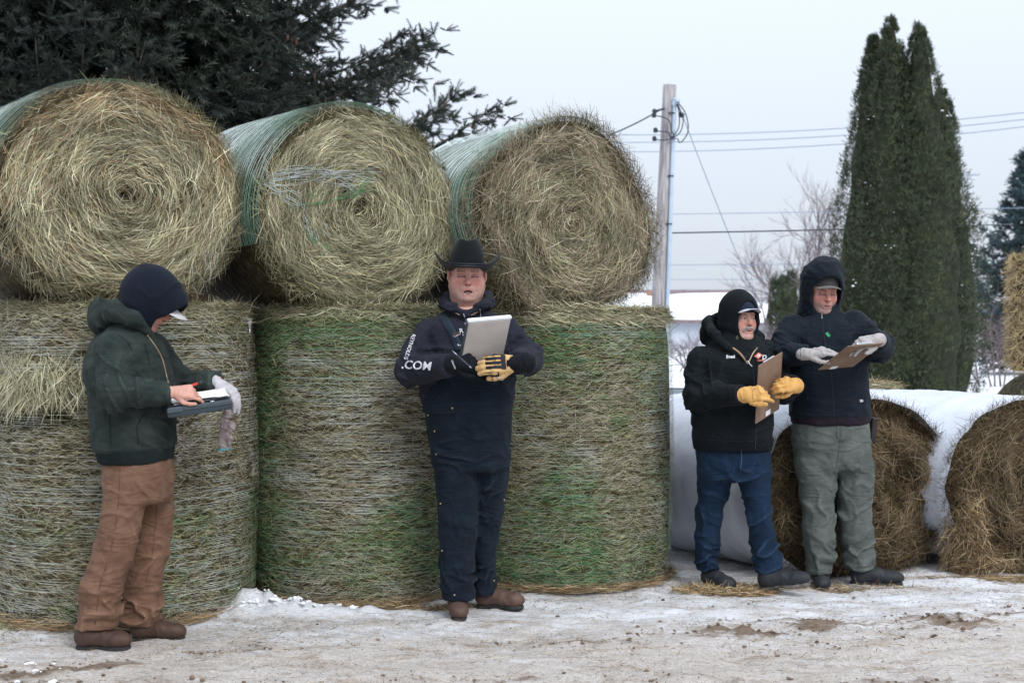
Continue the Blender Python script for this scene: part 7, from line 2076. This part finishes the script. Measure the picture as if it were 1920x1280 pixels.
tr3 = a3.put('jeans', V, F, M_JEAN, [
    (P(1328, 1040, .06), (0.13, 0.2, 0.09), (0.3, 0, 1), 15, 5, 0.016, 3), (P(1440, 1040, -.12), (0.14, 0.2, 0.11), (-0.7, 0, 1), 14, 4, 0.018, 4), (P(1330, 965, .05), (0.13, 0.2, 0.11), (0.6, 0, 1), 12, 4, 0.012, 5), (P(1425, 975, -.08), (0.13, 0.2, 0.11), (-0.6, 0, 1), 12, 4, 0.013, 6),
    (P(1376, 885), (0.2, 0.3, 0.08), (0.0, 0, 1), 13, 3, 0.012, 7), (P(1345, 870), (0.1, 0.2, 0.08), (0.6, 0, 1), 14, 3, 0.010, 8), (P(1376, 950), 0.5, (0.4, 0.1, 1), 8, 3, 0.005, 9)])
f = Field((-0.44, -0.40, 0.76), (0.44, 0.36, 1.56), 0.0095)
rr = a3.rows([(838, 1300, 1447, 0, 0.19), (815, 1298, 1448, 0, 0.20), (760, 1296, 1449, 0, 0.205), (710, 1296, 1449, 0, 0.20), (675, 1297, 1447, 0, 0.185), (655, 1312, 1440, 0.01, 0.16), (640, 1335, 1425, 0.02, 0.12), (625, 1350, 1418, 0.02, 0.10)])
f.D = loft(f.P, *rr, zlo=rr[0].min(), zhi=1.50, k=0.02)
R_sh, R_el, R_wr = P(1316, 678, -0.02), P(1308, 742, -0.10), P(1392, 740, -0.35)
L_sh, L_el, L_wr = P(1434, 664, 0.06), P(1470, 728, 0.02), P(1487, 723, -0.22)
f.add(a3.limb_cut(f, [R_sh, R_el, R_wr], [0.090, 0.083, 0.060], R_wr - R_el), 0.016)
f.add(a3.limb_cut(f, [L_sh, L_el, L_wr], [0.088, 0.080, 0.062], L_wr - L_el), 0.016)
V, F = f.mesh()
jk3 = a3.put('jacket', V, F, M_BLK, [
    (R_el, 0.14, (0.7, 0, 1), 15, 4, 0.015, 3), ((R_el + R_wr) / 2, 0.13, (1, 0, 0.3), 13, 4, 0.010, 4), ((R_sh + R_el) / 2, 0.13, (0.4, 0, 1), 11, 3, 0.012, 5), (L_el, 0.14, (0.4, 0, 1), 14, 4, 0.014, 6),
    (P(1370, 790), (0.3, 0.4, 0.10), (0.3, 0, 1), 9, 2.5, 0.010, 7), (P(1345, 700, -.1), (0.14, 0.3, 0.14), (1, 0, -0.4), 10, 3, 0.010, 8), (P(1420, 690, -.1), (0.12, 0.3, 0.12), (1, 0, 0.4), 10, 3, 0.009, 9)])
rb = a3.rows([(843, 1302, 1446, 0, 0.182), (832, 1300, 1448, 0, 0.192), (818, 1299, 1449, 0, 0.20)])
f = Field((-0.34, -0.26, 0.76), (0.28, 0.26, 0.94), 0.006)
f.D = loft(f.P, *rb, zlo=rb[0].min(), zhi=rb[0].max(), k=0.012)
V, F = f.mesh(); V = V + normals(V, F) * (0.003 * np.sin(np.arctan2(V[:, 1], V[:, 0]) * 95))[:, None]
a3.put('waistband', V, F, M_BLKF, sm=0, parent=jk3)
f = Field((-0.38, -0.26, 1.26), (0.28, 0.32, 1.72), 0.007)
pts = [P(1398, 672, -0.18), P(1362, 648, -0.15), P(1336, 622, -0.08), P(1328, 606, 0.05), P(1355, 600, 0.16), P(1400, 610, 0.17), P(1424, 632, 0.08), P(1420, 652, -0.06), P(1404, 668, -0.16)]
f.D = chain(f.P, pts, [0.012, 0.018, 0.026, 0.036, 0.044, 0.038, 0.026, 0.018, 0.012], 0.03)
f.add(ell(f.P, P(1345, 625, 0.11), (0.105, 0.10, 0.095)), 0.04)
f.cut(ell(f.P, P(1372, 590, 0.02), (0.11, 0.12, 0.12)), 0.02)
V, F = f.mesh()
a3.put('jacket_hood', V, F, M_BLK, [(P(1345, 620), 0.2, (0.5, 0, 1), 14, 5, 0.010, 21)], parent=jk3)
H3 = rot(math.radians(21), math.radians(2), math.radians(1)); T3 = P(1389, 598, -0.0); S3 = 1.0
a3.body(dict(moustache=True, stubble=0.25, lid=0.5, gaze=0.0045, frown=0.4, skin=(0.57, 0.33, 0.27), brow=(0.06, 0.044, 0.034)), H3, T3, S3,
        [(T3 + np.array([0, .03, -0.13]), P(1380, 680), 0.06, 0.13), (P(1378, 690), P(1376, 860), 0.14, 0.13), (R_sh, R_el, 0.055, 0.05), (R_el, R_wr, 0.05, 0.035), (L_sh, L_el, 0.055, 0.05), (L_el, L_wr, 0.05, 0.035),
         (P(1345, 880, .02), P(1330, 970, .05), 0.075, 0.05), (P(1330, 970, .05), P(1326, 1065, .06), 0.05, 0.04), (P(1410, 880, -.02), P(1425, 970, -.08), 0.075, 0.05), (P(1425, 970, -.08), P(1440, 1065, -.13), 0.05, 0.04)])
V, F = hood_mesh(dict(c=(0, 0.030, 0.025), r=(0.114, 0.135, 0.148), neck=((0, 0.02, -0.06), (0, 0.045, -0.24), 0.108, 0.13), open=(0.068, 0.124, -0.012), y0=-0.030, rim=0.012))
hd3 = a3.put('hood', xf(V, H3, T3, S3), F, M_BLKF, [(T3, 0.3, (0.3, 0, 1), 12, 4, 0.004, 31)])
V, F = cap_crown(); M_CAPD = cloth('cap_navy', (0.012, 0.02, 0.035), (0.02, 0.03, 0.05))
cp3 = a3.put('cap', xf(V, H3, T3, S3), F, M_CAPD)
V, F = visor_mesh('visor', reach=0.066, y0=-0.066, z0=0.062, curve=0.026, tip=-0.002, w=0.073)
a3.put('visor', xf(V, H3, T3, S3), F, cloth('visor_pale', (0.42, 0.44, 0.50), (0.54, 0.55, 0.60)), sm=0, parent=cp3)
M_YEL = cloth('yellow_leather', (0.50, 0.27, 0.085), (0.66, 0.39, 0.14), scale=26, rough=0.7, bump=0.35, bump_scale=160)
f = Field(P(1412, 738, -0.38) - 0.17, P(1412, 738, -0.38) + 0.17, 0.0045)
hand_solid(f, P(1393, 740, -0.36), (0.93, -0.30, 0.10), (-0.10, -0.90, 0.30), -1, [[0.55, 0.6, 0.3], [0.9, 1.0, 0.6], [1.0, 1.1, 0.6], [1.1, 1.1, 0.6]], [(0.7, 0.6, 0.0), (0.95, 0.25, 0.1), (1.0, 0.0, 0.0)], size=1.06, r=0.0118, palm_r=0.0165)
f.add(cap(f.P, P(1386, 741, -0.325), P(1396, 740, -0.34), 0.046, 0.043), 0.01)
V, F = f.mesh(); a3.put('glove', V, F, M_YEL, [(P(1410, 738, -.38), 0.1, (1, 0, 0.2), 28, 12, 0.005, 3)])
f = Field(P(1468, 722, -0.30) - 0.16, P(1468, 722, -0.30) + 0.16, 0.0045)
hand_solid(f, P(1489, 723, -0.23), (-0.55, -0.70, 0.10), (0.75, -0.55, 0.25), 1, [[0.75, 0.8, 0.5], [0.8, 0.85, 0.5], [0.85, 0.9, 0.5], [0.9, 0.9, 0.5]], [(0.6, 0.5, -0.5), (0.7, 0.1, -0.7), (0.7, -0.1, -0.7)], size=1.06, r=0.0122, palm_r=0.0165)
f.add(cap(f.P, P(1492, 723, -0.21), P(1487, 723, -0.24), 0.046, 0.043), 0.01)
V, F = f.mesh(); a3.put('glove', V, F, M_YEL, [(P(1468, 722, -.3), 0.1, (1, 0, 0.6), 28, 12, 0.005, 4)])
M_BOOTK = cloth('black_leather', (0.010, 0.012, 0.016), (0.026, 0.030, 0.036), scale=12, rough=0.6, spec=0.35, bump=0.25)
boots(a3, [(1322, 1086, 0.10, math.radians(-62), 0.275, 0, 0.10), (1424, 1107, -0.14, math.radians(-24), 0.30, math.radians(9), 0.10)], M_BOOTK, mat_plain('muddy_sole', (0.03, 0.028, 0.026), (0.20, 0.17, 0.15), scale=25, rough=0.8))
for pts in ([(1385, 666), (1399, 678), (1402, 700)],): pass
M_TANT = mat_plain('tan_tape', (0.33, 0.22, 0.14), rough=0.8)
a3.seam([(1374, 652), (1386, 661), (1396, 673), (1402, 682)], 0.0055, M_TANT, 'zip_tape', jk3)
a3.seam([(1420, 652), (1412, 662), (1405, 676), (1402, 682)], 0.0045, M_BRASS, 'zip', jk3)
a3.seam([(1402, 676), (1406, 683), (1410, 687)], 0.005, M_SILV, 'zip_pull', jk3, lift=0.006)
a3.seam([(1410, 688), (1414, 705), (1414, 730)], 0.0024, M_THREAD, 'zip_line', jk3)
a3.seam([(1418, 800), (1417, 825), (1416, 842)], 0.003, M_THREAD, 'zip_line', jk3)
a3.text('Fred', 1362, 672, 6.2, math.radians(-5), mat_plain('white_stitch', (0.68, 0.70, 0.74), rough=0.8), 'name_lettering', jk3, bold=0.025, lift=0.005)
M_RED = mat_plain('red_stitch', (0.55, 0.10, 0.06), (0.62, 0.2, 0.14), scale=200, rough=0.8)
M_WST = mat_plain('white_stitching', (0.66, 0.68, 0.72), (0.5, 0.52, 0.56), scale=200, rough=0.8)
a3.patch([(1414, 668), (1422, 660.5), (1430, 665), (1422, 673)], M_RED, 'emblem', jk3, lift=0.006)
a3.patch([(1417, 668), (1422, 663), (1427, 666), (1421, 670.5)], M_WST, 'emblem', jk3, lift=0.008)
a3.text('R', 1418.5, 670, 4.5, math.radians(-5), M_RED, 'emblem', jk3, lift=0.010, bold=0.02)
a3.text('D', 1429, 674, 8, math.radians(-8), M_WST, 'emblem', jk3, lift=0.006, bold=0.03, shear=0.2)
a3.patch([(1420, 675), (1433, 674), (1433, 676), (1420, 677)], M_RED, 'emblem', jk3, lift=0.006)
for pts in ([(1322, 655), (1332, 690), (1336, 730)], [(1318, 800), (1326, 775), (1334, 758)], [(1300, 822), (1350, 826), (1412, 827)]): a3.seam(pts, 0.0018, M_SEAMD, 'seam', jk3, lift=0.0004)
th = np.linspace(0, 2 * np.pi, 16)
q = a3.hit(1382, 633, 0.003)
if q is not None: link('eyelet', tube_mesh([(q + np.stack([0.0055 * np.cos(th), 0 * th, 0.0085 * np.sin(th)], -1), 0.0014)], 'eyelet', 5), M_BRASS, hd3)
a3.seam([(1390, 843), (1391, 860), (1388, 880)], 0.0022, mat_plain('denim_thread', (0.05, 0.09, 0.16), rough=0.9), parent=tr3)
W3 = np.array([a3.X0, a3.D, 0.0])
M_HARD = mat_plain('hardboard', (0.155, 0.098, 0.066), (0.225, 0.150, 0.105), scale=7, rough=0.65, bump=0.1, bump_scale=200)
bd3, w, h = board('hardboard_clipboard', 'brown hardboard clipboard held upright by the moustached man in yellow gloves', [W3 + P(1421, 686, -0.42), W3 + P(1466, 660, -0.25), W3 + P(1417, 794, -0.28)], 0.006, M_HARD, 'brown hardboard clipboards')
def dress_board(bd, w, h, tagpos):
    o = link('sheet', box_mesh('sheet', (w / 2 - 0.012, 0.001, h / 2 - 0.02)), M_PAPER, bd); o.location = (0, 0.0045, -0.008)
    o = link('clip', box_mesh('clip', (0.055, 0.006, 0.014), 0.003, 2), M_STEEL, bd); o.location = (0, 0.010, h / 2 - 0.016)
    o = link('sticker', box_mesh('sticker', (0.024, 0.0006, 0.015)), M_PAPER, bd); o.location = (tagpos[0], -0.0042, tagpos[1])
dress_board(bd3, w, h, (0.0, -h / 2 + 0.025))

# ------------------------------------------------------------------ 4: tall hooded man in grey-green trousers
a4 = Person('tall hooded man in black jacket and grey-green trousers looking down at his clipboard', 1575, 1093)
M_SOFT = cloth('navy_softshell', (0.0036, 0.0070, 0.0125), (0.0072, 0.0128, 0.0205), scale=5, rough=0.8, bump=0.2, weave=0.3)
M_OLIV = cloth('grey_green_canvas', (0.062, 0.075, 0.070), (0.120, 0.136, 0.127), scale=6, weave=0.4)
P = a4.p
f = Field((-0.38, -0.26, 0.02), (0.32, 0.28, 1.00), 0.0095)
rr = a4.rows([(782, 1487, 1627, 0, 0.155), (810, 1485, 1631, 0, 0.165), (847, 1487, 1634, 0, 0.165), (875, 1490, 1636, 0, 0.155)])
f.D = loft(f.P, *rr, zlo=rr[0].min() - 0.02, zhi=rr[0].max() + 0.03, k=0.04)
rl = a4.rows([(865, 1489, 1568, -0.02, 0.13), (904, 1497, 1567, -0.02, 0.118), (962, 1503, 1564, -0.03, 0.100), (1000, 1505, 1566, -0.03, 0.095), (1030, 1506, 1568, -0.03, 0.095), (1074, 1512, 1560, -0.03, 0.09)])
ll = a4.rows([(865, 1562, 1636, 0.02, 0.13), (904, 1568, 1637, 0.02, 0.118), (962, 1571, 1635, 0.03, 0.102), (1000, 1575, 1638, 0.04, 0.097), (1030, 1579, 1640, 0.04, 0.095), (1066, 1584, 1637, 0.04, 0.092)])
f.add(loft(f.P, *rl, pw=2.15, zlo=rl[0].min(), zhi=rl[0].max() + 0.02, k=0.01), 0.014)
f.add(loft(f.P, *ll, pw=2.15, zlo=ll[0].min(), zhi=ll[0].max() + 0.02, k=0.01), 0.014)
V, F = f.mesh()
tr4 = a4.put('trousers', V, F, M_OLIV, [
    (P(1536, 1040, -.03), (0.15, 0.2, 0.085), (0.5, 0, 1), 14, 4, 0.021, 3), (P(1610, 1035, .04), (0.15, 0.2, 0.09), (-0.5, 0, 1), 13, 4, 0.018, 4), (P(1535, 950, -.03), (0.15, 0.2, 0.11), (0.7, 0, 1), 11, 3, 0.016, 5), (P(1605, 965, .03), (0.15, 0.2, 0.10), (-0.5, 0, 1), 12, 3, 0.015, 6),
    (P(1560, 830), (0.25, 0.3, 0.08), (0.0, 0, 1), 14, 2.5, 0.010, 7), (P(1550, 880), (0.15, 0.3, 0.09), (0.8, 0, 0.8), 12, 3, 0.012, 8), (P(1600, 890), (0.12, 0.3, 0.09), (-0.8, 0, 0.8), 12, 3, 0.011, 10), (P(1570, 930), 0.6, (0.4, 0.1, 1), 8, 3, 0.005, 9)])
M_SEAMO = mat_plain('olive_thread', (0.06, 0.075, 0.068), rough=0.9)
for pts in ([(1575, 792), (1576, 820), (1572, 850), (1567, 880)], [(1569, 795), (1569, 818), (1573, 822)], [(1488, 808), (1500, 812), (1518, 798)], [(1502, 900), (1506, 960), (1508, 1010)], [(1514, 1071), (1535, 1073), (1558, 1075)], [(1586, 1063), (1610, 1063), (1634, 1060)]):
    a4.seam(pts, 0.0022, M_SEAMO, parent=tr4)
f = Field((-0.56, -0.44, 0.90), (0.42, 0.34, 1.76), 0.0095)
rr = a4.rows([(782, 1480, 1632, 0, 0.18), (760, 1480, 1631, 0, 0.185), (715, 1476, 1628, 0, 0.19), (670, 1474, 1626, 0, 0.19), (635, 1472, 1622, 0, 0.18), (610, 1482, 1612, 0.01, 0.155), (596, 1505, 1590, 0.02, 0.12), (580, 1518, 1572, 0.02, 0.09)])
f.D = loft(f.P, *rr, zlo=rr[0].min(), zhi=1.64, k=0.015)
R_sh, R_el, R_wr = P(1486, 618, 0.0), P(1463, 664, -0.12), P(1512, 664, -0.32)
L_sh, L_el, L_wr = P(1602, 610, 0.0), P(1650, 652, -0.14), P(1645, 638, -0.36)
f.add(a4.limb_cut(f, [R_sh, R_el, R_wr], [0.092, 0.080, 0.052], R_wr - R_el), 0.016)
f.add(a4.limb_cut(f, [L_sh, L_el, L_wr], [0.092, 0.082, 0.056], L_wr - L_el), 0.016)
V, F = f.mesh()
jk4 = a4.put('jacket', V, F, M_SOFT, [
    (R_el, 0.14, (0.8, 0, 1), 15, 4, 0.014, 3), ((R_sh + R_el) / 2, 0.13, (0.5, 0, 1), 12, 3, 0.012, 5), (L_el, 0.14, (-0.5, 0, 1), 15, 4, 0.014, 6), ((L_sh + L_el) / 2, 0.13, (-0.7, 0, 1), 12, 3, 0.012, 7),
    (P(1590, 620, -.1), (0.12, 0.3, 0.10), (1, 0, -0.25), 12, 3, 0.011, 8), (P(1510, 640, -.1), (0.12, 0.3, 0.12), (1, 0, 0.4), 10, 3, 0.009, 9), (P(1556, 740), (0.3, 0.4, 0.12), (0.3, 0, 1), 8, 2.5, 0.008, 10)])
rb = a4.rows([(794, 1484, 1629, 0, 0.172), (786, 1483, 1630, 0, 0.175), (772, 1483, 1630, 0, 0.178)])
f = Field((-0.36, -0.24, 0.90), (0.28, 0.24, 1.04), 0.007)
f.D = loft(f.P, *rb, zlo=rb[0].min(), zhi=rb[0].max(), k=0.01)
V, F = f.mesh(); a4.put('shirt_hem', V, F, cloth('plum_knit', (0.012, 0.008, 0.014), (0.02, 0.013, 0.022)), [(P(1556, 785), 0.4, (0.2, 0, 1), 14, 4, 0.006, 3)], parent=jk4)
H4 = rot(math.radians(7), math.radians(17), math.radians(2)); T4 = P(1543, 545, -0.02); S4 = 1.02
a4.body(dict(stubble=1.0, stubble_col=(0.21, 0.17, 0.16), lid=0.95, frown=0.8, skin=(0.58, 0.30, 0.245), brow=(0.06, 0.034, 0.024)), H4, T4, S4,
        [(T4 + np.array([0, .04, -0.14]), P(1548, 640), 0.06, 0.13), (P(1548, 650), P(1556, 840), 0.14, 0.13), (R_sh, R_el, 0.055, 0.05), (R_el, R_wr, 0.045, 0.03), (L_sh, L_el, 0.055, 0.05), (L_el, L_wr, 0.045, 0.03),
         (P(1530, 860), P(1534, 960), 0.08, 0.055), (P(1534, 960), P(1536, 1070), 0.055, 0.04), (P(1600, 860, .02), P(1604, 960, .03), 0.08, 0.055), (P(1604, 960, .03), P(1610, 1060, .04), 0.055, 0.04)])
V, F = hood_mesh(dict(c=(0, 0.03, 0.04), r=(0.122, 0.135, 0.150), c2=(0, 0.0, 0.085), r2=(0.085, 0.12, 0.105), neck=((0, 0.02, -0.06), (0, 0.04, -0.22), 0.115, 0.125), open=(0.092, 0.125, -0.005), y0=-0.020, rim=0.011, slope=0.0))
hd4 = a4.put('hood', xf(V, H4, T4, S4), F, M_SOFT, [(T4 + np.array([0, 0, .1]), 0.16, (0.5, 0, 1), 13, 4, 0.008, 31), (T4, 0.3, (0.3, 0, 1), 9, 3, 0.004, 33)])
V, F = cap_crown(); cp4 = a4.put('cap', xf(V, H4, T4, S4), F, cloth('cap_dark_grey', (0.05, 0.05, 0.055), (0.09, 0.085, 0.085)))
V, F = visor_mesh('visor', reach=0.058, y0=-0.066, z0=0.058, curve=0.024, tip=-0.004, w=0.078)
a4.put('visor', xf(V, H4, T4, S4), F, cloth('visor_grey', (0.13, 0.125, 0.12), (0.22, 0.21, 0.20)), sm=0, parent=cp4)
M_GRYG = cloth('grey_work_glove', (0.28, 0.265, 0.265), (0.42, 0.40, 0.39), scale=35, bump=0.4)
f = Field(P(1540, 662, -0.40) - 0.17, P(1540, 662, -0.40) + 0.17, 0.0045)
hand_solid(f, P(1511, 664, -0.34), (0.95, -0.22, 0.12), (-0.05, -0.45, 0.90), -1, [[0.15, 0.35, 0.25], [0.2, 0.4, 0.3], [0.25, 0.45, 0.3], [0.3, 0.5, 0.3]], [(0.75, 0.55, -0.35), (0.95, 0.15, -0.3), (1.0, 0.0, -0.2)], size=1.08, r=0.0108, palm_r=0.0155)
f.add(cap(f.P, P(1504, 664, -0.32), P(1514, 664, -0.35), 0.037, 0.034), 0.01)
V, F = f.mesh(); a4.put('glove', V, F, M_GRYG, [(P(1540, 662, -.4), 0.12, (1, 0, 0.2), 28, 12, 0.004, 3)])
f = Field(P(1622, 640, -0.45) - 0.17, P(1622, 640, -0.45) + 0.17, 0.0045)
hand_solid(f, P(1645, 638, -0.385), (-0.80, -0.42, -0.12), (0.10, -0.55, 0.80), 1, [[0.3, 0.4, 0.3], [0.35, 0.45, 0.3], [0.4, 0.5, 0.3], [0.5, 0.5, 0.3]], [(0.8, 0.55, -0.1), (0.95, 0.2, -0.2), (1.0, 0.1, -0.2)], size=1.08, r=0.0112, palm_r=0.016)
f.add(cap(f.P, P(1649, 637, -0.365), P(1641, 639, -0.40), 0.039, 0.036), 0.01)
V, F = f.mesh(); a4.put('glove', V, F, M_GRYG, [(P(1622, 640, -.45), 0.12, (1, 0, 0.4), 28, 12, 0.004, 4)])
boots(a4, [(1538, 1078, 0.08, math.radians(-100), 0.27, 0, 0.10), (1592, 1090, 0.05, math.radians(-12), 0.315, 0, 0.10)], M_BOOTK, M_SOLE)
a4.seam([(1541, 592), (1545, 625), (1547, 645), (1558, 700), (1562, 750), (1565, 785)], 0.0026, M_THREAD, 'zip', jk4)
a4.seam([(1541, 588), (1541, 592), (1541.5, 597)], 0.0035, M_STEEL, 'zip_pull', jk4, n=10)
a4.seam([(1554, 606), (1556, 640)], 0.002, M_THREAD, 'pocket_zip', jk4)
for pts in ([(1492, 605), (1500, 640), (1502, 680)], [(1600, 600), (1596, 640), (1598, 690)], [(1510, 720), (1514, 750)], [(1482, 772), (1550, 778), (1630, 770)], [(1618, 735), (1621, 768)]): a4.seam(pts, 0.0018, M_SEAMD, 'seam', jk4, lift=0.0004)
M_GRNM = mat_plain('green_mark', (0.02, 0.30, 0.12), rough=0.6)
a4.patch([(1547.5, 625), (1550, 623), (1556, 630.5), (1553.5, 632)], M_GRNM, 'green_mark', jk4, lift=0.004)
a4.patch([(1550.5, 622.5), (1551.6, 622), (1557.4, 629), (1556.6, 630)], M_GRNM, 'green_mark', jk4, lift=0.004)
a4.patch([(1612, 749), (1618, 748.5), (1619, 753), (1613, 754)], mat_plain('pale_tag', (0.5, 0.5, 0.52), (0.25, 0.2, 0.2), scale=300), 'tag', jk4, lift=0.003)
# the dark sheath on his belt
hs = P(1637, 806, 0.02)
o = link('belt_sheath', box_mesh('belt_sheath', (0.018, 0.03, 0.075), 0.008, 2), mat_plain('dark_leather', (0.02, 0.014, 0.016), (0.035, 0.022, 0.024), scale=20, rough=0.5), a4.root); o.location = tuple(hs); o.rotation_euler = (0, math.radians(5), 0)
W4 = np.array([a4.X0, a4.D, 0.0])
bd4, w, h = board('hardboard_clipboard', 'brown hardboard clipboard tilted flat in the grey gloves of the tall man', [W4 + P(1587, 649, -0.58), W4 + P(1654, 643, -0.46), W4 + P(1536, 693, -0.34)], 0.006, M_HARD, 'brown hardboard clipboards')
dress_board(bd4, w, h, (-0.03, -h / 2 + 0.02))
